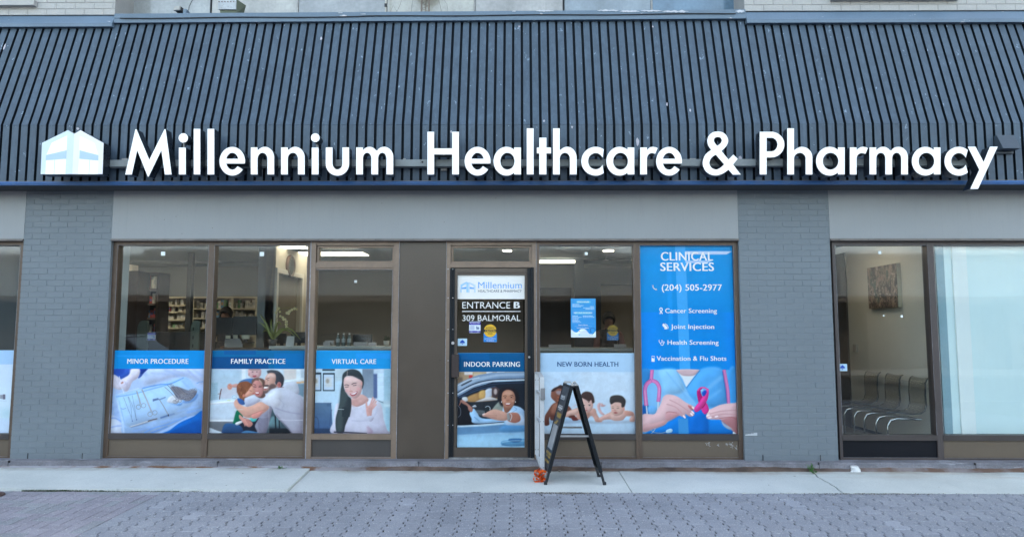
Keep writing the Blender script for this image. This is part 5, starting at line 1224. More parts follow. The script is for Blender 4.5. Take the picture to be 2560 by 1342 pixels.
c.poly([(1000, 540), (1060, 560), (1050, 600), (980, 630), (930, 680), (870, 690), (860, 650), (930, 640), (960, 570)], (95, 78, 78), blur=6, alpha=.85); c.poly([(868, 560), (950, 560), (950, 580), (880, 582)], (70, 58, 62), blur=2); c.poly([(868, 592), (935, 588), (925, 615), (890, 622)], (238, 230, 228), blur=1); c.poly([(870, 622), (925, 618), (900, 635)], (140, 60, 62), blur=2); c.line([(910, 470), (960, 455)], 8, (60, 48, 50), blur=1); c.line([(925, 490), (955, 488)], 6, (70, 50, 52), blur=1); c.poly([(855, 530), (890, 500), (900, 540), (875, 560)], (196, 142, 130), blur=3)
c.ell(1108, 555, 32, 42, (198, 128, 122), blur=2); c.ell(1112, 555, 16, 26, (165, 95, 92), blur=4); c.line([(1070, 600), (1180, 596)], 6, (105, 30, 38))
# standing toddler behind
c.poly([(645, 315), (820, 315), (828, 400), (790, 450), (690, 450), (648, 410)], (208, 168, 168), blur=3); c.ell(735, 320, 95, 22, (165, 140, 140), blur=5); c.ell(650, 400, 14, 24, (190, 140, 140), blur=2); c.ell(820, 395, 12, 24, (190, 145, 145), blur=2)
c.ell(705, 360, 13, 6, (90, 75, 95), blur=1); c.ell(770, 358, 13, 6, (90, 75, 95), blur=1); c.poly([(705, 418), (765, 415), (745, 438), (720, 438)], (165, 70, 85), blur=2); c.ell(738, 395, 14, 9, (218, 175, 170), blur=3)
c.poly([(560, 480), (640, 462), (720, 470), (700, 560), (560, 560), (500, 520)], (72, 112, 165), blur=4); c.poly([(380, 560), (470, 540), (480, 590), (400, 595)], (205, 155, 145), blur=3); c.ell(357, 585, 38, 48, (212, 150, 132), blur=3); c.line([(345, 560), (385, 590)], 8, (170, 105, 95), blur=3); c.line([(340, 600), (380, 615)], 6, (175, 110, 98), blur=3)
# mother
c.poly([(690, 500), (740, 455), (830, 455), (890, 500), (870, 640), (900, 720), (850, 760), (770, 740), (700, 640)], (108, 82, 76), blur=4); c.poly([(800, 470), (850, 520), (850, 560), (815, 530)], (190, 160, 135), blur=4)
c.poly([(705, 540), (750, 490), (820, 510), (860, 590), (860, 680), (820, 740), (760, 730), (720, 680), (700, 600)], (200, 138, 132), blur=3); c.line([(712, 548), (755, 560)], 8, (75, 50, 52), blur=1); c.line([(800, 575), (850, 570)], 8, (75, 50, 52), blur=1); c.line([(715, 585), (760, 590)], 8, (50, 32, 38), blur=2); c.line([(795, 592), (845, 588)], 8, (50, 32, 38), blur=2)
c.ell(765, 625, 22, 20, (214, 150, 142), blur=4); c.poly([(738, 665), (812, 668), (795, 705), (760, 705)], (175, 75, 80), blur=2); c.poly([(746, 670), (804, 673), (790, 690), (762, 690)], (242, 235, 235), blur=1)
# curly child
c.poly([(465, 580), (510, 520), (620, 505), (700, 560), (700, 640), (640, 720), (590, 800), (530, 800), (490, 720), (465, 660)], (128, 78, 56), blur=4)
rr = random.Random(3)
for k in range(34):
    x_, y_ = rr.uniform(480, 660), rr.uniform(525, 760)
    if x_ > 600 and y_ > 640: continue
    c.line([(x_, y_), (x_ + rr.uniform(-14, 14), y_ + 22), (x_ + rr.uniform(-22, 22), y_ + 44)], 8, rr.choice([(168, 108, 74), (92, 54, 42), (150, 92, 62), (190, 132, 92)]), blur=3, alpha=.8)
c.poly([(640, 640), (690, 570), (725, 620), (740, 690), (680, 720), (600, 745), (590, 700)], (216, 158, 138), blur=4); c.line([(655, 640), (690, 655)], 6, (85, 50, 48), blur=2); c.ell(570, 722, 20, 24, (205, 130, 110), blur=3); c.ell(720, 690, 16, 10, (196, 100, 96), blur=3)
c.poly([(480, 760), (560, 790), (590, 850), (520, 860), (470, 820)], (52, 92, 158), blur=3); c.poly([(580, 770), (640, 740), (720, 720), (800, 760), (820, 800), (740, 850), (660, 880), (600, 880)], (208, 214, 230), blur=3, c2=(175, 180, 205))
# bodies below
c.poly([(460, 950), (520, 960), (560, 1050), (520, 1110), (410, 1160), (420, 1080)], (12, 104, 76), blur=3); c.poly([(940, 890), (1000, 900), (990, 990), (900, 1310), (760, 1310), (730, 1180), (800, 1040)], (140, 138, 156), blur=3)
for k in range(13): c.line([(760 + k * 4, 1060 + k * 18), (860, 1075 + k * 18), (960 - k * 3, 1060 + k * 18)], 6, (88, 84, 108), blur=1, alpha=.8)
c.poly([(560, 1060), (640, 1080), (720, 1110), (800, 1060), (740, 1180), (760, 1290), (520, 1290), (420, 1180), (500, 1110)], (30, 36, 52), blur=4); c.poly([(245, 1220), (290, 1150), (380, 1145), (500, 1170), (560, 1240), (520, 1310), (255, 1310)], (46, 92, 142), blur=4, c2=(34, 60, 100)); c.poly([(520, 1300), (590, 1255), (700, 1262), (800, 1290), (820, 1320), (520, 1320)], (74, 122, 168), blur=3); c.poly([(440, 1140), (520, 1105), (560, 1120), (470, 1170)], (225, 228, 232), blur=3)
c.poly([(670, 1050), (760, 1070), (750, 1110), (690, 1115)], (82, 196, 190), blur=3)
c.poly([(815, 815), (900, 850), (960, 900), (880, 980), (740, 1050), (600, 1055), (520, 990), (440, 900), (420, 830), (460, 770), (500, 840), (600, 890), (700, 870)], (220, 168, 150), blur=3); c.poly([(700, 1000), (860, 950), (800, 1050), (700, 1070)], (222, 150, 140), blur=4); c.line([(640, 1030), (760, 980), (900, 930)], 8, (178, 118, 105), blur=5)
c.poly([(505, 1010), (570, 1060), (640, 1080), (705, 1140), (690, 1180), (650, 1200), (590, 1170), (540, 1110), (500, 1060)], (216, 152, 140), blur=3)
for k in range(4): c.line([(600 + k * 12, 1085 + k * 3), (640 + k * 16, 1150 + k * -8), (655 + k * 14, 1195 - k * 18)], 4, (150, 88, 85), blur=1)
c.line([(575, 1130), (590, 1190)], 14, (205, 140, 130), blur=2)
c.rect(945, 400, 958, 1300, (225, 222, 225), blur=3, alpha=.25); c.line([(420, 936), (560, 932)], 5, (225, 235, 240)); c.line([(1100, 1085), (1480, 1100)], 5, (220, 220, 228), alpha=.8)
c.soft(); c.rect(0, 28, 1549, 313, (0, 104, 160)); c.rect(70, 132, 945, 313, (0, 78, 138)); c.rect(270, 28, 755, 96, (0, 88, 156), alpha=.8); c.rect(1030, 75, 1480, 313, (0, 108, 175)); c.rect(30, 26, 1549, 34, (110, 175, 205))
FP = poster('window_poster', [(529.5, 875.5), (762.5, 875.5), (759, 1083), (521.5, 1083)], c, label='poster of a hugging family under a dark blue family practice header')
write(FP, 'lettering', M_ink, [('FAMILY PRACTICE', 577.5, 713.5, 896.6, 908.6, 0.030)])
# ---- 3 waving woman
c = Canvas(778, 870, 6.1, 1281, 1342, (190, 215, 235))
c.rect(40, 315, 790, 1300, (198, 224, 242), c2=(180, 212, 236)); c.rect(360, 315, 600, 500, (190, 210, 222), blur=10); c.rect(780, 315, 975, 760, (120, 138, 158), blur=5, c2=(150, 165, 182)); c.rect(950, 315, 1015, 760, (84, 104, 148), blur=6); c.rect(950, 315, 1110, 390, (190, 212, 230), blur=6); c.rect(1008, 385, 1108, 830, (205, 228, 246), blur=5); c.rect(1108, 315, 1235, 1300, (150, 190, 212), blur=6, c2=(190, 218, 230)); c.rect(1000, 800, 1235, 1300, (182, 208, 222), blur=8); c.line([(1000, 790), (1100, 830)], 8, (60, 75, 95), blur=2); c.rect(1110, 850, 1230, 890, (205, 230, 240), blur=6)
c.rect(1130, 900, 1230, 1300, (165, 205, 225), blur=10)
for fx0, fx1 in ((30, 155), (178, 360)):
    c.rect(fx0, 375 if fx0 > 100 else 368, fx1, 652, (42, 62, 76), blur=1); c.rect(fx0 + 14, 400, fx1 - 16, 636, (196, 216, 236)); c.rect(fx0 + 40, 440, fx1 - 45, 590, (208, 216, 222), blur=6)
    c.ell((fx0 + fx1) / 2 - 20, 500, 26, 36, (165, 160, 150), blur=6)
c.rect(170, 315, 362, 345, (60, 80, 92), blur=2); c.poly([(45, 830), (310, 830), (345, 1310), (30, 1310)], (92, 122, 152), smooth=False, c2=(62, 92, 138)); c.rect(240, 840, 310, 885, (78, 106, 138), blur=2); c.line([(310, 840), (340, 1300)], 10, (190, 215, 238)); c.line([(50, 1045), (90, 1060), (112, 1130), (112, 1290)], 16, (62, 84, 118), blur=3); c.line([(310, 930), (280, 1180)], 10, (62, 84, 118), blur=3); c.rect(40, 1220, 340, 1300, (46, 66, 98), blur=6)
c.poly([(365, 890), (420, 835), (600, 860), (840, 780), (890, 755), (1020, 800), (1080, 900), (1105, 1080), (1150, 1230), (1140, 1310), (345, 1310), (340, 1100)], (214, 214, 228), blur=3, c2=(198, 198, 220)); c.poly([(620, 900), (860, 850), (900, 1050), (880, 1250), (620, 1250)], (206, 206, 224), blur=24, alpha=.8); c.line([(610, 1098), (740, 1110), (870, 1095)], 12, (182, 182, 206), blur=6); c.poly([(850, 1180), (930, 1240), (930, 1300), (860, 1300)], (178, 160, 180), blur=10); c.line([(960, 1040), (1000, 960), (1010, 900)], 12, (180, 184, 208), blur=8)
c.poly([(610, 770), (760, 700), (870, 770), (840, 830), (720, 885), (640, 890), (600, 850)], (214, 170, 164), blur=3); c.line([(600, 860), (720, 900), (850, 825)], 10, (228, 226, 238), blur=2); c.poly([(620, 790), (700, 780), (720, 850), (640, 860)], (200, 150, 145), blur=12, alpha=.6)
c.poly([(470, 520), (480, 400), (550, 335), (640, 318), (730, 350), (790, 440), (802, 540), (770, 625), (740, 500), (620, 430), (520, 440), (500, 600), (560, 720), (610, 780), (605, 960), (560, 1080), (520, 1180), (490, 1290), (390, 1280), (372, 1080), (430, 850), (448, 650)], (52, 62, 68), blur=3)
c.poly([(450, 640), (500, 620), (560, 740), (500, 900), (470, 1250), (400, 1270), (400, 1080)], (72, 84, 86), blur=14, alpha=.7); c.rect(472, 900, 590, 1045, (44, 54, 60), blur=3); c.line([(365, 925), (500, 932)], 6, (205, 215, 220), blur=1); c.line([(605, 890), (590, 1020)], 5, (90, 80, 84), blur=2)
c.poly([(495, 500), (520, 440), (620, 425), (700, 460), (770, 500), (775, 590), (760, 680), (700, 755), (640, 765), (570, 720), (525, 650), (500, 580)], (222, 184, 180), blur=3); c.poly([(520, 450), (620, 435), (720, 480), (700, 540), (560, 540)], (234, 202, 198), blur=14); c.line([(552, 345), (546, 430)], 8, (200, 175, 170), blur=2); c.ell(768, 540, 13, 38, (212, 160, 155), blur=3)
c.line([(508, 560), (545, 556), (575, 566)], 9, (52, 44, 50), blur=1); c.line([(615, 550), (655, 532), (690, 530)], 9, (52, 44, 50), blur=1); c.line([(515, 588), (545, 590), (572, 584)], 8, (60, 48, 54), blur=1); c.line([(635, 568), (665, 566), (690, 558)], 8, (60, 48, 54), blur=1)
c.ell(608, 655, 28, 12, (206, 150, 146), blur=4); c.line([(600, 590), (598, 640)], 8, (210, 165, 160), blur=4); c.ell(545, 650, 28, 20, (224, 170, 168), blur=8); c.ell(720, 620, 30, 22, (224, 168, 168), blur=8)
c.poly([(590, 690), (640, 680), (702, 652), (690, 700), (640, 728), (610, 720)], (188, 88, 98), blur=1); c.poly([(600, 692), (640, 685), (695, 662), (680, 690), (640, 708)], (244, 242, 246), blur=1)
c.poly([(836, 900), (862, 878), (900, 866), (925, 880), (930, 940), (922, 1000), (915, 1042), (862, 1040), (842, 985)], (214, 164, 158), blur=2)
for p_, w_ in (([(850, 905), (842, 860), (840, 808)], 22), ([(893, 890), (918, 820), (946, 745)], 20), ([(910, 895), (942, 832), (976, 768)], 19), ([(922, 912), (958, 858), (994, 802)], 17), ([(925, 935), (962, 892), (996, 852)], 14)):
    c.line(p_, w_ + 4, (176, 122, 116), blur=1); c.line(p_, w_, (218, 170, 164), blur=1)
c.line([(880, 1000), (895, 950), (890, 900)], 6, (190, 138, 130), blur=4)
c.poly([(860, 1040), (930, 1030), (960, 1060), (900, 1120)], (192, 192, 212), blur=3); c.line([(345, 1275), (600, 1285), (850, 1300)], 20, (52, 56, 70), blur=3)
for yy in (445, 565): c.line([(170, yy), (1230, yy)], 3, (120, 140, 150), alpha=.35)
c.soft(); c.rect(0, 28, 1281, 314, (22, 150, 222)); c.rect(680, 75, 1281, 160, (36, 152, 236), alpha=.7); c.rect(30, 26, 1549, 35, (150, 205, 235))
VP = poster('window_poster', [(790.5, 875.5), (981, 875.5), (979, 1083.5), (786, 1083.5)], c, label='poster of a waving long haired woman under a bright blue virtual care header')
write(VP, 'lettering', M_ink, [('VIRTUAL CARE', 829, 940.5, 897.3, 909, 0.030)])
# ---- 4 woman in a car, on the door
c = Canvas(1136, 870, 5.26, 968, 1342, (180, 200, 220))
c.rect(0, 308, 968, 1342, (150, 200, 232)); c.poly([(20, 310), (968, 310), (968, 340), (500, 340), (300, 400), (30, 500)], (176, 152, 122), blur=3, smooth=False); c.rect(40, 380, 110, 470, (120, 105, 92), blur=8); c.rect(420, 310, 500, 345, (205, 216, 228), blur=2); c.rect(560, 310, 660, 332, (225, 232, 238), blur=2); c.rect(130, 312, 240, 350, (240, 245, 250), blur=3, alpha=.8); c.rect(192, 352, 240, 396, (205, 62, 60), blur=2); c.rect(250, 330, 420, 380, (205, 190, 165), blur=8)
c.poly([(36, 470), (160, 410), (320, 350), (500, 318), (930, 312), (930, 420), (600, 430), (400, 470), (200, 560), (36, 640)], (122, 148, 178), smooth=False, blur=2); c.poly([(36, 500), (200, 420), (380, 365), (600, 335), (930, 330), (930, 360), (560, 370), (300, 430), (36, 560)], (160, 182, 206), smooth=False, blur=6); c.line([(40, 490), (180, 420), (330, 385)], 10, (225, 232, 240), blur=2); c.line([(90, 490), (230, 420)], 16, (40, 45, 55), blur=3)
c.line([(36, 585), (250, 470), (500, 415), (930, 400)], 10, (30, 38, 50)); c.line([(36, 608), (250, 495), (500, 432), (930, 413)], 16, (205, 216, 228), blur=1)
c.poly([(36, 640), (250, 520), (500, 445), (930, 425), (930, 1000), (650, 975), (36, 1010)], (28, 36, 48), smooth=False); c.line([(40, 650), (260, 540), (520, 470), (930, 450)], 14, (45, 62, 88), blur=4); c.line([(60, 650), (320, 545), (540, 500)], 6, (70, 110, 160), blur=2)
c.poly([(170, 640), (320, 575), (540, 510), (590, 540), (560, 680), (300, 715), (170, 700)], (150, 112, 70), blur=3, smooth=False); c.poly([(180, 640), (300, 600), (320, 700), (190, 700)], (175, 135, 85), blur=8); c.poly([(410, 550), (490, 530), (485, 640), (400, 660)], (190, 200, 215), blur=3); c.poly([(330, 570), (400, 555), (400, 650), (330, 660)], (205, 165, 100), blur=6); c.poly([(500, 520), (580, 530), (570, 640), (500, 640)], (70, 55, 60), blur=4); c.ell(540, 570, 22, 40, (190, 175, 170), blur=6)
c.poly([(270, 710), (380, 660), (470, 640), (570, 675), (430, 690)], (196, 194, 196), blur=3); c.poly([(170, 710), (570, 690), (570, 900), (200, 900)], (38, 44, 52), blur=4, smooth=False); c.line([(388, 700), (390, 830)], 5, (20, 24, 30)); c.poly([(230, 770), (270, 745), (290, 770)], (185, 190, 200), blur=1); c.poly([(275, 815), (420, 825), (500, 880), (330, 880)], (84, 92, 98), blur=4)
c.poly([(500, 800), (600, 690), (660, 720), (650, 850), (520, 850)], (140, 148, 140), blur=3)
c.poly([(100, 650), (160, 640), (175, 690), (120, 700)], (205, 210, 215), blur=2); c.poly([(40, 740), (200, 720), (230, 860), (270, 985), (40, 1000)], (22, 24, 32), blur=3); c.line([(45, 750), (80, 800), (80, 870), (45, 910)], 6, (130, 140, 155), blur=1)
c.poly([(590, 560), (640, 520), (760, 520), (830, 570), (850, 680), (800, 760), (620, 760), (575, 640)], (34, 28, 34), blur=8)
c.poly([(200, 850), (250, 790), (300, 850), (370, 920), (650, 930), (650, 975), (270, 985), (225, 920)], (160, 202, 238), blur=2); c.line([(260, 900), (330, 960)], 12, (110, 158, 205), blur=4)
c.poly([(75, 690), (110, 680), (180, 730), (240, 790), (225, 840), (185, 810), (170, 760), (100, 720)], (168, 118, 104), blur=2); c.line([(85, 700), (65, 750)], 9, (180, 120, 105), blur=1)
c.poly([(640, 780), (660, 740), (820, 760), (900, 800), (920, 850), (920, 1010), (820, 1010), (740, 1020), (660, 980), (640, 930), (630, 850)], (172, 206, 238), blur=2); c.poly([(690, 820), (800, 830), (900, 900), (920, 1010), (760, 1015), (680, 990)], (198, 218, 240), blur=8); c.line([(780, 770), (820, 800), (760, 840)], 8, (120, 165, 210), blur=3)
c.poly([(650, 720), (780, 720), (750, 790), (700, 845), (660, 840)], (150, 100, 82), blur=3)
c.poly([(622, 640), (640, 575), (700, 545), (770, 570), (800, 640), (795, 700), (760, 770), (700, 785), (650, 755), (625, 700)], (186, 132, 108), blur=3); c.ell(710, 590, 50, 26, (204, 156, 132), blur=10); c.ell(655, 690, 22, 16, (205, 150, 128), blur=7); c.ell(770, 690, 18, 16, (205, 150, 128), blur=7)
c.line([(640, 630), (665, 622), (690, 628)], 7, (60, 38, 36), blur=1); c.line([(728, 625), (755, 618), (778, 628)], 7, (60, 38, 36), blur=1); c.ell(668, 648, 13, 6, (55, 40, 42), blur=1); c.ell(750, 645, 13, 6, (55, 40, 42), blur=1); c.ell(706, 685, 22, 11, (165, 108, 88), blur=3); c.poly([(662, 722), (745, 720), (725, 748), (685, 750)], (160, 74, 74), blur=1); c.poly([(672, 725), (736, 723), (720, 737), (688, 738)], (244, 238, 234)); c.ell(620, 705, 6, 12, (225, 228, 230)); c.ell(802, 705, 5, 11, (225, 228, 230))
c.poly([(690, 860), (830, 850), (870, 940), (800, 980), (700, 950)], (182, 118, 100), blur=3); c.poly([(370, 870), (420, 835), (500, 805), (580, 810), (690, 855), (690, 940), (600, 950), (500, 930), (430, 905), (375, 895)], (208, 160, 142), blur=2)
for k in range(3): c.line([(380 + k * 22, 890 + k * 16 - 12), (520, 885 + k * 18), (560, 880 + k * 18)], 4, (165, 112, 98), blur=1)
c.ell(385, 868, 18, 9, (235, 220, 222), blur=1); c.poly([(402, 775), (440, 758), (470, 775), (472, 812), (430, 838), (402, 850)], (36, 44, 50), blur=1); c.line([(405, 775), (440, 760), (468, 780), (466, 812)], 8, (195, 208, 220), blur=1)
c.poly([(692, 862), (722, 855), (735, 940), (700, 942)], (150, 150, 150), blur=1); c.line([(735, 855), (755, 890), (735, 955)], 8, (215, 225, 232))
c.line([(36, 1025), (300, 1012), (650, 985)], 20, (205, 222, 236), blur=2); c.line([(36, 1008), (300, 998), (655, 968)], 8, (18, 26, 40)); c.poly([(36, 1040), (400, 1025), (650, 1000), (780, 1030), (930, 1010), (930, 1090), (500, 1115), (36, 1140)], (98, 142, 182), smooth=False, blur=4); c.poly([(36, 1140), (500, 1115), (930, 1085), (930, 1140), (36, 1170)], (150, 195, 228), smooth=False, blur=10); c.poly([(640, 1020), (930, 1020), (930, 1090), (620, 1100)], (86, 145, 195), blur=10); c.rect(36, 1160, 930, 1310, (158, 208, 240), blur=14, c2=(172, 216, 244))
c.poly([(610, 1240), (640, 1215), (760, 1200), (930, 1190), (930, 1265), (700, 1275), (620, 1262)], (96, 158, 202), blur=2); c.poly([(720, 1190), (800, 1183), (880, 1188), (870, 1225), (780, 1235), (715, 1215)], (52, 110, 165), blur=3); c.line([(625, 1235), (760, 1215), (930, 1215)], 8, (190, 225, 245), blur=2); c.line([(620, 1268), (760, 1282), (930, 1272)], 10, (48, 100, 150), blur=2)
c.soft(); c.rect(0, 60, 968, 308, (0, 90, 144)); c.rect(60, 62, 460, 150, (2, 98, 166), alpha=.6); c.rect(60, 150, 968, 160, (0, 82, 148), alpha=.5, blur=2); c.rect(0, 58, 968, 64, (90, 150, 190))
IP = poster('door_poster', [(1144.2, 881.5), (1311.2, 881.5), (1311.2, 1118.5), (1143, 1118.5)], c, label='tall poster of a woman driving a car under a dark blue indoor parking header')
write(IP, 'lettering', M_ink, [('INDOOR PARKING', 1160, 1300, 904, 916, 0.030)])
# ---- 5 babies
c = Canvas(1345, 870, 5.965, 1521, 1342, (200, 222, 242))
c.rect(20, 350, 1480, 1290, (196, 220, 242), c2=(206, 226, 244)); c.rect(600, 350, 1480, 900, (208, 226, 243), blur=30, alpha=.6)
c.poly([(60, 1050), (400, 1030), (900, 1060), (1470, 1030), (1470, 1290), (60, 1290)], (192, 218, 240), blur=14); c.poly([(100, 1060), (400, 1030), (700, 1070), (600, 1110), (200, 1120)], (165, 192, 218), blur=14); c.poly([(700, 1060), (1450, 1060), (1400, 1110), (800, 1120)], (178, 200, 222), blur=14)
D1 = (132, 84, 70); D2 = (96, 56, 48)
c.poly([(150, 930), (210, 840), (290, 800), (400, 820), (480, 880), (520, 960), (560, 1030), (480, 1040), (420, 1010), (350, 1060), (200, 1075), (175, 1020), (165, 1080), (165, 1140), (100, 1145), (100, 1020)], D1, blur=4, c2=D2); c.poly([(220, 850), (300, 820), (330, 900), (250, 980), (200, 960)], (165, 110, 90), blur=14); c.poly([(500, 1020), (590, 1030), (600, 1070), (520, 1075)], (110, 52, 48), blur=3)
c.poly([(192, 690), (210, 620), (290, 575), (380, 580), (410, 640), (400, 740), (370, 800), (290, 815), (240, 780), (200, 740)], (138, 88, 72), blur=3); c.poly([(195, 640), (230, 600), (290, 570), (340, 545), (390, 580), (395, 610), (300, 600), (240, 640)], (62, 46, 46), blur=4); c.poly([(265, 650), (300, 632), (375, 650), (370, 690), (300, 690)], (168, 160, 168), blur=8, alpha=.8); c.ell(300, 755, 22, 38, (170, 105, 80), blur=3); c.ell(300, 755, 10, 22, (120, 68, 55), blur=3)
c.line([(510, 880), (550, 850), (600, 840)], 10, (225, 200, 205), blur=4)
c.poly([(410, 1020), (430, 950), (520, 910), (640, 880), (780, 900), (850, 900), (880, 980), (930, 1060), (960, 1085), (930, 1100), (860, 1090), (820, 1020), (780, 1010), (730, 1060), (600, 1060), (560, 1000), (480, 1000), (440, 1025)], (214, 166, 152), blur=3); c.poly([(600, 900), (760, 940), (760, 1010), (620, 1040)], (200, 148, 132), blur=12); c.poly([(440, 950), (600, 900), (600, 960), (450, 1000)], (226, 186, 172), blur=10)
c.poly([(650, 720), (700, 690), (800, 720), (820, 820), (810, 900), (760, 950), (700, 950), (665, 880), (650, 800)], (224, 184, 174), blur=3); c.poly([(635, 740), (650, 680), (710, 645), (790, 660), (830, 720), (842, 800), (810, 820), (795, 770), (760, 790), (700, 760), (655, 740)], (72, 54, 52), blur=3); c.line([(740, 790), (760, 805), (768, 780)], 7, (60, 44, 44), blur=1); c.line([(805, 780), (842, 800)], 8, (70, 54, 52), blur=2)
c.ell(690, 848, 12, 6, (70, 70, 85), blur=1); c.ell(768, 850, 16, 7, (70, 70, 85), blur=1); c.line([(745, 832), (790, 836)], 5, (150, 110, 100), blur=2); c.ell(722, 895, 13, 9, (212, 150, 145), blur=3); c.poly([(705, 918), (738, 918), (722, 935)], (190, 92, 92), blur=2)
for k in range(4): c.line([(860 + k * 22, 1075), (865 + k * 24, 1098)], 6, (185, 128, 115), blur=2)
c.poly([(880, 860), (905, 815), (935, 820), (925, 880), (950, 940), (995, 985), (960, 995), (910, 950)], (220, 180, 180), blur=3); c.poly([(930, 860), (950, 815), (975, 840), (1012, 850), (970, 870)], (216, 172, 170), blur=3)
c.poly([(900, 1050), (960, 1010), (1060, 960), (1130, 925), (1280, 925), (1380, 935), (1430, 970), (1448, 1050), (1440, 1090), (1370, 1090), (1370, 1040), (1400, 1000), (1320, 1010), (1260, 1070), (1150, 1080), (1080, 1060), (1000, 1065), (940, 1080)], (216, 170, 158), blur=3); c.poly([(1090, 980), (1270, 980), (1240, 1050), (1120, 1060)], (222, 182, 170), blur=14); c.poly([(1290, 940), (1400, 950), (1420, 1000), (1320, 1005)], (205, 150, 135), blur=8)
c.poly([(1085, 800), (1150, 780), (1280, 820), (1285, 900), (1250, 980), (1170, 1005), (1110, 980), (1088, 900)], (222, 180, 166), blur=3); c.poly([(1068, 780), (1085, 720), (1160, 698), (1250, 710), (1305, 770), (1300, 840), (1275, 885), (1245, 870), (1235, 815), (1150, 805), (1090, 835)], (62, 58, 58), blur=3); c.ell(1275, 905, 20, 30, (212, 155, 140), blur=3)
c.line([(1100, 888), (1130, 892)], 6, (70, 52, 52), blur=1); c.line([(1172, 895), (1210, 895)], 6, (70, 52, 52), blur=1); c.line([(1100, 868), (1128, 866)], 5, (140, 105, 95), blur=2); c.line([(1175, 868), (1212, 872)], 5, (140, 105, 95), blur=2); c.ell(1150, 925, 18, 10, (208, 150, 138), blur=3); c.poly([(1125, 960), (1155, 948), (1190, 962), (1155, 970)], (170, 78, 78), blur=2); c.ell(1120, 925, 16, 14, (228, 165, 155), blur=6)
c.soft(); c.rect(0, 70, 1521, 352, (176, 210, 240)); c.rect(1000, 70, 1521, 352, (180, 214, 243), blur=30, alpha=.6); c.rect(0, 348, 1521, 354, (186, 214, 240), alpha=.6)
NP = poster('window_poster', [(1350.3, 882), (1586.5, 882), (1590.2, 1084.5), (1352, 1084.5)], c, label='pale poster of three crawling babies under a new born health header')
write(NP, 'lettering', M_inkn, [('NEW BORN HEALTH', 1393.2, 1545.8, 904.2, 915.8, 0.026)])
# ---- 6 clinical services banner
c = Canvas(1590, 605, 4.0, 1100, 1940, (4, 140, 238), res=1.5)
zz = lambda x, y: ((1596 + x / 7.254 - 1590) * 4, (910 + y / 7.254 - 605) * 4)
def Z6(pts): return [zz(*p) for p in pts]
c.rect(0, 0, 1100, 700, (0, 150, 226), c2=(0, 142, 222)); c.poly([(230, 700), (240, 1300), (900, 1300), (900, 600), (600, 650)], (0, 136, 218), blur=40, alpha=.8, smooth=False)
c.poly([(388, 0), (490, 0), (545, 1300), (438, 1300)], (70, 170, 242), smooth=False, blur=1, alpha=.9); c.poly([(300, 200), (350, 200), (372, 900), (330, 900)], (30, 158, 240), smooth=False, blur=6, alpha=.6)
c.poly([(490, 92), (964, 92), (905, 124), (492, 124)], (192, 214, 246), smooth=False, blur=.6); c.poly([(492, 184), (770, 184), (712, 210), (495, 210)], (175, 205, 244), smooth=False, blur=.6)  # pale bars paint interior light showing on the film
pl = lambda pts, col_, blur=0, alpha=1.0, smooth=True, c2=None: c.poly(Z6(pts), col_, blur * .55, alpha, smooth, c2)
ln = lambda pts, w_, col_, blur=0, alpha=1.0: c.line(Z6(pts), w_ * .5514 if not isinstance(w_, tuple) else tuple(v * .5514 for v in w_), col_, blur * .55, alpha)
pl([(60, 100), (1790, 100), (1815, 1275), (70, 1275)], (92, 172, 232), smooth=False)
pl([(90, 100), (700, 100), (900, 500), (1050, 720), (950, 900), (400, 900), (90, 900)], (128, 190, 238), blur=8, smooth=False); pl([(380, 110), (700, 110), (830, 480), (500, 540), (420, 300)], (142, 202, 244), blur=20); pl([(60, 100), (210, 100), (200, 280), (90, 380)], (52, 140, 212), blur=12); pl([(1100, 100), (1530, 100), (1600, 700), (1290, 780), (1000, 640), (900, 440)], (84, 168, 234), blur=14); ln([(1130, 560), (1400, 320), (1530, 220)], 60, (130, 192, 240), 26, .7); ln([(1250, 640), (1500, 460)], 40, (120, 186, 238), 20, .7); pl([(1640, 100), (1790, 100), (1800, 700), (1660, 640)], (64, 155, 228), blur=12)
pl([(60, 760), (180, 740), (190, 920), (60, 920)], (22, 98, 178), blur=10); pl([(700, 940), (950, 800), (1250, 820), (1300, 1000), (1550, 1010), (1720, 1275), (200, 1275), (450, 1100)], (10, 122, 214), blur=10); pl([(920, 960), (1200, 830), (1260, 1270), (930, 1270)], (4, 108, 204), blur=16); pl([(720, 980), (900, 980), (915, 1275), (730, 1275)], (60, 146, 214), blur=4, smooth=False); pl([(180, 760), (330, 780), (320, 900), (190, 890)], (110, 178, 234), blur=10)
pl([(690, 100), (1110, 100), (1000, 240), (870, 420), (800, 260)], (222, 232, 240), smooth=False, blur=4); pl([(700, 100), (1095, 100), (1010, 200), (840, 210), (760, 180)], (206, 178, 184), blur=4); ln([(1120, 105), (990, 270), (870, 430)], 18, (60, 135, 205), 4); ln([(690, 110), (860, 430), (1050, 680)], 10, (96, 165, 225), 4); ln([(500, 130), (700, 380), (900, 640)], 12, (96, 165, 228), 8, .6); ln([(600, 120), (760, 400), (930, 600)], 8, (150, 205, 245), 6, .7)
PK = (222, 128, 190)
ln([(250, 100), (240, 220), (235, 290)], 62, (186, 92, 160)); ln([(245, 100), (235, 220), (230, 290)], 44, PK, 4)
ln([(240, 290), (160, 350), (120, 450), (128, 600), (145, 750)], 72, (180, 90, 155)); ln([(245, 300), (165, 355), (125, 450), (132, 600), (145, 745)], 52, PK, 5); ln([(240, 290), (330, 330), (378, 430), (375, 560), (362, 680)], 68, (180, 90, 155)); ln([(245, 295), (330, 335), (374, 430), (370, 560), (360, 675)], 48, PK, 5); ln([(115, 470), (128, 640), (140, 740)], 10, (245, 190, 225), 4); ln([(380, 430), (372, 600)], 8, (245, 190, 225), 4)
ln([(145, 750), (160, 910)], 26, (200, 215, 230), 2); ln([(360, 680), (352, 820)], 26, (200, 215, 230), 2)
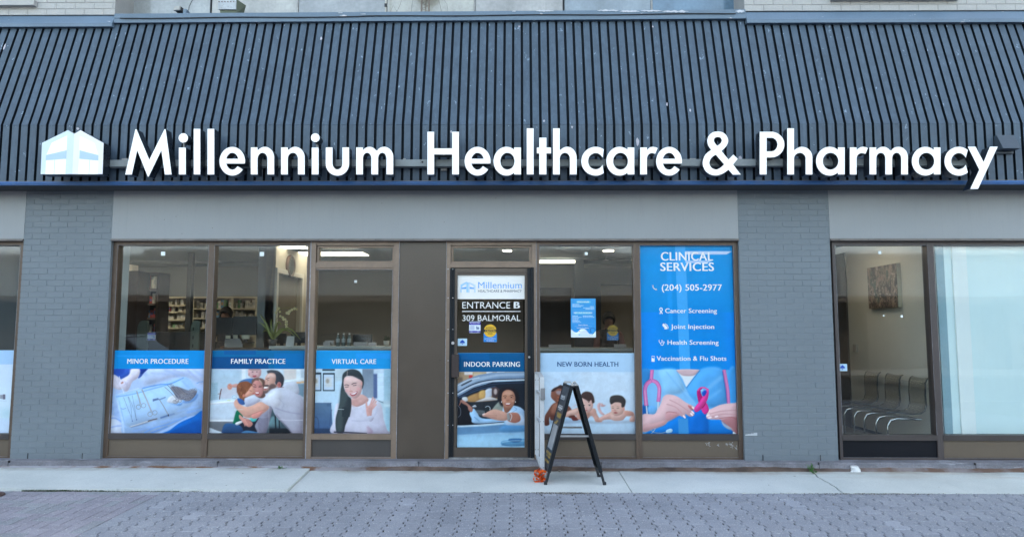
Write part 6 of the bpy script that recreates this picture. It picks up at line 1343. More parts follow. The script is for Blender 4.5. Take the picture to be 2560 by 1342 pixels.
ln([(1550, 100), (1580, 250), (1620, 480), (1635, 720)], 60, (176, 88, 150)); ln([(1555, 100), (1585, 250), (1625, 480), (1638, 710)], 40, (216, 130, 188), 4); ln([(1525, 130), (1580, 500), (1600, 700)], 10, (20, 70, 150), 5, .7)
H1, H2, H3 = (226, 186, 190), (206, 152, 156), (170, 105, 112)
pl([(75, 915), (280, 905), (340, 830), (400, 720), (450, 590), (540, 545), (700, 580), (860, 690), (1000, 760), (1030, 800), (990, 830), (930, 800), (1010, 880), (1000, 930), (930, 945), (850, 900), (860, 970), (790, 950), (720, 930), (560, 1010), (480, 1090), (300, 1150), (80, 1220)], H1, 4)
pl([(500, 880), (700, 870), (730, 930), (520, 1030)], H2, 14); ln([(560, 640), (720, 720), (880, 830), (960, 900)], 14, H2, 5); ln([(510, 720), (680, 780), (790, 890)], 14, H2, 5); ln([(500, 880), (560, 860), (700, 880)], 10, H3, 4); pl([(900, 740), (1000, 790), (980, 830), (920, 790)], (196, 110, 112), 5); pl([(80, 1100), (300, 1060), (480, 1020), (450, 1110), (80, 1220)], (212, 164, 166), 14)
pl([(1815, 740), (1720, 705), (1500, 730), (1330, 800), (1230, 840), (1250, 870), (1230, 940), (1260, 990), (1400, 1000), (1520, 1020), (1700, 1200), (1820, 1275)], H1, 4); pl([(1500, 1010), (1815, 960), (1820, 1270), (1640, 1130)], (178, 120, 125), 16); ln([(1290, 900), (1500, 850), (1800, 830)], 14, H2, 5); ln([(1320, 950), (1560, 900), (1810, 920)], 14, H2, 5); ln([(1460, 980), (1700, 960), (1815, 1030)], 12, H3, 6); pl([(1510, 1030), (1560, 1080), (1700, 1170), (1640, 1180), (1540, 1110)], (170, 182, 200), 3)
for x_, y_, r_ in ((995, 790, 40), (985, 870, 45), (965, 905, 45), (830, 950, 50), (1265, 850, -20), (1262, 925, -25), (1295, 965, -15), (1415, 945, -15)):
    q_ = zz(x_, y_); c.ell(q_[0], q_[1], 20, 9, (246, 226, 232), rot=r_, blur=1)
RB, RB2 = (214, 52, 146), (178, 26, 112)
pl([(1060, 860), (1010, 805), (1100, 680), (1180, 560), (1250, 440), (1270, 560), (1230, 680), (1150, 800)], RB, 1); pl([(1140, 800), (1220, 690), (1280, 830), (1205, 905)], RB, 1); pl([(1060, 500), (1105, 430), (1165, 420), (1130, 500), (1170, 600), (1230, 690), (1150, 800), (1090, 690)], RB2, 1, smooth=True); pl([(1100, 690), (1180, 560), (1265, 440), (1272, 560), (1225, 690), (1060, 862), (1010, 806)], (220, 62, 152), 1); ln([(1075, 480), (1120, 430), (1180, 422), (1240, 445), (1262, 490)], 26, (226, 84, 160), 1); pl([(1150, 520), (1200, 470), (1240, 500), (1190, 580)], (30, 80, 190), 4); pl([(1120, 470), (1180, 455), (1160, 500)], (150, 200, 245), 4)
ln([(210, 1180), (300, 1235), (420, 1245), (520, 1220)], 12, (150, 165, 180), 1); ln([(310, 1160), (270, 1220), (220, 1270)], 12, (180, 195, 210), 1); pl([(505, 1195), (580, 1165), (620, 1190), (600, 1235), (515, 1245)], (170, 210, 235), 2); pl([(1720, 1220), (1790, 1275), (1720, 1275)], (225, 232, 240), 2)
c.rect(545, 1300, 549, 1910, (160, 205, 235), alpha=.0)
CP6 = poster('window_banner', [(1599.5, 613), (1833.5, 613), (1845, 1085), (1607, 1085)], c, cat='banner', label='tall bright blue clinical services banner ending in hands holding a pink ribbon')
write(CP6, 'lettering', M_ink, [('CLINICAL', 1652, 1782.5, 630.3, 651, 0.03), ('SERVICES', 1650.5, 1785, 656.5, 677, 0.03), ('(204) 505-2977', 1654.3, 1805, 710.8, 726, 0.02),
      ('Cancer Screening', 1663, 1792.5, 770.8, 782, 0.02), ('Joint Injection', 1677.2, 1785.5, 810.6, 821.6, 0.02), ('Health Screening', 1668.8, 1796.5, 850, 861, 0.02), ('Vaccination & Flu Shots', 1641.6, 1816, 889.8, 901, 0.02)])
ys_ = YG - 0.0045
def stroke(mb, pts, w_, conv, y=ys_, mi=0):
    n = len(pts); L, Rr = [], []
    for i, q_ in enumerate(pts):
        a = pts[max(0, i - 1)]; b = pts[min(n - 1, i + 1)]; d = math.hypot(b[0] - a[0], b[1] - a[1]) or 1
        ex, ey = -(b[1] - a[1]) / d * w_ / 2, (b[0] - a[0]) / d * w_ / 2
        L.append(conv(q_[0] + ex, q_[1] + ey)); Rr.append(conv(q_[0] - ex, q_[1] - ey))
    vs = [(P(p[0], p[1], y).x, y, P(p[0], p[1], y).z) for p in L + Rr[::-1]]
    m = len(vs); mb.add(vs, [(i, i + 1, m - 2 - i, m - 1 - i) for i in range(n - 1)], mi)
def shape(mb, pts, conv, y=ys_, mi=0):
    mb.add([(P(*conv(*p), y).x, y, P(*conv(*p), y).z) for p in pts], [tuple(range(len(pts)))], mi)
mb = MB(); cv = lambda x, y: (1590 + x / 2.396, 600 + y / 2.396)
stroke(mb, [(99, 270), (100, 280), (108, 290), (118, 297), (126, 298)], 5, cv); shape(mb, [(96, 270), (103, 268), (106, 278), (99, 281)], cv); shape(mb, [(114, 292), (121, 290), (128, 298), (120, 302)], cv)
mb.build('phone_icon', M_ink, CP6, recalc=False)
cv = lambda x, y: (1620 + x / 8.948, 760 + y / 8.948)
mb = MB(); stroke(mb, [(265, 215), (300, 160), (322, 125), (315, 95), (292, 82), (268, 95), (262, 125), (285, 165)], 20, cv); stroke(mb, [(285, 165), (325, 213)], 22, cv, ys_ - 0.0002); mb.build('ribbon_icon', M_ink, CP6, recalc=False)
mb = MB(); shape(mb, [(322, 460), (345, 430), (395, 470), (435, 520), (418, 560), (370, 560), (368, 525), (330, 490)], cv); stroke(mb, [(375, 432), (430, 470), (452, 515), (442, 556)], 12, cv); mb.build('joint_icon', M_ink, CP6, recalc=False)
mb = MB(); stroke(mb, [(255, 800), (245, 815), (258, 855), (280, 870), (305, 855), (318, 815), (305, 800)], 13, cv); stroke(mb, [(281, 868), (288, 905), (315, 922), (342, 905), (348, 878)], 13, cv, ys_ - 0.0002); stroke(mb, [(348 + 17 * math.cos(a), 853 + 17 * math.sin(a)) for a in np.linspace(0, 6.3, 14)], 11, cv, ys_ - 0.0003); mb.build('stethoscope_icon', M_ink, CP6, recalc=False)
mb = MB(); shape(mb, [(82, 1155), (145, 1155), (145, 1168), (82, 1168)], cv); shape(mb, [(80, 1195), (148, 1215), (148, 1285), (80, 1285)], cv, ys_ - 0.0001); stroke(mb, [(90, 1168), (84, 1180), (82, 1200)], 7, cv); stroke(mb, [(138, 1168), (144, 1180), (146, 1220)], 7, cv); mb.build('vial_icon', M_ink, CP6, recalc=False)
# ---- poster in the leftmost window
c = Canvas(-60, 870, 4.475, 540, 1000, (205, 226, 250), res=1.0)
c.rect(0, 0, 540, 220, (170, 208, 245)); c.rect(0, 180, 540, 780, (208, 228, 250), c2=(214, 236, 250)); c.rect(268, 520, 300, 565, (150, 155, 170), blur=2); c.rect(300, 515, 328, 570, (108, 108, 128), blur=2); c.rect(200, 585, 340, 590, (190, 205, 225)); c.rect(280, 680, 400, 780, (190, 222, 238), blur=30)
poster('window_poster', [(-55, 875), (34.5, 875), (22, 1081.5), (-70, 1081.5)], c, label='pale poster cut off at the left edge of the photo')
# ---- paper notices and stickers
def card(name, px0, px1, r0, r1, m, label, cat, y=YG - 0.003, th=0.001, group=None):
    mb = MB(); mb.pbox(px0, px1, r0, r1, y, y + th); return mb.build(name, m, label=label, cat=cat, group=group)
LOGOP = card('logo_sticker', 1144, 1311.5, 687, 747.3, surf('white_film', (0.84, 0.83, 0.80), 0.4, var=0.01, fine=0, coat=0.2), 'white film with the pale blue clinic logo at the top of the entrance door', 'sticker')
write(LOGOP, 'title', M_inkb, [('Millennium', 1195.3, 1304.7, 704.6, 720.6, -0.006)])
write(LOGOP, 'subtitle', surf('slate_ink', (0.03, 0.04, 0.10), 0.5, var=0, fine=0), [('HEALTHCARE & PHARMACY', 1195.3, 1304.3, 724.3, 730.4, -0.002)])
cv = lambda x, y: (1140 + x / 7.061, 680 + y / 7.061)
mb = MB()
shape(mb, [(80, 225), (185, 170), (235, 195), (215, 215), (215, 358), (182, 358), (182, 205), (120, 240), (97, 295), (97, 358), (80, 358)], cv, mi=0)
shape(mb, [(235, 180), (345, 228), (345, 358), (325, 358), (320, 290), (300, 240), (240, 208), (240, 358), (216, 358), (216, 200)], cv, mi=1)
shape(mb, [(97, 278), (182, 260), (182, 295), (97, 298)], cv, ys_ - 0.0002, mi=2); shape(mb, [(240, 260), (320, 278), (320, 298), (240, 295)], cv, ys_ - 0.0002, mi=2)
for x_ in (138, 150, 280): stroke(mb, [(x_, 300), (x_, 356)], 2, cv, mi=1)
mb.build('house_logo', [surf('pale_logo_blue', (0.36, 0.62, 0.88), 0.4, var=0, fine=0), surf('paler_logo_blue', (0.52, 0.68, 0.86), 0.4, var=0, fine=0), M_inkb], LOGOP, recalc=False)
ENT = empty('door_lettering', tuple(P(1228, 803, YG - 0.002)), 'white vinyl lettering of the entrance and street number on the door glass', 'lettering')
yE = YG - 0.0022
mb = MB(); lettering(mb, 'ENTRANCE', 1155.8, 1275.5, 754.6, 770.6, yE, -0.004); mb.build('word', M_ink, ENT, recalc=False)
mb = MB(); lettering(mb, 'B', 1284.3, 1300, 754.3, 770.3, yE, 0.045); mb.build('bold_letter', M_ink, ENT, recalc=False)
mb = MB(); mb.pbox(1155, 1302, 777.2, 779.0, yE, yE + 0.001); mb.build('rule', M_ink, ENT)
mb = MB(); lettering(mb, '309 BALMORAL', 1156.3, 1301, 787.6, 802, yE, -0.004); mb.build('word', M_ink, ENT, recalc=False)
def sticker_canvas(kind, ox, oy, w_, h_):
    c = Canvas(ox, oy, 8.0, w_ * 8, h_ * 8, (225, 235, 245), res=3.0)
    return c
# attention sticker
def attention(px0, px1, r0, r1, y, label, dim=1.0):
    w_, h_ = px1 - px0, r1 - r0
    c = Canvas(px0, r0, 8.0, w_ * 8, h_ * 8, tuple(v * dim for v in (222, 235, 248)), res=3.0); W8, H8 = w_ * 8, h_ * 8
    nv = tuple(v * dim for v in (58, 52, 170))
    c.rect(0, H8 * .03, W8, H8 * .30, nv); c.rect(0, H8 * .82, W8, H8 * .97, nv); c.rect(W8 * .1, H8 * .22, W8 * .9, H8 * .26, (150, 150, 215))
    for k in range(6): c.rect(W8 * .08, H8 * (.37 + k * .065), W8 * (.45 + .03 * (k % 2)), H8 * (.395 + k * .065), (120, 140, 190))
    c.ell(W8 * .66, H8 * .48, W8 * .05, H8 * .05, (90, 110, 150)); c.rect(W8 * .62, H8 * .52, W8 * .88, H8 * .70, (95, 120, 160), blur=2, alpha=.7); c.ring(W8 * .78, H8 * .58, W8 * .08, H8 * .08, 6, (60, 80, 130)); c.rect(W8 * .1, H8 * .87, W8 * .3, H8 * .91, (190, 195, 235)); c.rect(W8 * .7, H8 * .87, W8 * .88, H8 * .91, (190, 195, 235))
    o = poster('notice_sticker', [(px0, r0), (px1, r0), (px1, r1), (px0, r1)], c, y=y, cat='sticker', label=label)
    mb = MB(); lettering(mb, 'ATTENTION', px0 + w_ * .06, px1 - w_ * .06, r0 + h_ * .07, r0 + h_ * .17, y - 0.0006, 0.02); mb.build('lettering', M_ink if dim == 1 else M_dust, o, recalc=False); return o
attention(1173, 1201.3, 803.3, 831.7, YG - 0.0032, 'small white and violet attention sticker under the street number')
attention(368.5, 389.5, 830, 850.5, YG + 0.012, 'small attention notice inside the glass above the surgery poster', 0.55)  # print colours darkened to stand for the dimmer light inside
def caution(cx, cy, s, y, label, dim=1.0):
    m = lambda c_: tuple(min(.9, v * dim) for v in c_)
    E = empty('caution_sticker', tuple(P(cx, cy + 28 * s, y)), label, 'sticker')
    g = lambda nm, c_: surf('%s_%d' % (nm, int(dim * 10)), m(c_), 0.45, var=0.02, fine=0)
    mb = MB(); mb.pbox(cx - 16.5 * s, cx + 16.5 * s, cy + 6 * s, cy + 28 * s, y, y + 0.0006); mb.build('blue_base', g('sticker_blue', (0.015, 0.22, 0.62)), E)
    mb = MB(); p_ = P(cx, cy, y - .001); mb.disc((p_.x, p_.z), 16.4 * s / 223, y - 0.0008, y - 0.0002, 40); mb.build('yellow_disc', g('sticker_yellow', (0.72, 0.42, 0.015)), E)
    mb = MB(); mb.pbox(cx - 16.2 * s, cx + 16.2 * s, cy - 3.4 * s, cy + 3.2 * s, y - 0.0012, y - 0.0009); mb.build('black_band', g('sticker_black', (0.02, 0.02, 0.02)), E)
    yy = y - 0.0016
    mb = MB(); lettering(mb, 'AUTOMATIC', cx - 10.8 * s, cx + 11 * s, cy - 9 * s, cy - 5.2 * s, yy, 0.02); mb.build('lettering', g('sticker_black', (0.02, 0.02, 0.02)), E, recalc=False); mb = MB(); lettering(mb, 'DOOR', cx - 5.6 * s, cx + 5.8 * s, cy + 5.2 * s, cy + 8.8 * s, yy, 0.03); mb.build('lettering', g('sticker_black', (0.02, 0.02, 0.02)), E, recalc=False)
    mb = MB(); lettering(mb, 'CAUTION', cx - 12.6 * s, cx + 12.6 * s, cy - 2.4 * s, cy + 2.4 * s, yy, 0.03); mb.build('lettering', g('sticker_yellow', (0.72, 0.42, 0.015)), E, recalc=False)
    mb = MB(); lettering(mb, 'ACTIVATE SWITCH', cx - 14.3 * s, cx + 14.3 * s, cy + 18.4 * s, cy + 21.2 * s, y - 0.0006, 0.02); mb.build('lettering', g('sticker_white', (0.75, 0.75, 0.75)), E, recalc=False); mb = MB(); lettering(mb, 'TO OPERATE', cx - 9.6 * s, cx + 9.6 * s, cy + 23.4 * s, cy + 26.4 * s, y - 0.0006, 0.02); mb.build('lettering', g('sticker_white', (0.75, 0.75, 0.75)), E, recalc=False)
caution(1225.5, 826.5, 1.0, YG - 0.0035, 'round yellow caution sticker on a blue base on the entrance door')
caution(1532, 826, 0.86, YG + 0.014, 'dim yellow caution sticker in front of the person behind the glass', 0.42)  # sticker colours darkened for the shade behind the glass
def monitored(px0, px1, r0, r1, label):
    w_, h_ = px1 - px0, r1 - r0; c = Canvas(px0, r0, 8.0, w_ * 8, h_ * 8, (188, 222, 245), res=3.0); W8, H8 = w_ * 8, h_ * 8
    c.poly([(W8 * .22, H8 * .50), (W8 * .35, H8 * .32), (W8 * .5, H8 * .16), (W8 * .65, H8 * .32), (W8 * .78, H8 * .50), (W8 * .7, H8 * .62), (W8 * .3, H8 * .62)], (30, 80, 190), smooth=False); c.rect(W8 * .2, H8 * .64, W8 * .8, H8 * .68, (60, 90, 160)); c.poly([(W8 * .4, H8 * .72), (W8 * .6, H8 * .72), (W8 * .5, H8 * .84)], (30, 80, 190), smooth=False)
    return poster('security_sticker', [(px0, r0), (px1, r0), (px1, r1), (px0, r1)], c, y=YG - 0.0032, cat='sticker', label=label)
monitored(1144.3, 1167.6, 846, 864, 'small pale blue sticker with a blue diamond on the entrance door')
monitored(2094.6, 2118, 909, 927, 'small pale blue diamond sticker in the waiting room window beside the brick pier')
# office hours notice
c = Canvas(1420, 740, 12.2, 976, 1342, (62, 160, 230), res=3.2)
c.rect(80, 70, 855, 1255, (70, 162, 228), c2=(52, 150, 228)); c.rect(250, 150, 690, 205, (110, 205, 235), blur=10); c.rect(200, 480, 700, 545, (110, 205, 235), blur=10)
c.poly([(80, 1025), (130, 1035), (190, 1085), (260, 1105), (320, 1070), (380, 1010), (480, 995), (540, 1020), (600, 1090), (660, 1150), (760, 1150), (820, 1085), (860, 1075), (860, 1260), (80, 1260)], (222, 238, 250), smooth=True)
c.rect(80, 1200, 860, 1260, (222, 238, 250))
def tl(x0, x1, y_, h=16, col_=(235, 245, 252)):
    rr_ = random.Random(int(x0 * 7 + y_)); x = x0
    while x < x1: w_ = rr_.uniform(20, 60); c.rect(x, y_ - h / 2, min(x + w_, x1), y_ + h / 2, col_, blur=1.5, alpha=.85); x += w_ + 8
tl(135, 340, 252, 18); tl(135, 470, 290); tl(135, 400, 322); tl(670, 790, 322, 18); tl(465, 800, 358); tl(535, 800, 395); tl(135, 300, 603, 18); tl(455, 750, 603, 18); tl(455, 800, 643)
for k, e in enumerate((410, 325, 315, 365, 400)): tl(135, e, 643 + k * 38)
tl(200, 730, 917, 8, (190, 220, 245)); tl(130, 800, 435, 3); tl(130, 800, 833, 3); tl(400, 590, 1075, 6, (170, 170, 200)); tl(370, 600, 1115, 6, (150, 160, 190)); tl(390, 640, 1180, 14, (150, 195, 230)); c.ell(355, 1068, 16, 16, (235, 130, 140), blur=2); c.ell(350, 1178, 30, 16, (130, 190, 235), blur=3)
c.line([(665, 1105), (690, 1060), (685, 1000), (740, 978), (800, 985), (825, 1030), (820, 1080), (760, 1155)], 9, (20, 60, 120)); c.line([(690, 1060), (712, 1105)], 9, (20, 60, 120))
for x_, y_ in ((660, 1190), (700, 1190), (735, 1185), (755, 1155)): c.ell(x_, y_, 8, 8, (60, 80, 110))
HN = poster('office_hours_notice', [(1427.3, 746), (1489.3, 746), (1489.5, 843), (1427.1, 843)], c, cat='notice', label='blue and white printed office hours notice taped to the glass right of the door')
write(HN, 'heading', M_ink, [('OFFICE HOURS', 1443, 1472.3, 752.8, 756.3, 0.03), ('MEET OUR PHYSICIANS', 1434.5, 1480.5, 780, 783.5, 0.03), ('Walk-ins Welcome', 1446, 1469.5, 810.8, 813.5, 0.02), ('Including New Patients', 1442.5, 1472.5, 818, 820.7, 0.02)])
# small square sensors stuck high on the panes
M_sens = surf('white_plastic', (0.78, 0.85, 0.86), 0.3, var=0.02, fine=0)
for px, r, s, lb in ((407.5, 634, 5.2, 'small white square sensor high on the pane above the surgery poster'), (654.5, 635, 5.4, 'small white square sensor high on the pane above the family poster'), (889, 703.5, 3.4, 'small white square sensor on the pane above the waving woman poster'),
                     (1465.5, 634, 3.6, 'chipped white sensor high on the pane above the office hours notice'), (2199.5, 631, 3.9, 'small white square sensor high on the waiting room pane'), (2209.5, 789, 1.8, 'tiny white dot under the painting left of a larger one'), (2254.5, 790.5, 2.8, 'white fleck on the waiting room pane below the right edge of the painting')):
    mb = MB(); mb.pbox(px - s, px + s, r - s, r + s, YG - 0.006, YG - 0.0005); mb.build('pane_sensor', M_sens, label=lb, cat='sensor', bevel=0.002)
# ================================================================ A-frame sign on the walk
def gpt(x, y, dz=0.0): return Vector((x, y, gz(y) + dz))
AF = empty('a_frame_sign', tuple(gpt(0.56, -0.45)), 'black folding A-frame sign standing open on the concrete walk right of the door', 'sign')
def onx(px, py, y): return P(px, py, y)
yN, yB = G(1361, 1212).y + 0.02, G(1497, 1191).y          # near and far edges of the boards
tL, tR = P(1431, 965, yN), P(1443.5, 965, yN)
top_z = P(1432, 962, yN).z
def edge_pts(top_px, foot_px, dyb, row_top=963, foot_row=1211):
    a = P(top_px, row_top, yN); b = P(foot_px, foot_row, yN); return a, b
La, Lb = P(1429.5, 963, yN), P(1364, 1211, yN); Ra, Rb_ = P(1441.5, 963, yN), P(1511, 1211, yN)
Lb.z = gz(yN); Rb_.z = gz(yN)
def board(name, a, b, sgn, shift):
    """two side rails, rails across, panel; a = top, b = foot of the near edge; the far edge lies at yB"""
    d = (b - a); E = empty(name, (0, 0, 0), parent=AF); E.location = (0, 0, 0)
    far = Vector((shift, yB - yN, 0)); t_end = 0.875
    out = Vector((-d.z, 0, d.x)).normalized() * (1 if sgn < 0 else -1)
    if out.z < 0: out = -out
    mb = MB()
    w_ = 0.036
    for o_ in (Vector((0, 0, 0)), far): mb.bar(a + o_, a + d * t_end + o_, 0.030, w_, up=out)
    for t in (0.02, t_end - 0.012): mb.bar(a + d * t, a + d * t + far, 0.03, w_ * .8, up=out)
    fr_ = mb.build('board_frame', M_blackm, AF, bevel=0.002)
    for o_ in (Vector((0, 0, 0)), far):
        mb = MB(); mb.bar(a + d * (t_end - 0.03) + o_, b + o_, 0.022, 0.026, up=out); mb.bar(b + o_ + Vector((0, 0, 0.03)), b + o_ + Vector((0.0, 0, 0.001)), 0.03, 0.034, up=out); mb.build('leg', M_black, AF, bevel=0.002)
    mb = MB(); p0 = a + d * 0.03; p1 = a + d * (t_end - 0.02); th = out * 0.006; fz = out * 0.010
    mb.hexa([p0 + fz, p1 + fz, p1 + fz + far, p0 + fz + far, p0 + fz + th, p1 + fz + th, p1 + fz + th + far, p0 + fz + th + far]); 
    pn = mb.build('board_panel', surf('dark_slate_panel', (0.028, 0.033, 0.045), 0.4, var=0.1), AF)
    bpy.data.objects.remove(E)
    return a, d, far, out, pn
a, d, far, out, pn = board('left', La, Lb, -1, -0.045)
def m3(t0, t1, s0, s1):
    def f(u, v): return a + d * (t1 + (t0 - t1) * v) + far * (s1 + (s0 - s1) * u) + out * 0.0195
    return f
mb = MB()
def blk(t0, t1, s0, s1, mi): mb.add([a + d * t + far * s + out * 0.019 for t, s in ((t0, s0), (t0, s1), (t1, s1), (t1, s0))], [(0, 1, 2, 3)], mi)
rr = random.Random(6)
for t0, t1, s0, s1, mi in ((0.12, 0.165, .25, .38, 0), (0.125, 0.15, .42, .8, 0), (0.155, 0.165, .45, .8, 0), (0.225, 0.235, .2, .8, 0), (0.24, 0.262, .18, .84, 0), (0.268, 0.277, .3, .7, 0)): blk(t0, t1, s0, s1, mi)
for t0, n_, h_ in ((0.30, 7, .035), (0.335, 6, .014), (0.70, 8, .028), (0.735, 6, .02), (0.78, 7, .024)):
    s = 0.12
    for k in range(n_): w_ = rr.uniform(.06, .12); blk(t0, t0 + h_, s, s + w_ * .8, 1); s += w_
blk(0.375, 0.39, .3, .5, 1); blk(0.388, 0.41, .38, .62, 1); blk(0.405, 0.42, .5, .78, 1)
blk(0.425, 0.67, .14, .84, 2)
mb.build('print', [surf('print_white', (0.6, 0.62, 0.65), 0.5), surf('print_gold', (0.5, 0.33, 0.08), 0.5), surf('print_grey_square', (0.42, 0.43, 0.45), 0.5, var=0.1)], AF, recalc=False)
ra = board('right', Ra, Rb_, 1, -0.015)
mb = MB(); c = (La + Ra) / 2
for o_ in (Vector((0, 0, 0.008)), far + Vector((0, 0, 0.008))):
    mb.bar(c + o_ + Vector((-.035, 0, .0)), c + o_ + Vector((.035, 0, 0)), .05, .018, up=Vector((0, 0, 1)))
mb.tube([c + Vector((-.02, .03, .01)), c + Vector((-.01, .04, .03)), c + Vector((.01, .05, .034)), c + Vector((.03, .06, .012))], 0.008, 8)
mb.build('hinge_clip', surf('crumpled_tape', (0.5, 0.5, 0.5), 0.35, metal=0.4, var=0.3, vscale=30), AF)
mb = MB()
dL, dR = Lb - La, Rb_ - Ra
for t, o_ in ((0.475, far), (0.515, Vector((0, 0, 0)))):
    p, q_ = La + dL * t + o_, Ra + dR * t + o_ + Vector((0, 0, 0)); mb.bar(p + Vector((0, 0.012, 0)), q_ + Vector((0, 0.012, 0)), 0.018, 0.005, up=Vector((0, 1, 0)))
    mb.disc(((p.x * .45 + q_.x * .55), p.z * .45 + q_.z * .55), 0.007, p.y, p.y + .009, 10)
mb.build('brace', surf('galvanised_strap', (0.42, 0.43, 0.44), 0.4, metal=0.5), AF)
# ================================================================ white guard rail beside the door
yn_, yf_ = G(1355, 1202).y, -0.06
GR = empty('guard_rail', tuple(gpt(P(1355, 1100, yn_).x, yn_)), 'white aluminium guard rail sticking out from the wall beside the entrance door', 'railing')
M_alu = surf('white_aluminium', (0.60, 0.62, 0.64), 0.4, metal=0.2, var=0.05, streak=0.1, streakc=(0.4, 0.4, 0.42))
xn, xf = P(1355, 1060, yn_).x, P(1342.3, 1000, yf_).x
zt1_, zt2_ = P(1355, 946, yn_).z, P(1342, 930, yf_).z
mb = MB(); w_ = 0.024
mb.box(xn - w_, xn + w_, yn_ - 0.02, yn_ + 0.02, gz(yn_) + 0.004, zt1_)
for z_ in (1062, 1096.5):
    pass
for r in (1053, 1168): 
    for o_ in (-5, 5):
        p_ = P(1355 + o_ * .8, r, yn_ - .02); mb.disc((p_.x, p_.z), 0.0045, yn_ - 0.023, yn_ - 0.02, 8, 1)
mb.build('near_post', [M_alu, M_black], GR, bevel=0.003)
mb = MB(); mb.box(xf - w_, xf + w_, yf_ - 0.02, yf_ + 0.02, P(1342, 1135, yf_).z, zt2_)
for r in (949, 1123): 
    for o_ in (-3.5, 3.5): p_ = P(1342 + o_, r, yf_ - .02); mb.disc((p_.x, p_.z), 0.0045, yf_ - 0.023, yf_ - 0.02, 8, 1)
mb.build('wall_post', [M_alu, M_black], GR, bevel=0.003)
mb = MB()
for zz_ in (P(1342, 977, yf_).z, P(1342, 1043, yf_).z):
    mb.bar((xf, yf_, zz_), (xn, yn_, zz_ - 0.0), 0.02, 0.035, up=Vector((0, 0, 1)))
zz_ = P(1342, 1138, yf_).z; mb.bar((xf, yf_, zz_), (xn, yn_, zz_ - 0.03), 0.03, 0.035, up=Vector((0, 0, 1)))
pts = [(xf, yf_, zt2_ - .002), (xf + (xn - xf) * .3, yf_ + (yn_ - yf_) * .35, zt2_ + .01), (xf + (xn - xf) * .7, yf_ + (yn_ - yf_) * .75, zt2_ - .005), (xn, yn_ - .004, zt1_ + .01), (xn + .002, yn_ - .012, zt1_ - .06)]
for p_, q_ in zip(pts, pts[1:]): mb.bar(p_, q_, 0.044, 0.012, up=Vector((0, 0, 1)) if abs(q_[2] - p_[2]) < .04 else Vector((0, 1, 0)))
mb.build('rail', M_alu, GR)
mb = MB(); a_, b_ = P(1351.5, 970, yn_ - .03), P(1362.5, 999, yn_ - .03); mb.box(a_.x, b_.x, yn_ - .045, yn_ + .03, b_.z, a_.z); mb.build('latch_box', surf('brushed_grey', (0.25, 0.25, 0.26), 0.45, metal=0.5, var=0.2, fscale=80), GR, bevel=0.004)
# orange ribbon knotted at its foot
mb = MB(); base = gpt(xn - .0, yn_ - .03); rr = random.Random(9)
M_or = surf('orange_plastic_ribbon', (0.92, 0.14, 0.01), 0.75, var=0.15, vscale=30)
for k in range(14):
    a0 = rr.uniform(0, 6.28); cx_, cz_ = rr.uniform(-.055, .04), rr.uniform(.03, .10); r1, r2 = rr.uniform(.018, .042), rr.uniform(.02, .045); ph = rr.uniform(0, 3); L = []
    for i in range(15):
        t = i / 14 * rr.uniform(4.2, 4.6); L.append(base + Vector((cx_ + r1 * math.cos(t + a0), rr.uniform(-.006, .006) + .02 * math.sin(t * 1.3 + ph), max(.004, cz_ + r2 * math.sin(t + a0)))))
    w_ = rr.uniform(.03, .05); vs = []
    for i, p_ in enumerate(L):
        tw = math.sin(i * .6 + ph); u_ = Vector((.3 * tw, .9, .4 * math.cos(i * .5 + ph))).normalized() * w_ / 2; vs += [p_ - u_, p_ + u_]
    vs = [Vector((v.x, v.y, max(v.z, gz(v.y) + .003))) for v in vs]
    mb.add(vs, [(2 * i, 2 * i + 1, 2 * i + 3, 2 * i + 2) for i in range(14)], 0, True)
mb.tube([base + Vector((-.03, 0, .10)), base + Vector((.01, -.015, .115)), base + Vector((.035, 0, .10))], .012, 7)
o = mb.build('orange_ribbon', M_or, label='crumpled orange plastic ribbon tied around the foot of the guard rail', cat='ribbon', recalc=False)
# ================================================================ litter, stones, weeds
def crumple(c, r_, seed, m, name, label, cat, flat=.7, amp_=.35, group=None):
    bm = bmesh.new(); bmesh.ops.create_icosphere(bm, subdivisions=3, radius=1)
    for v in bm.verts:
        n_ = mnoise.noise(v.co * 1.6 + Vector((seed, 0, 0))) * amp_ + mnoise.noise(v.co * 4.3 + Vector((0, seed, 0))) * amp_ * .5
        v.co = v.co * (1 + n_); v.co.z *= flat
    zmin = min(v.co.z for v in bm.verts)
    for v in bm.verts: v.co = Vector((v.co.x * r_, v.co.y * r_ * .8, (v.co.z - zmin) * r_))
    me = bpy.data.meshes.new(name); bm.to_mesh(me); bm.free(); me.materials.append(m)
    o = bpy.data.objects.new(name, me); col.objects.link(o); o.location = c; return tag(o, label, cat, group)
p_ = P(2143, 1174, -0.17)
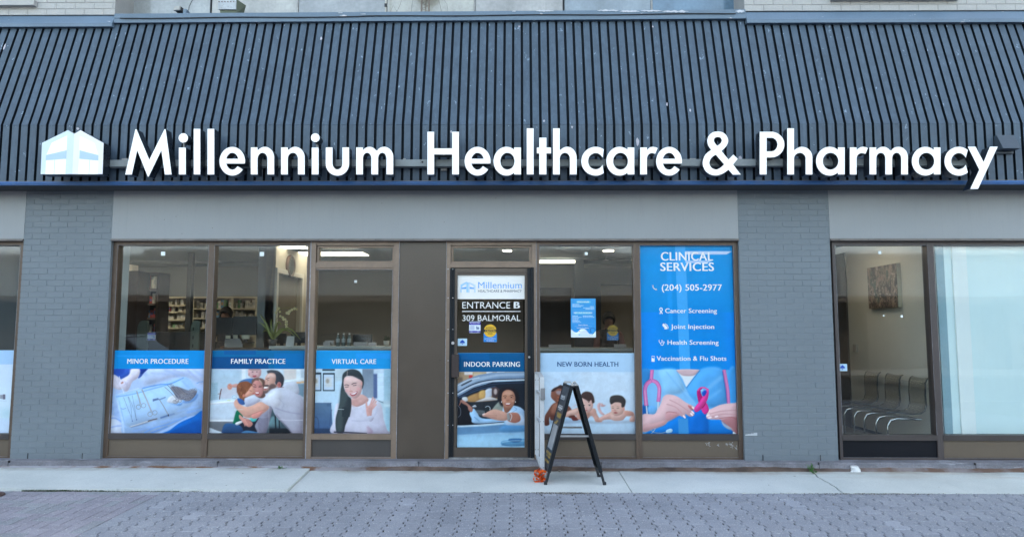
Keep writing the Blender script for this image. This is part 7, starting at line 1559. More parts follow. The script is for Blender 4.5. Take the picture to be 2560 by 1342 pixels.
# torn paper cup on the curb
mb = MB(); ctr = Vector((p_.x, -0.15, gz(-.15) + .008)); n = 26; vs = []; rows = 9
for i in range(rows):
    t = i / (rows - 1)
    for k in range(n):
        a = 6.2832 * k / n; r_ = (.052 - .014 * t) * (1 + .16 * mnoise.noise(Vector((math.cos(a) * 1.5, math.sin(a) * 1.5, t * 3)))) * (1 + .05 * math.sin(9 * a))
        y_ = -0.01 + .0 * t; vs.append(ctr + Vector((r_ * math.cos(a) * 1.05 - .02 * t, r_ * math.sin(a) * .8, .03 + r_ * math.sin(a) * .2 + .055 * t - .035 + .008 * mnoise.noise(Vector((a * 3, t * 4, 2))))))
f_ = [(i * n + k, i * n + (k + 1) % n, (i + 1) * n + (k + 1) % n, (i + 1) * n + k) for i in range(rows - 1) for k in range(n)] + [tuple(range(rows * n - n, rows * n))]
mb.add(vs, f_, 0, True); mb.build('paper_cup', surf('white_paper', (0.72, 0.73, 0.74), 0.8, var=0.05, bump=0.6, bscale=60), label='crushed white paper cup lying at the foot of the wall right of the pier', cat='cup', recalc=False)
M_stone = surf('brown_grey_stone', (0.20, 0.17, 0.15), 0.9, var=0.3, vscale=30)
for px, r, s, lb in ((1398.5, 1179, .016, 'small brown stone lying under the A-frame sign'), (1464, 1178, .009, 'tiny stone to the right of the bigger one under the A-frame'), (870, 1176, .012, 'small stone at the wall foot below the virtual care window'), (2120, 1176, .014, 'torn white scrap beside the paper cup')):
    g_ = G(px, r); g_.y = min(g_.y, -.20); crumple(tuple(gpt(g_.x, g_.y, .001)), s, px, M_stone if px != 2120 else surf('white_paper', (0.6, 0.6, 0.6), .8), 'pebble' if px != 2120 else 'paper_scrap', lb, 'stone' if px != 2120 else 'litter', .6)
M_leaf = surf('weed_leaf', (0.07, 0.20, 0.045), 0.5, var=0.35, vscale=25)
def weed(px, row, h, n, seed, label, y=-0.175):
    g_ = P(px, row, y); b_ = Vector((g_.x, y, gz(y) + .005)); rr = random.Random(seed); E = empty('weed', tuple(b_), label, 'weed')
    st = MB(); lf = MB()
    for k in range(n):
        tip = b_ + Vector((rr.uniform(-.05, .05), rr.uniform(-.06, .0), rr.uniform(.35, 1) * h)); mid = (b_ + tip) / 2 + Vector((rr.uniform(-.01, .01), -.01, .01)); st.tube([b_, mid, tip], .0015, 5)
        for q_ in range(rr.randint(3, 6)):
            c = b_.lerp(tip, rr.uniform(.35, 1)); dr = Vector((rr.uniform(-1, 1), rr.uniform(-1, .4), rr.uniform(-.2, .8))).normalized(); L = rr.uniform(.012, .028); s_ = dr.cross(Vector((rr.uniform(-1, 1), .3, 1))).normalized() * L * .33
            lf.add([c, c + dr * L * .45 + s_, c + dr * L, c + dr * L * .45 - s_], [(0, 1, 2, 3)])
    st.build('stem', M_leaf, E); lf.build('foliage', M_leaf, E, recalc=False)
weed(705, 1158, .045, 9, 1, 'small green weed at the wall foot below the family poster')
weed(2026, 1172, .10, 11, 2, 'green leafy weed growing from the crack under the right brick pier')
weed(2034, 1184, .035, 6, 3, 'tiny weed in the walk crack just in front of the bigger weed', y=-.27)
# moss along the edge of the walk
mb = MB(); rr = random.Random(15)
for k in range(2600):
    u_ = rr.random()
    px = 50 + 120 * rr.random() if u_ < .3 else (90 + 110 * rr.random() if u_ < .6 else (190 + 260 * rr.random() if u_ < .9 else rr.choice((258, 395, 410, 445, 480, 890, 1190)) + rr.gauss(0, 6)))
    c = G(px, 1229 if px < 200 else 1227); c = gpt(c.x, YS - abs(rr.gauss(0, .008)), .0); h = rr.uniform(.004, .02) * (1.0 if px < 260 else .6); dr = Vector((rr.uniform(-.5, .5), rr.uniform(-.8, .2), 1)).normalized() * h; s_ = Vector((rr.uniform(-1, 1), rr.uniform(-1, 1), 0)).normalized() * .0025
    mb.add([c - s_, c + s_, c + dr], [(0, 1, 2)])
mb.build('moss', surf('dull_moss', (0.06, 0.085, 0.035), 0.8, var=0.4, vscale=20), kind='stuff', recalc=False)
mb = MB(); rr = random.Random(16)
for k in range(1500):
    u_ = rr.random(); px = rr.gauss(1410, 40) if u_ < .45 else (rr.gauss(2150, 90) if u_ < .7 else rr.uniform(0, 2560)); c = G(px, 1228); y_ = YS - abs(rr.gauss(0, .03)); s = rr.uniform(.001, .0035)
    p_ = gpt(c.x, y_, .001); mb.box(p_.x - s, p_.x + s, p_.y - s, p_.y + s, p_.z, p_.z + s * 1.2, rr.randint(0, 1))
mb.build('grit', [surf('pale_grit', (0.34, 0.32, 0.29), .9), surf('dark_grit', (0.10, 0.085, 0.07), .9)], kind='stuff')
# leaf scraps on the walk
rr = random.Random(21); M_dry = surf('dry_leaf', (0.11, 0.08, 0.055), .9)
proto = None
for k in range(14):
    px = rr.uniform(20, 2540); r = rr.uniform(1182, 1222); c = G(px, r, .028 if px < 740 else .004); s = rr.uniform(.005, .012); a0 = rr.uniform(0, 6.28)
    if proto is None:
        mb = MB(); vs = [(.8 * math.cos(6.283 * i / 7) * .01 * (1.5 if i == 0 else 1), .5 * math.sin(6.283 * i / 7) * .01, .0012 * (i % 2)) for i in range(7)]; mb.add(vs, [tuple(range(7))]); proto = mb.build('leaf_scrap', M_dry, label='dark dry leaf scrap lying flat on the pale concrete walk', cat='leaf', group='dry leaf scraps on the walk', recalc=False); o = proto
    else: o = proto.copy(); col.objects.link(o)
    o.location = c + Vector((0, 0, .004)); o.rotation_euler = (0, 0, a0); o.scale = (s / .008,) * 3
# drain cover at the left edge
g_ = G(2, 1238); mb = MB(); mb.lathe((g_.x - .1, g_.y - .02, gz(g_.y) + .001), [(0.0, .004), (.10, .004), (.105, .010), (.125, .010), (.13, 0.0)], 28)
for k in range(-3, 4): mb.box(g_.x - .1 + k * .025 - .004, g_.x - .1 + k * .025 + .004, g_.y - .08, g_.y + .04, gz(g_.y) + .0045, gz(g_.y) + .0085)
mb.build('drain_cover', surf('rusty_iron', (0.085, 0.05, 0.045), .85, var=.3, vscale=20), label='round rusty drain cover in the pavers at the left edge', cat='drain cover')
# ================================================================ furniture behind the glass
rr = random.Random(31)
M_shelf = surf('cream_shelf', (0.48, 0.44, 0.33), 0.6, var=0.04); M_case = surf('dark_walnut', (0.025, 0.018, 0.017), 0.5, var=0.1)
M_plast = surf('black_plastic', (0.008, 0.009, 0.011), 0.35); M_count = surf('pale_countertop', (0.44, 0.45, 0.43), 0.4, var=0.04)
# wall shelving of the dispensary
yb = 4.35
def shelving(p0, p1, rows, top, label, upr):
    E = empty('wall_shelving', (X((p0 + p1) / 2, 780, yb), yb + .15, ZF), label, 'shelf unit')
    mb = MB(); x0_, x1_ = X(p0, 780, yb), X(p1, 780, yb)
    for u_ in upr: mb.box(X(u_, 780, yb) - .02, X(u_, 780, yb) + .02, yb + .002, yb + .3, ZF, Z(top, 500, yb))
    mb.box(x0_, x1_, yb + .004, yb + .3, Z(top, 500, yb) - .03, Z(top, 500, yb) + .0); mb.box(x0_, x1_, yb + .3, yb + .32, ZF, Z(top, 500, yb)); mb.build('case', M_shelf, E)
    for r in rows: mb = MB(); mb.box(x0_, x1_, yb, yb + .29, Z(r, 500, yb) - .025, Z(r, 500, yb)); mb.build('shelf_board', M_shelf, E)
shelving(392, 478, (762, 778, 798, 818, 838), 741, 'cream wall shelving full of medicine boxes left of the dark post', (394, 476))
shelving(479, 646, (770, 794, 818, 838), 741, 'wider cream wall shelving full of boxes behind the monitors', (481, 580, 640))
# dark bookcase and cabinet on the left
yc = 2.9
def bcase():
    E = empty('bookcase', (X(368, 780, yc), yc + .2, ZF), 'tall dark bookcase with coloured boxes left of the wall shelving', 'bookcase')
    mb = MB(); a, b = X(342, 780, yc), X(393, 780, yc); zt = Z(681, 368, yc)
    mb.box(a, a + .03, yc, yc + .35, ZF, zt); mb.box(b - .03, b, yc, yc + .35, ZF, zt); mb.box(a + .03, b - .03, yc + .001, yc + .35, zt - .03, zt - .002); mb.box(a + .03, b - .03, yc + .33, yc + .35, ZF, zt - .03); mb.build('case', M_case, E)
    for r in (721, 758, 794, 832): mb = MB(); mb.box(a + .03, b - .03, yc + .01, yc + .33, Z(r, 368, yc) - .025, Z(r, 368, yc)); mb.build('shelf_board', surf('worn_shelf_edge', (0.12, 0.09, 0.08), .6), E)
bcase()
mb = MB(); a, b = X(303, 780, 2.6), X(341, 780, 2.6); mb.box(a, b, 2.6, 2.95, ZF, Z(677, 322, 2.6)); mb.box(X(298, 780, 2.59), X(320, 780, 2.59), 2.585, 2.6, Z(845, 310, 2.59), Z(800, 310, 2.59), 1)
mb.build('cabinet', [M_case, M_plast], label='tall dark cabinet with a black inset panel beside the bookcase', cat='cabinet')
mb = MB(); a, b = X(308, 668, 2.7), X(328, 668, 2.7); mb.box(a, b, 2.7, 2.9, Z(677, 318, 2.7) + .002, Z(661, 318, 2.7)); mb.build('storage_box', surf('beige_card', (0.5, 0.46, 0.4), .8), label='beige card box on top of the tall dark cabinet', cat='box')
# product boxes and jars: one of each kind, then copies
protos = {}
def product(kind, colr, label, grp):
    mb = MB()
    if kind == 'box': mb.box(-.5, .5, -.5, .5, 0, 1); mb.box(-.42, .42, -.503, -.5, .35, .7, 1)
    else: mb.lathe((0, 0, 0), [(0, 0), (.5, 0), (.5, .72), (.34, .8)], 12); mb.lathe((0, 0, 0), [(.38, .8), (.38, 1), (0, 1)], 12, 1)
    nm = 'medicine_box' if kind == 'box' else 'pill_jar'
    o = mb.build(nm, [surf('carton_%s' % label[:14], colr, .6, var=.05), surf('carton_print_%s' % label[:9], tuple(min(.7, v * .55 + .1) for v in colr[::-1]), .6)], label=label, cat='box' if kind == 'box' else 'jar', group=grp)
    return o
spec = [('box', (0.62, 0.60, 0.55), 'white medicine carton among others on the dim pharmacy shelves', 'white cartons on the pharmacy shelves'), ('box', (0.45, 0.08, 0.08), 'red medicine carton among others on the dim pharmacy shelves', 'red cartons on the pharmacy shelves'),
        ('box', (0.10, 0.25, 0.42), 'blue medicine carton among others on the dim pharmacy shelves', 'blue cartons on the pharmacy shelves'), ('box', (0.12, 0.32, 0.14), 'green medicine carton among others on the dim pharmacy shelves', 'green cartons on the pharmacy shelves'),
        ('jar', (0.62, 0.60, 0.52), 'white capped pill jar among the cartons on the pharmacy shelves', 'pill jars on the pharmacy shelves')]
used = {}
def put(i, x, y, z, w_, d_, h_):
    if i not in used: o = product(*spec[i]); used[i] = o
    else: o = used[i].copy(); col.objects.link(o)
    o.location = (x, y, z); o.scale = (w_, d_, h_); return o
def fill_row(p0, p1, row, y, hmin, hmax, wts, seed, dens=.8):
    r_ = random.Random(seed); x = X(p0, 780, y); xe = X(p1, 780, y); z = Z(row, (p0 + p1) / 2, y - .0) + .001
    while x < xe - .03:
        w_ = r_.uniform(.03, .065); i = r_.choices(range(5), wts)[0]; h_ = r_.uniform(hmin, hmax)
        if i == 4: w_ = min(w_, .06)
        if r_.random() < dens and x + w_ < xe: put(i, x + w_ / 2, y + .12, z, w_ * .94, .07 if i < 4 else w_ * .94, h_)
        x += w_ * 1.06 + (r_.uniform(.01, .06) if r_.random() < .2 else 0)
for k, (row, h0, h1) in enumerate(((762, .06, .13), (778, .05, .10), (798, .04, .12), (818, .04, .08))): fill_row(397, 460 if k else 474, row, yb, h0, h1, (9, .8, .8, .3, 3), 40 + k, .95)
for k, (row, h0, h1) in enumerate(((770, .07, .17), (794, .05, .14), (818, .05, .13))): fill_row(485, 577, row, yb, h0, h1, (9, .7, .4, 1.0, 1), 50 + k, .95); fill_row(583, 637, row, yb, h0, h1, (7, .3, .4, 1.5, 1), 60 + k, .95)
for row, w_, h0, h1 in ((721, (2, .8, .3, 0, 2), .12, .22), (758, (4, 2, .5, 1, 1), .08, .18), (794, (2, 3, 2, .5, .2), .11, .18), (832, (3, 1, .3, .2, 2), .10, .17)): fill_row(347, 388, row, yc + .03, h0, h1, w_, int(row), .9)
# dark post, security gates, kiosk
mb = MB(); mb.box(X(463.5, 780, 3.2), X(475, 780, 3.2), 3.2, 3.3, ZF, ZC); mb.build('post', surf('charcoal_post', (0.05, 0.055, 0.06), .6), label='slim dark post standing before the wall shelving', cat='post')
for k, (p0, p1, lb) in enumerate(((342, 367.5, 'rounded green security gate panel in front of the dark bookcase'), (476, 497, 'rounded green security gate panel in front of the wider wall shelving'))):
    y_ = 1.6; a, b = X(p0, 840, y_), X(p1, 840, y_); zt = Z(801, p0, y_); r_ = (b - a)
    pts = [(b, ZF), (b, zt - .02), (b - .02, zt), (a + r_ * .45, zt)] + [(a + r_ * .45 - r_ * .45 * math.sin(t), zt - .14 + .14 * math.cos(t)) for t in np.linspace(.3, 1.57, 6)] + [(a, ZF)]
    mb = MB(); mb.prism(pts, y_, y_ + .04)
    if k: 
        for r in (822, 843, 864): mb.box(a + .03, a + .045, y_ - .002, y_ + .0, Z(r + 4, 480, y_), Z(r - 4, 480, y_), 1)
    mb.build('security_gate', [surf('sage_panel', (0.115, 0.15, 0.12), .5, var=.05), M_plast], label=lb, cat='gate panel')
mb = MB(); mb.box(X(366, 850, 1.9), X(500, 850, 1.9), 1.9, 2.3, ZF, Z(829.5, 430, 1.9)); mb.build('service_counter', surf('charcoal_counter', (0.045, 0.047, 0.05), .6, var=.1, vscale=3), label='plain charcoal counter front between the two green gate panels', cat='counter')
# pharmacy desk with two monitors
def monitor(p0, p1, r0, r1, y_, label, tilt=0):
    E = empty('monitor', (X((p0 + p1) / 2, r1, y_), y_ + .05, Z(r1, (p0 + p1) / 2, y_) - .1), label, 'monitor'); mb = MB(); mb.pbox(p0, p1, r0, r1, y_, y_ + .03); mb.build('screen', M_plast, E, bevel=.004)
    cx_ = X((p0 + p1) / 2, r1, y_); zb_ = Z(r1, (p0 + p1) / 2, y_); mb = MB(); mb.box(cx_ - .025, cx_ + .025, y_ + .03, y_ + .05, zb_ - .1, zb_ + .08); mb.box(cx_ - .1, cx_ + .1, y_ - .03, y_ + .12, zb_ - .11, zb_ - .1); mb.build('stand', M_plast, E)
    return E
monitor(532.5, 581, 793.5, 836, 1.7, 'black monitor back at the left of the pair behind the family poster'); monitor(582, 641, 790.5, 837, 1.65, 'black monitor back at the right of the pair beside the pale column')
mb = MB(); mb.box(X(515, 870, 1.5), X(644, 870, 1.5), 1.5, 2.2, ZF, Z(872, 580, 1.5)); mb.build('desk', surf('dim_desk', (0.09, 0.085, 0.08), .6), label='dim desk under the pair of monitors', cat='desk')
for p0, p1, r0, r1, lb in ((564, 576, 838, 846, 'yellowish paper slip below the left monitor'), (583, 594, 837, 846, 'paper slip standing in the middle below the monitors'), (604, 624, 837, 847, 'wide paper slip below the right monitor')):
    mb = MB(); mb.pbox(p0, p1, r0, r1, 1.6, 1.604); mb.build('paper_slip', surf('cream_paper', (0.4, 0.39, 0.3), .8), label=lb, cat='paper')
mb = MB(); q0 = P(600, 862, 1.56); a = P(561, 868, 1.5); b = P(606, 868, 1.5); c = P(598, 849, 1.6); d_ = P(562, 851, 1.6); mb.hexa([a, b, c, d_] + [v + Vector((0, .02, .02)) for v in (a, b, c, d_)]); mb.build('document_tray', surf('clear_grey', (0.20, 0.21, 0.21), .4), label='grey tray of printed papers on the desk below the monitors', cat='tray')
# reception counter
yr_ = 1.55
def counter(p0, p1, r0, label):
    E = empty('reception_counter', (X((p0 + p1) / 2, r0, yr_), yr_, ZF), label, 'counter'); mb = MB(); a, b = X(p0, r0, yr_), X(p1, r0, yr_); zt = Z(r0 + 2, (p0 + p1) / 2, yr_)
    mb.box(a, b, yr_, yr_ + .45, zt - .04, zt); mb.build('counter_top', M_count, E, bevel=.003); mb = MB(); mb.box(a + .02, b - .02, yr_ + .04, yr_ + .4, ZF, zt - .04); mb.build('counter_front', surf('pale_front', (0.30, 0.31, 0.29), .6), E); return zt
ct = counter(672, 995, 863, 'pale reception counter top behind the virtual care window')
ct2 = counter(1345, 1590, 868, 'pale counter top behind the window with the office hours notice')
monitor(688, 716, 833, 858, yr_ + .3, 'dark monitor behind the potted orchid'); monitor(727, 764, 829.5, 857, yr_ + .34, 'dark monitor right of the orchid at the end of the counter')
monitor(882, 930, 835, 858, yr_ + .3, 'dark monitor on the counter right of the three bottles')
mb = MB(); a = P(714, 864, yr_ + .1); b = P(733.5, 864, yr_ + .1); mb.hexa([(a.x, a.y, ct), (b.x, b.y, ct), (b.x, b.y + .03, ct), (a.x, a.y + .03, ct), (a.x, a.y + .05, ct + .135), (b.x - .006, b.y + .05, ct + .135), (b.x - .006, b.y + .055, ct + .135), (a.x, a.y + .055, ct + .135)]); mb.build('sign_holder', surf('pale_sign_card', (0.42, 0.43, 0.42), .4), label='blank pale card in a sloping holder on the counter by the orchid', cat='sign holder')
for k, (px, lb) in enumerate(((845, 'leftmost of three clear bottles on the counter'), (858.5, 'middle of three clear bottles on the counter'), (873, 'rightmost of three clear bottles on the counter'))):
    c = P(px, 860, yr_ + .12); E = empty('bottle', (c.x, c.y, ct), lb, 'bottle'); mb = MB(); mb.lathe((c.x, c.y, ct), [(0, 0), (.027, 0), (.028, .10), (.022, .13), (.011, .145), (.011, .16)], 14); mb.build('body', surf('clear_plastic_grey', (0.13, 0.16, 0.16), .15, coat=.5), E)
    mb = MB(); mb.lathe((c.x, c.y, ct), [(.013, .158), (.013, .175), (0, .175)], 12); mb.build('cap', surf('silver_cap', (0.45, 0.46, 0.46), .3), E)
    mb = MB(); mb.lathe((c.x, c.y, ct), [(.0285, .05), (.0288, .10)], 14); mb.build('label_band', surf('grey_label', (0.30, 0.34, 0.35), .5), E)
for p0, p1, r0, y_, lb in ((808, 825, 855, .1, 'small white card holder left of the bottles'), (884, 917, 855, .08, 'long white tray right of the bottles'), (921, 940, 856, .08, 'small striped card holder near the plant'), (812, 834, 851, .2, 'low glass candle dish behind the left card holder')):
    mb = MB(); a, b = X(p0, 860, yr_ + y_), X(p1, 860, yr_ + y_); mb.box(a, b, yr_ + y_, yr_ + y_ + .05, ct + .001, Z(r0, (p0 + p1) / 2, yr_ + y_)); mb.build('card_holder', surf('off_white_card', (0.38, 0.36, 0.36), .5), label=lb, cat='card holder', bevel=.002)
for p0, p1, r0, y_, lb in ((1372, 1428, 861, .1, 'white red edged tray on the counter left of the notice foot'), (1536, 1566, 860, .1, 'small card with yellow corners in front of the waiting person')):
    mb = MB(); a, b = X(p0, 866, yr_ + y_), X(p1, 866, yr_ + y_); mb.box(a, b, yr_ + y_, yr_ + y_ + .04, ct2 + .001, Z(r0, (p0 + p1) / 2, yr_ + y_)); mb.build('card_holder', surf('off_white_card', (0.38, 0.36, 0.36), .5), label=lb, cat='card holder', bevel=.002)
def pot_plant(px, label, r_=.042, h=.07, leaves=26, seed=1):
    c = P(px, 860, yr_ + .15); E = empty('potted_plant', (c.x, c.y, ct), label, 'plant'); mb = MB(); mb.lathe((c.x, c.y, ct), [(0, 0), (r_ * .8, 0), (r_, h), (r_ * .9, h), (r_ * .85, h - .01), (0, h - .01)], 18); mb.build('pot', surf('white_pot', (0.45, 0.46, 0.45), .5), E)
    mb = MB(); q_ = random.Random(seed)
    for k in range(leaves):
        b_ = Vector((c.x, c.y, ct + h - .01)); d_ = Vector((q_.uniform(-1, 1), q_.uniform(-1, 1), q_.uniform(.5, 2))).normalized(); L = q_.uniform(.05, .10); t_ = b_ + d_ * L; s_ = d_.cross(Vector((0, 1, .1))).normalized() * .011
        mb.add([b_ + d_ * L * .3, b_ + d_ * L * .65 + s_, t_, b_ + d_ * L * .65 - s_], [(0, 1, 2, 3)])
    mb.build('foliage', surf('dusky_leaf', (0.05, 0.07, 0.04), .6, var=.4), E, recalc=False)
pot_plant(966, 'small bushy plant in a white pot at the right end of the counter')
# orchid
c = P(682, 864, yr_ + .15); E = empty('orchid', (c.x, c.y, ct), 'flowering orchid with long strap leaves on the counter before the pale column', 'plant')
mb = MB(); mb.lathe((c.x, c.y, ct), [(0, 0), (.045, 0), (.06, .09), (.052, .09), (0, .08)], 20); mb.build('pot', surf('dark_pot', (0.06, 0.06, 0.06), .4), E)
M_ol = surf('olive_leaf', (0.20, 0.22, 0.05), .4, var=.25, vscale=12); M_fl = surf('cream_petal', (0.70, 0.62, 0.36), .6, var=.08)
def leafstrip(pts, w_):
    mb = MB(); vs = []; n = len(pts)
    for i, p_ in enumerate(pts):
        t = i / (n - 1); ww = w_ * math.sin(math.pi * min(.96, .15 + t * .85)) ** .6 * (1.0 if t < .9 else .5); d_ = (Vector(pts[min(i + 1, n - 1)]) - Vector(pts[max(0, i - 1)])).normalized(); s_ = d_.cross(Vector((0, -1, .3))).normalized() * ww; vs += [Vector(p_) - s_, Vector(p_) + Vector((0, .004, -.003)), Vector(p_) + s_]
    mb.add(vs, [(3 * i + k, 3 * i + k + 1, 3 * i + k + 4, 3 * i + k + 3) for i in range(n - 1) for k in (0, 1)], 0, True); mb.build('leaf', M_ol, E, recalc=False)
def oc(px, row, dy=0.0): return P(px, row, yr_ + .15 + dy)
root_ = Vector((c.x, c.y, ct + .08))
for l in ([(677, 835), (662, 802), (650, 786)], [(675, 838), (664, 815), (646, 804)], [(678, 840), (668, 822), (656, 830)], [(690, 838), (712, 818), (740, 842)], [(690, 840), (722, 812), (752, 850)], [(688, 838), (700, 820), (722, 822)], [(686, 838), (694, 800), (704, 812)], [(684, 840), (676, 812), (680, 795)]):
    pts = [root_] + [oc(x_, y_, rr.uniform(-.05, .05)) for x_, y_ in l]; sm = []
    for k in range(9): t = k / 8; i = min(2, int(t * 3)); f = t * 3 - i; sm.append(pts[i].lerp(pts[i + 1], f))
    sm = [sm[0]] + [(sm[i - 1] + sm[i] * 2 + sm[i + 1]) / 4 for i in range(1, 8)] + [sm[-1]]
    leafstrip(sm, .014)
for l in ([(688, 815), (690, 785), (700, 772), (728, 768)], [(686, 815), (692, 795), (712, 790), (718, 815)]):
    mb = MB(); mb.tube([root_] + [oc(*q_) for q_ in l], .003, 6); mb.build('flower_stem', M_ol, E)
for k, (x_, y_) in enumerate(((693, 775), (690, 781), (697, 771), (700, 779), (718, 782), (724, 778), (730, 774), (737, 771), (742, 773), (701, 790), (707, 793), (713, 798), (716, 804), (716, 811), (717, 818), (722, 784), (709, 798))):
    ctr = oc(x_, y_, rr.uniform(-.02, .02)); mb = MB(); r_ = rr.uniform(.018, .026)
    for q_ in range(5):
        a = 6.2832 * q_ / 5 + k; u_ = Vector((math.cos(a), -.25, math.sin(a))) * r_; s_ = Vector((-math.sin(a), 0, math.cos(a))) * r_ * .45; mb.add([ctr, ctr + u_ * .6 + s_, ctr + u_, ctr + u_ * .6 - s_], [(0, 1, 2, 3)])
    mb.build('flower', M_fl, E, recalc=False)
# wall clock on the side wall
q_ = XP(726.5, 665, XW + .02); E = empty('wall_clock', (XW, q_.y, q_.z), 'round brown wall clock seen edge on above the inner doorway', 'clock')
mb = MB(); mb.lathe((XW, q_.y, q_.z), [(0, 0), (.17, .0), (.175, .02), (.165, .045), (.15, .045), (.14, .03), (0, .03)], 32, axis='x'); mb.build('case', surf('brown_wood_case', (0.10, 0.055, 0.035), .4, var=.2), E)
mb = MB(); mb.lathe((XW + .031, q_.y, q_.z), [(0, .001), (.138, .001)], 32, axis='x'); mb.build('dial', surf('dark_glass_dial', (0.13, 0.14, 0.12), .2, coat=.6), E, recalc=False)
mb = MB(); mb.box(XW + .034, XW + .036, q_.y - .004, q_.y + .004, q_.z, q_.z + .09); mb.box(XW + .034, XW + .036, q_.y - .07, q_.y, q_.z - .004, q_.z + .004); mb.build('hand', M_black, E)
# ---- people behind the counters
def figure(name, joints, edges, radii, root, matfn, mats, origin, label, sub=1):
    me = bpy.data.meshes.new(name); me.from_pydata([tuple(Vector(j) - Vector(origin)) for j in joints], edges, []); o = bpy.data.objects.new(name, me); col.objects.link(o); o.location = origin
    bm = bmesh.new(); bm.from_mesh(me); lay = bm.verts.layers.skin.verify(); bm.verts.ensure_lookup_table()
    for i, v in enumerate(bm.verts): v[lay].radius = radii[i] if isinstance(radii[i], tuple) else (radii[i], radii[i]); v[lay].use_root = (i == root)
    bm.to_mesh(me); bm.free(); md = o.modifiers.new('skin', 'SKIN'); md.use_smooth_shade = True; s_ = o.modifiers.new('sub', 'SUBSURF'); s_.levels = sub + 1; s_.render_levels = sub + 1
    me2 = bpy.data.meshes.new_from_object(o.evaluated_get(bpy.context.evaluated_depsgraph_get())); o.modifiers.clear(); o.data = me2
    for m in mats: me2.materials.append(m)
    for p_ in me2.polygons: p_.material_index = matfn(p_.center + Vector(origin)); p_.use_smooth = True
    return o
def person(px, row_chin, row_top, y, facing, skin, shirt, hairc, label, arm=None, sleeve=None, hair_long=True):
    """seated figure; head sized from the photo rows, built from the hips up to the head with both arms and hands"""
    hc = P(px, (row_chin + row_top) / 2, y); H = 0.225; hx, hy, hz = hc
    nz = hz - H * .52; sh = nz - .10; hip = sh - .48
    J = [(hx, hy + .02, hip), (hx, hy + .03, hip + .18), (hx, hy + .02, sh - .08), (hx, hy + .01, sh + .02), (hx, hy, nz), (hx, hy - .005, hz - .03), (hx, hy, hz + .045),
         (hx - .17, hy, sh), (hx - .22, hy - .03, sh - .26), (hx - .15, hy - .24, sh - .34), (hx - .12, hy - .31, sh - .33),
         (hx + .17, hy, sh), (hx + .22, hy - .03, sh - .26), (hx + .15, hy - .24, sh - .34), (hx + .12, hy - .31, sh - .33),
         (hx - .10, hy - .02, hip - .04), (hx - .12, hy - .40, hip - .03), (hx - .12, hy - .42, hip - .42), (hx + .10, hy - .02, hip - .04), (hx + .12, hy - .40, hip - .03), (hx + .12, hy - .42, hip - .42)]
    Ed = [(0, 1), (1, 2), (2, 3), (3, 4), (4, 5), (5, 6), (3, 7), (7, 8), (8, 9), (9, 10), (3, 11), (11, 12), (12, 13), (13, 14), (0, 15), (15, 16), (16, 17), (0, 18), (18, 19), (19, 20)]
    Rr_ = [(.15, .11), (.14, .10), (.16, .11), (.09, .08), .052, (.078, .092), (.085, .095), .07, .05, .036, .030, .07, .05, .036, .030, .09, .075, .055, .09, .075, .055]
    base_ = len(J)
    for s, w_ in ((-1, 10), (1, 14)):                     # five fingers on each hand
        wx, wy, wz = J[w_]
        J.append((wx - s * .0, wy - .06, wz)); Ed.append((w_, len(J) - 1)); Rr_.append(.026); pm = len(J) - 1
        for f, L in ((-1.5, .065), (-.5, .075), (.5, .07), (1.5, .055)):
            J.append((wx + f * .018, wy - .06 - L * .55, wz - .004)); Ed.append((pm, len(J) - 1)); Rr_.append(.009); J.append((wx + f * .02, wy - .06 - L, wz - .022)); Ed.append((len(J) - 2, len(J) - 1)); Rr_.append(.008)
        J.append((wx - s * .04, wy - .06, wz + .004)); Ed.append((w_, len(J) - 1)); Rr_.append(.010)
    def mf(c):
        if c.z > nz - .03: return 0
        if c.y < hy - .255 and c.z > sh - .42: return 0
        if sleeve and abs(c.x - hx) > .155: return 2
        return 1
    o = figure('person', J, Ed, Rr_, 0, mf, [surf('skin_' + label[:6], skin, .6, var=.05), surf('cloth_' + label[:6], shirt, .9, var=.1), surf('sleeve_' + label[:6], sleeve or shirt, .9)], (hx, hy, hip - .5), label)
    tag(o, label, 'person')
    me = o.data; bm = bmesh.new(); bm.from_mesh(me)       # nose and brow drawn out of the face
    for v in bm.verts:
        w_ = Vector(v.co) + Vector(o.location); dx_, dz_ = w_.x - hx, w_.z - (hz - .01)
        if w_.y < hy - .05 and w_.z > nz + .03:
            v.co.y -= .022 * math.exp(-(dx_ / .014) ** 2 - (dz_ / .022) ** 2); v.co.y += .010 * (math.exp(-((dx_ - .033) / .014) ** 2 - ((dz_ - .028) / .012) ** 2) + math.exp(-((dx_ + .033) / .014) ** 2 - ((dz_ - .028) / .012) ** 2))
    bm.to_mesh(me); bm.free()
    hb = MB(); n, m_ = 18, 12; vs = []
    for i in range(m_ + 1):
        ph = math.pi * (i / m_) * (.62 if not hair_long else .74)
        for k in range(n):
            a = 6.2832 * k / n; fr_ = max(0, -math.sin(a)); lim = ph * (1 - .48 * fr_ ** 1.2); r_ = .104 * (1 + .05 * math.sin(5 * a + i)); vs.append((hx + r_ * .92 * math.sin(lim) * math.cos(a), hy + .004 + r_ * 1.08 * math.sin(lim) * math.sin(a), hz + .02 + .118 * math.cos(lim)))
    hb.add(vs, [(i * n + k, i * n + (k + 1) % n, (i + 1) * n + (k + 1) % n, (i + 1) * n + k) for i in range(m_) for k in range(n)], 0, True)
    h_ = hb.build('hair', surf('hair_' + label[:6], hairc, .6, var=.2), o, recalc=False); sol = h_.modifiers.new('thick', 'SOLIDIFY'); sol.thickness = .012; sol.offset = -1
    for s in (-1, 1):
        eb = MB(); eb.lathe((hx + s * .033, hy - .098, hz + .018), [(0, -.007), (.006, -.005), (.009, 0), (.006, .005), (0, .007)], 8); eb.build('eye', M_plast, o)
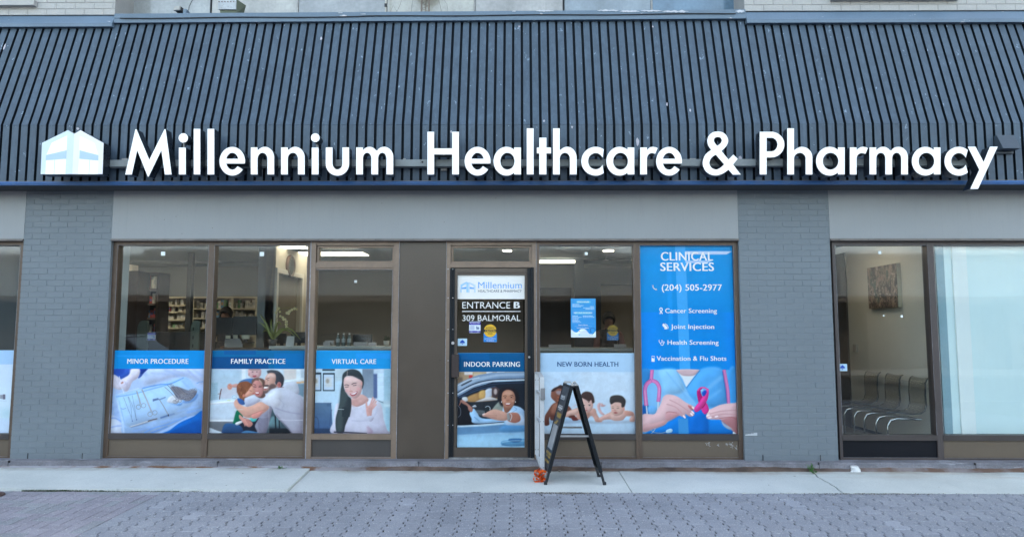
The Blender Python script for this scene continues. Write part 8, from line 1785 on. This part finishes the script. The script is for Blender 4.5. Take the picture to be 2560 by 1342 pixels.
    mbm = MB(); mbm.tube([(hx - .022, hy - .096, hz - .05), (hx, hy - .101, hz - .054), (hx + .022, hy - .096, hz - .05)], .004, 6); mbm.build('mouth', surf('lip', (0.25, 0.09, 0.08), .5), o)
    return o
person(1522, 814, 787, 3.4, 0, (0.16, 0.085, 0.06), (0.03, 0.032, 0.04), (0.02, 0.018, 0.016), 'person with dark hair in a dark vest sitting behind the counter', sleeve=(0.14, 0.07, 0.07))
person(565, 799, 775, 3.9, 0, (0.18, 0.10, 0.07), (0.02, 0.025, 0.04), (0.025, 0.015, 0.012), 'person in navy working behind the pair of monitors')
mb = MB(); q_ = P(1522, 800, 3.75); mb.box(q_.x - .25, q_.x + .25, 3.62, 3.7, ZF + .0, q_.z - .42); mb.box(q_.x - .25, q_.x + .25, 3.2, 3.62, q_.z - 1.05, q_.z - .97); mb.build('office_chair', M_plast, label='black office chair of the person with the dark vest', cat='chair')
mb = MB(); q_ = P(565, 790, 3.9); mb.box(q_.x - .22, q_.x + .22, 3.98, 4.05, ZF, q_.z - .45); mb.box(q_.x - .22, q_.x + .22, 3.6, 3.98, q_.z - 1.0, q_.z - .9); mb.build('office_chair', M_plast, label='black office chair behind the pair of monitors', cat='chair')
# ================================================================ waiting room: chairs, painting, thermostat
M_chr = surf('chrome', (0.55, 0.57, 0.58), .15, metal=.95, var=.02, fine=0)
m = bpy.data.materials.new('smoky_acrylic'); m.use_nodes = True; n_ = m.node_tree; n_.nodes.clear(); MATS['smoky'] = m
out_ = n_.nodes.new('ShaderNodeOutputMaterial'); tr_ = N(n_, 'ShaderNodeBsdfTransparent'); tr_.inputs[0].default_value = (0.88, 0.865, 0.84, 1); gl_ = N(n_, 'ShaderNodeBsdfGlossy'); gl_.inputs['Roughness'].default_value = .08; lw = N(n_, 'ShaderNodeFresnel'); ge_ = N(n_, 'ShaderNodeNewGeometry'); io_ = n_.nodes.new('ShaderNodeMapRange'); io_.inputs[3].default_value = 1.45; io_.inputs[4].default_value = 1 / 1.45; n_.links.new(ge_.outputs['Backfacing'], io_.inputs[0]); n_.links.new(io_.outputs[0], lw.inputs[0])
ms = n_.nodes.new('ShaderNodeMixShader'); n_.links.new(lw.outputs[0], ms.inputs[0]); n_.links.new(tr_.outputs[0], ms.inputs[1]); n_.links.new(gl_.outputs[0], ms.inputs[2]); n_.links.new(ms.outputs[0], out_.inputs[0])
def acrylic_chair(loc, label):
    E = empty('acrylic_chair', loc, label, 'chair', 'clear acrylic chairs along the waiting room wall')
    prof = [(-.44, .425), (-.42, .445), (-.30, .44), (-.15, .42), (-.05, .425), (.005, .46), (.025, .52), (.022, .65), (.03, .78), (.05, .825), (.075, .84)]
    P3 = []
    for i in range(len(prof) - 1):
        for k in range(3): t = k / 3; P3.append((prof[i][0] * (1 - t) + prof[i + 1][0] * t, prof[i][1] * (1 - t) + prof[i + 1][1] * t))
    P3.append(prof[-1]); ny = 9; vs = []
    for i, (x_, z_) in enumerate(P3):
        for k in range(ny): v_ = k / (ny - 1) * 2 - 1; vs.append((loc[0] + x_ , loc[1] + v_ * .17, loc[2] + z_ + .015 * v_ * v_))
    mb = MB(); mb.add(vs, [(i * ny + k, i * ny + k + 1, (i + 1) * ny + k + 1, (i + 1) * ny + k) for i in range(len(P3) - 1) for k in range(ny - 1)], 0, True)
    s_ = mb.build('shell', m, E, recalc=False); so_ = s_.modifiers.new('thick', 'SOLIDIFY'); so_.thickness = .008
    e = MB()
    for v_ in (-1, 1): e.tube([(loc[0] + x_, loc[1] + v_ * .172, loc[2] + z_ + .015) for x_, z_ in P3], .006, 6)
    e.build('shell_edge', surf('dark_acrylic_edge', (0.03, 0.045, 0.05), .2), E)
    for v_ in (-.13, .13):
        mb = MB(); y_ = loc[1] + v_; mb.tube([(loc[0] - .02, y_, loc[2] + .37), (loc[0] - .30, y_, loc[2] + .38), (loc[0] - .38, y_, loc[2] + .36), (loc[0] - .415, y_, loc[2] + .30), (loc[0] - .42, y_, loc[2] + .02), (loc[0] - .40, y_, loc[2] + .008), (loc[0] - .05, y_, loc[2] + .008)], .011, 8); mb.build('leg', M_chr, E)
    mb = MB(); mb.tube([(loc[0] - .2, loc[1] - .13, loc[2] + .38), (loc[0] - .2, loc[1] + .13, loc[2] + .38)], .009, 8); mb.tube([(loc[0] - .03, loc[1] - .13, loc[2] + .37), (loc[0] - .03, loc[1] + .13, loc[2] + .37)], .009, 8); mb.build('cross_bar', M_chr, E)
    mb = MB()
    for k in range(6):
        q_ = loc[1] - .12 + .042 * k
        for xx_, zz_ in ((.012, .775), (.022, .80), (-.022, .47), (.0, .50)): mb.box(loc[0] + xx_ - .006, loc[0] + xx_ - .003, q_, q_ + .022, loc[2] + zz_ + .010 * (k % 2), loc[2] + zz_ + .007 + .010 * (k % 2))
    mb.build('slot_glints', surf('cream_slot_glints', (0.6, 0.52, 0.36), .5), E)  # cream dashes paint warm glints at the slots of the shell
    return E
ch = []
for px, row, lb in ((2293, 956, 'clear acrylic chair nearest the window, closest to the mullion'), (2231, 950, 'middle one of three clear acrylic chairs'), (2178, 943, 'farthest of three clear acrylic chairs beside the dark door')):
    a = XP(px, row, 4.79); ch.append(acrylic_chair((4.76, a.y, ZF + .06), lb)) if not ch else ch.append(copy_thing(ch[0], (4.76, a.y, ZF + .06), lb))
mb = MB(); mb.box(3.5, XR2, .25, 3.1, ZF, ZF + .058); mb.build('raised_floor', M_floor, BLD)
a = XP(2241, 657.5, XR2 - .05); b = XP(2172.5, 772, XR2 - .05); E = empty('painting', (XR2 - .03, (a.y + b.y) / 2, b.z), 'dark canvas painting of brown blotches hanging above the acrylic chairs', 'painting')
mb = MB(); mb.box(XR2 - .05, XR2 - .001, a.y, b.y, b.z + .0, a.z); mb.build('canvas', surf('cream_canvas', (0.42, 0.38, 0.28), .8), E)
mb = MB(); mb.box(XR2 - .053, XR2 - .0505, a.y + .002, b.y - .002, b.z + .002, a.z - .002)
def art():
    m_, n, b_ = nodes('murky_art'); o = mix(n, ramp(n, tex(n, 9, (1, 1.5, 1), 8, .75), .44, .56), (0.018, 0.014, 0.010), (0.26, 0.19, 0.15)); o = mix(n, ramp(n, tex(n, 9, (1, 1, .5), 5), .55, .62), o, (0.035, 0.06, 0.05)); o = mix(n, ramp(n, tex(n, 22, (1, 1, 1), 4), .60, .64), o, (0.40, 0.34, 0.28)); n.links.new(o, b_.inputs[0]); return m_
mb.build('picture', art(), E)
a = XP(2132, 860, XR2 - .03); b = XP(2141, 880, XR2 - .03); mb = MB(); mb.box(XR2 - .035, XR2 - .001, min(a.y, b.y), max(a.y, b.y), b.z, a.z); mb.build('thermostat', surf('ivory_plastic', (0.30, 0.28, 0.24), .5), label='small ivory thermostat on the wall left of the chairs', cat='thermostat', bevel=.004)
# ================================================================ across the street (seen as reflections)
OP = empty('opposite_building', (0, -23.2, -.8), 'low building across the street with a ribbed grey band over dark shopfronts', 'building')
zc2 = 3.0
mb = MB(); mb.box(-40, 40, -24.2, -23.2, zc2, zc2 + 3.6)
xx = -40
while xx < 40: mb.box(xx, xx + .16, -23.2, -23.192, zc2 + .02, zc2 + 3.58); xx += .28
mb.build('ribbed_band', surf('ribbed_grey_cladding', (0.62, 0.76, 0.86), .6, var=.08), OP)
mb = MB(); mb.box(-40, 40, -23.16, -22.9, zc2 - .25, zc2 + .02); mb.build('edge_beam', surf('pale_beam', (0.22, 0.22, 0.22), .7), OP)
mb = MB(); mb.box(-40, 40, -27.2, -26.2, -.8, zc2); mb.box(-40, 40, -26.2, -23.2, zc2 - .02, zc2); mb.build('ground_floor', surf('dark_recess', (0.05, 0.05, 0.052), .8), OP)
mb = MB(); mb.box(-40, 40, -29, -24.3, -.5, zc2 + 3.3); mb.build('roof_block', surf('roof_block_grey', (0.25, 0.25, 0.25), .8), OP)
for k in range(12):
    x_ = -36 + k * 6.5; mb = MB(); mb.box(x_, x_ + .4, -23.9, -23.5, -.8, zc2 - .02); mb.build('pillar', surf('pillar_grey', (0.2, 0.2, 0.2), .8), OP)
def car(name, x, y, colr, label):
    z0 = gz(ysouth) - .12; E = empty(name, (x, y, z0), label, 'car', 'cars parked along the kerb')
    m_ = surf('paint_' + label[:8], colr, .25, var=.02, fine=0, coat=1.0); low = [(-2.25, .35), (-2.3, .6), (-2.2, .82), (-1.2, .98), (1.35, 1.0), (2.15, .92), (2.3, .7), (2.28, .35)]
    top = [(-1.25, .98), (-.45, 1.42), (.2, 1.48), (.95, 1.44), (1.65, 1.0)]
    def loft(prof, wfun, nm, mt):
        mb = MB(); vs = []; n = len(prof); lv = (-1, -.85, 0, .85, 1)
        for s in lv: vs += [(x + px_, y + s * wfun(pz) * (1 if abs(s) == 1 else 1), z0 + pz * 1.19 + (0.0 if abs(s) < .9 else -.03 if pz > .5 else 0)) for px_, pz in prof]
        fs = [(j * n + i, j * n + i + 1, (j + 1) * n + i + 1, (j + 1) * n + i) for j in range(4) for i in range(n - 1)] + [tuple(range(n)), tuple(range(5 * n - 1, 4 * n - 1, -1))] + [(j * n, (j + 1) * n, (j + 1) * n + n - 1, j * n + n - 1) for j in range(4)]
        mb.add(vs, fs, 0, False); return mb.build(nm, mt, E, bevel=.03)
    loft(low, lambda z: .90 - .06 * abs(z - .6), 'body', m_); loft(top, lambda z: .80 - .32 * (z - .98), 'glasshouse', surf('car_glass', (0.02, 0.025, 0.03), .05, coat=1))
    mb = MB(); mb.add([(x + px_, y + s * .62, z0 + pz * 1.19 + .012) for s in (-1, 1) for px_, pz in ((-.5, 1.41), (.2, 1.485), (.95, 1.445), (1.0, 1.42))] , [(0, 1, 5, 4), (1, 2, 6, 5), (2, 3, 7, 6)]); mb.build('roof', m_, E)
    for sx in (-1.4, 1.4):
        for sy in (-1, 1):
            mb = MB(); mb.lathe((x + sx, y + sy * .80, z0 + .33), [(0, -.1), (.30, -.1), (.33, -.07), (.33, .07), (.30, .1), (0, .1)], 22, axis='y'); w_ = mb.build('wheel', M_black, E); mb = MB(); mb.lathe((x + sx, y + sy * .905, z0 + .33), [(0, 0), (.2, -.0), (.22, -.02)], 16, axis='y'); mb.build('rim', M_dust, w_)
    for sy in (-.6, .6): 
        mb = MB(); mb.box(x - 2.31, x - 2.24, y + sy - .16, y + sy + .16, z0 + .62, z0 + .76); mb.build('headlight', M_glass, E)
    for sy in (-.6, .6): 
        mb = MB(); mb.box(x + 2.24, x + 2.31, y + sy - .14, y + sy + .14, z0 + .68, z0 + .84); mb.build('tail_light', surf('red_lens', (0.4, 0.01, 0.01), .2), E)
car('parked_car', -5.2, -10.7, (0.22, 0.27, 0.33), 'dark blue car parked at the kerb behind the photographer'); car('parked_car', 4.3, -10.8, (0.35, 0.38, 0.42), 'silver car parked at the kerb to the right'); car('parked_car', -11.4, -10.7, (0.02, 0.03, 0.05), 'black car parked at the kerb far to the left')
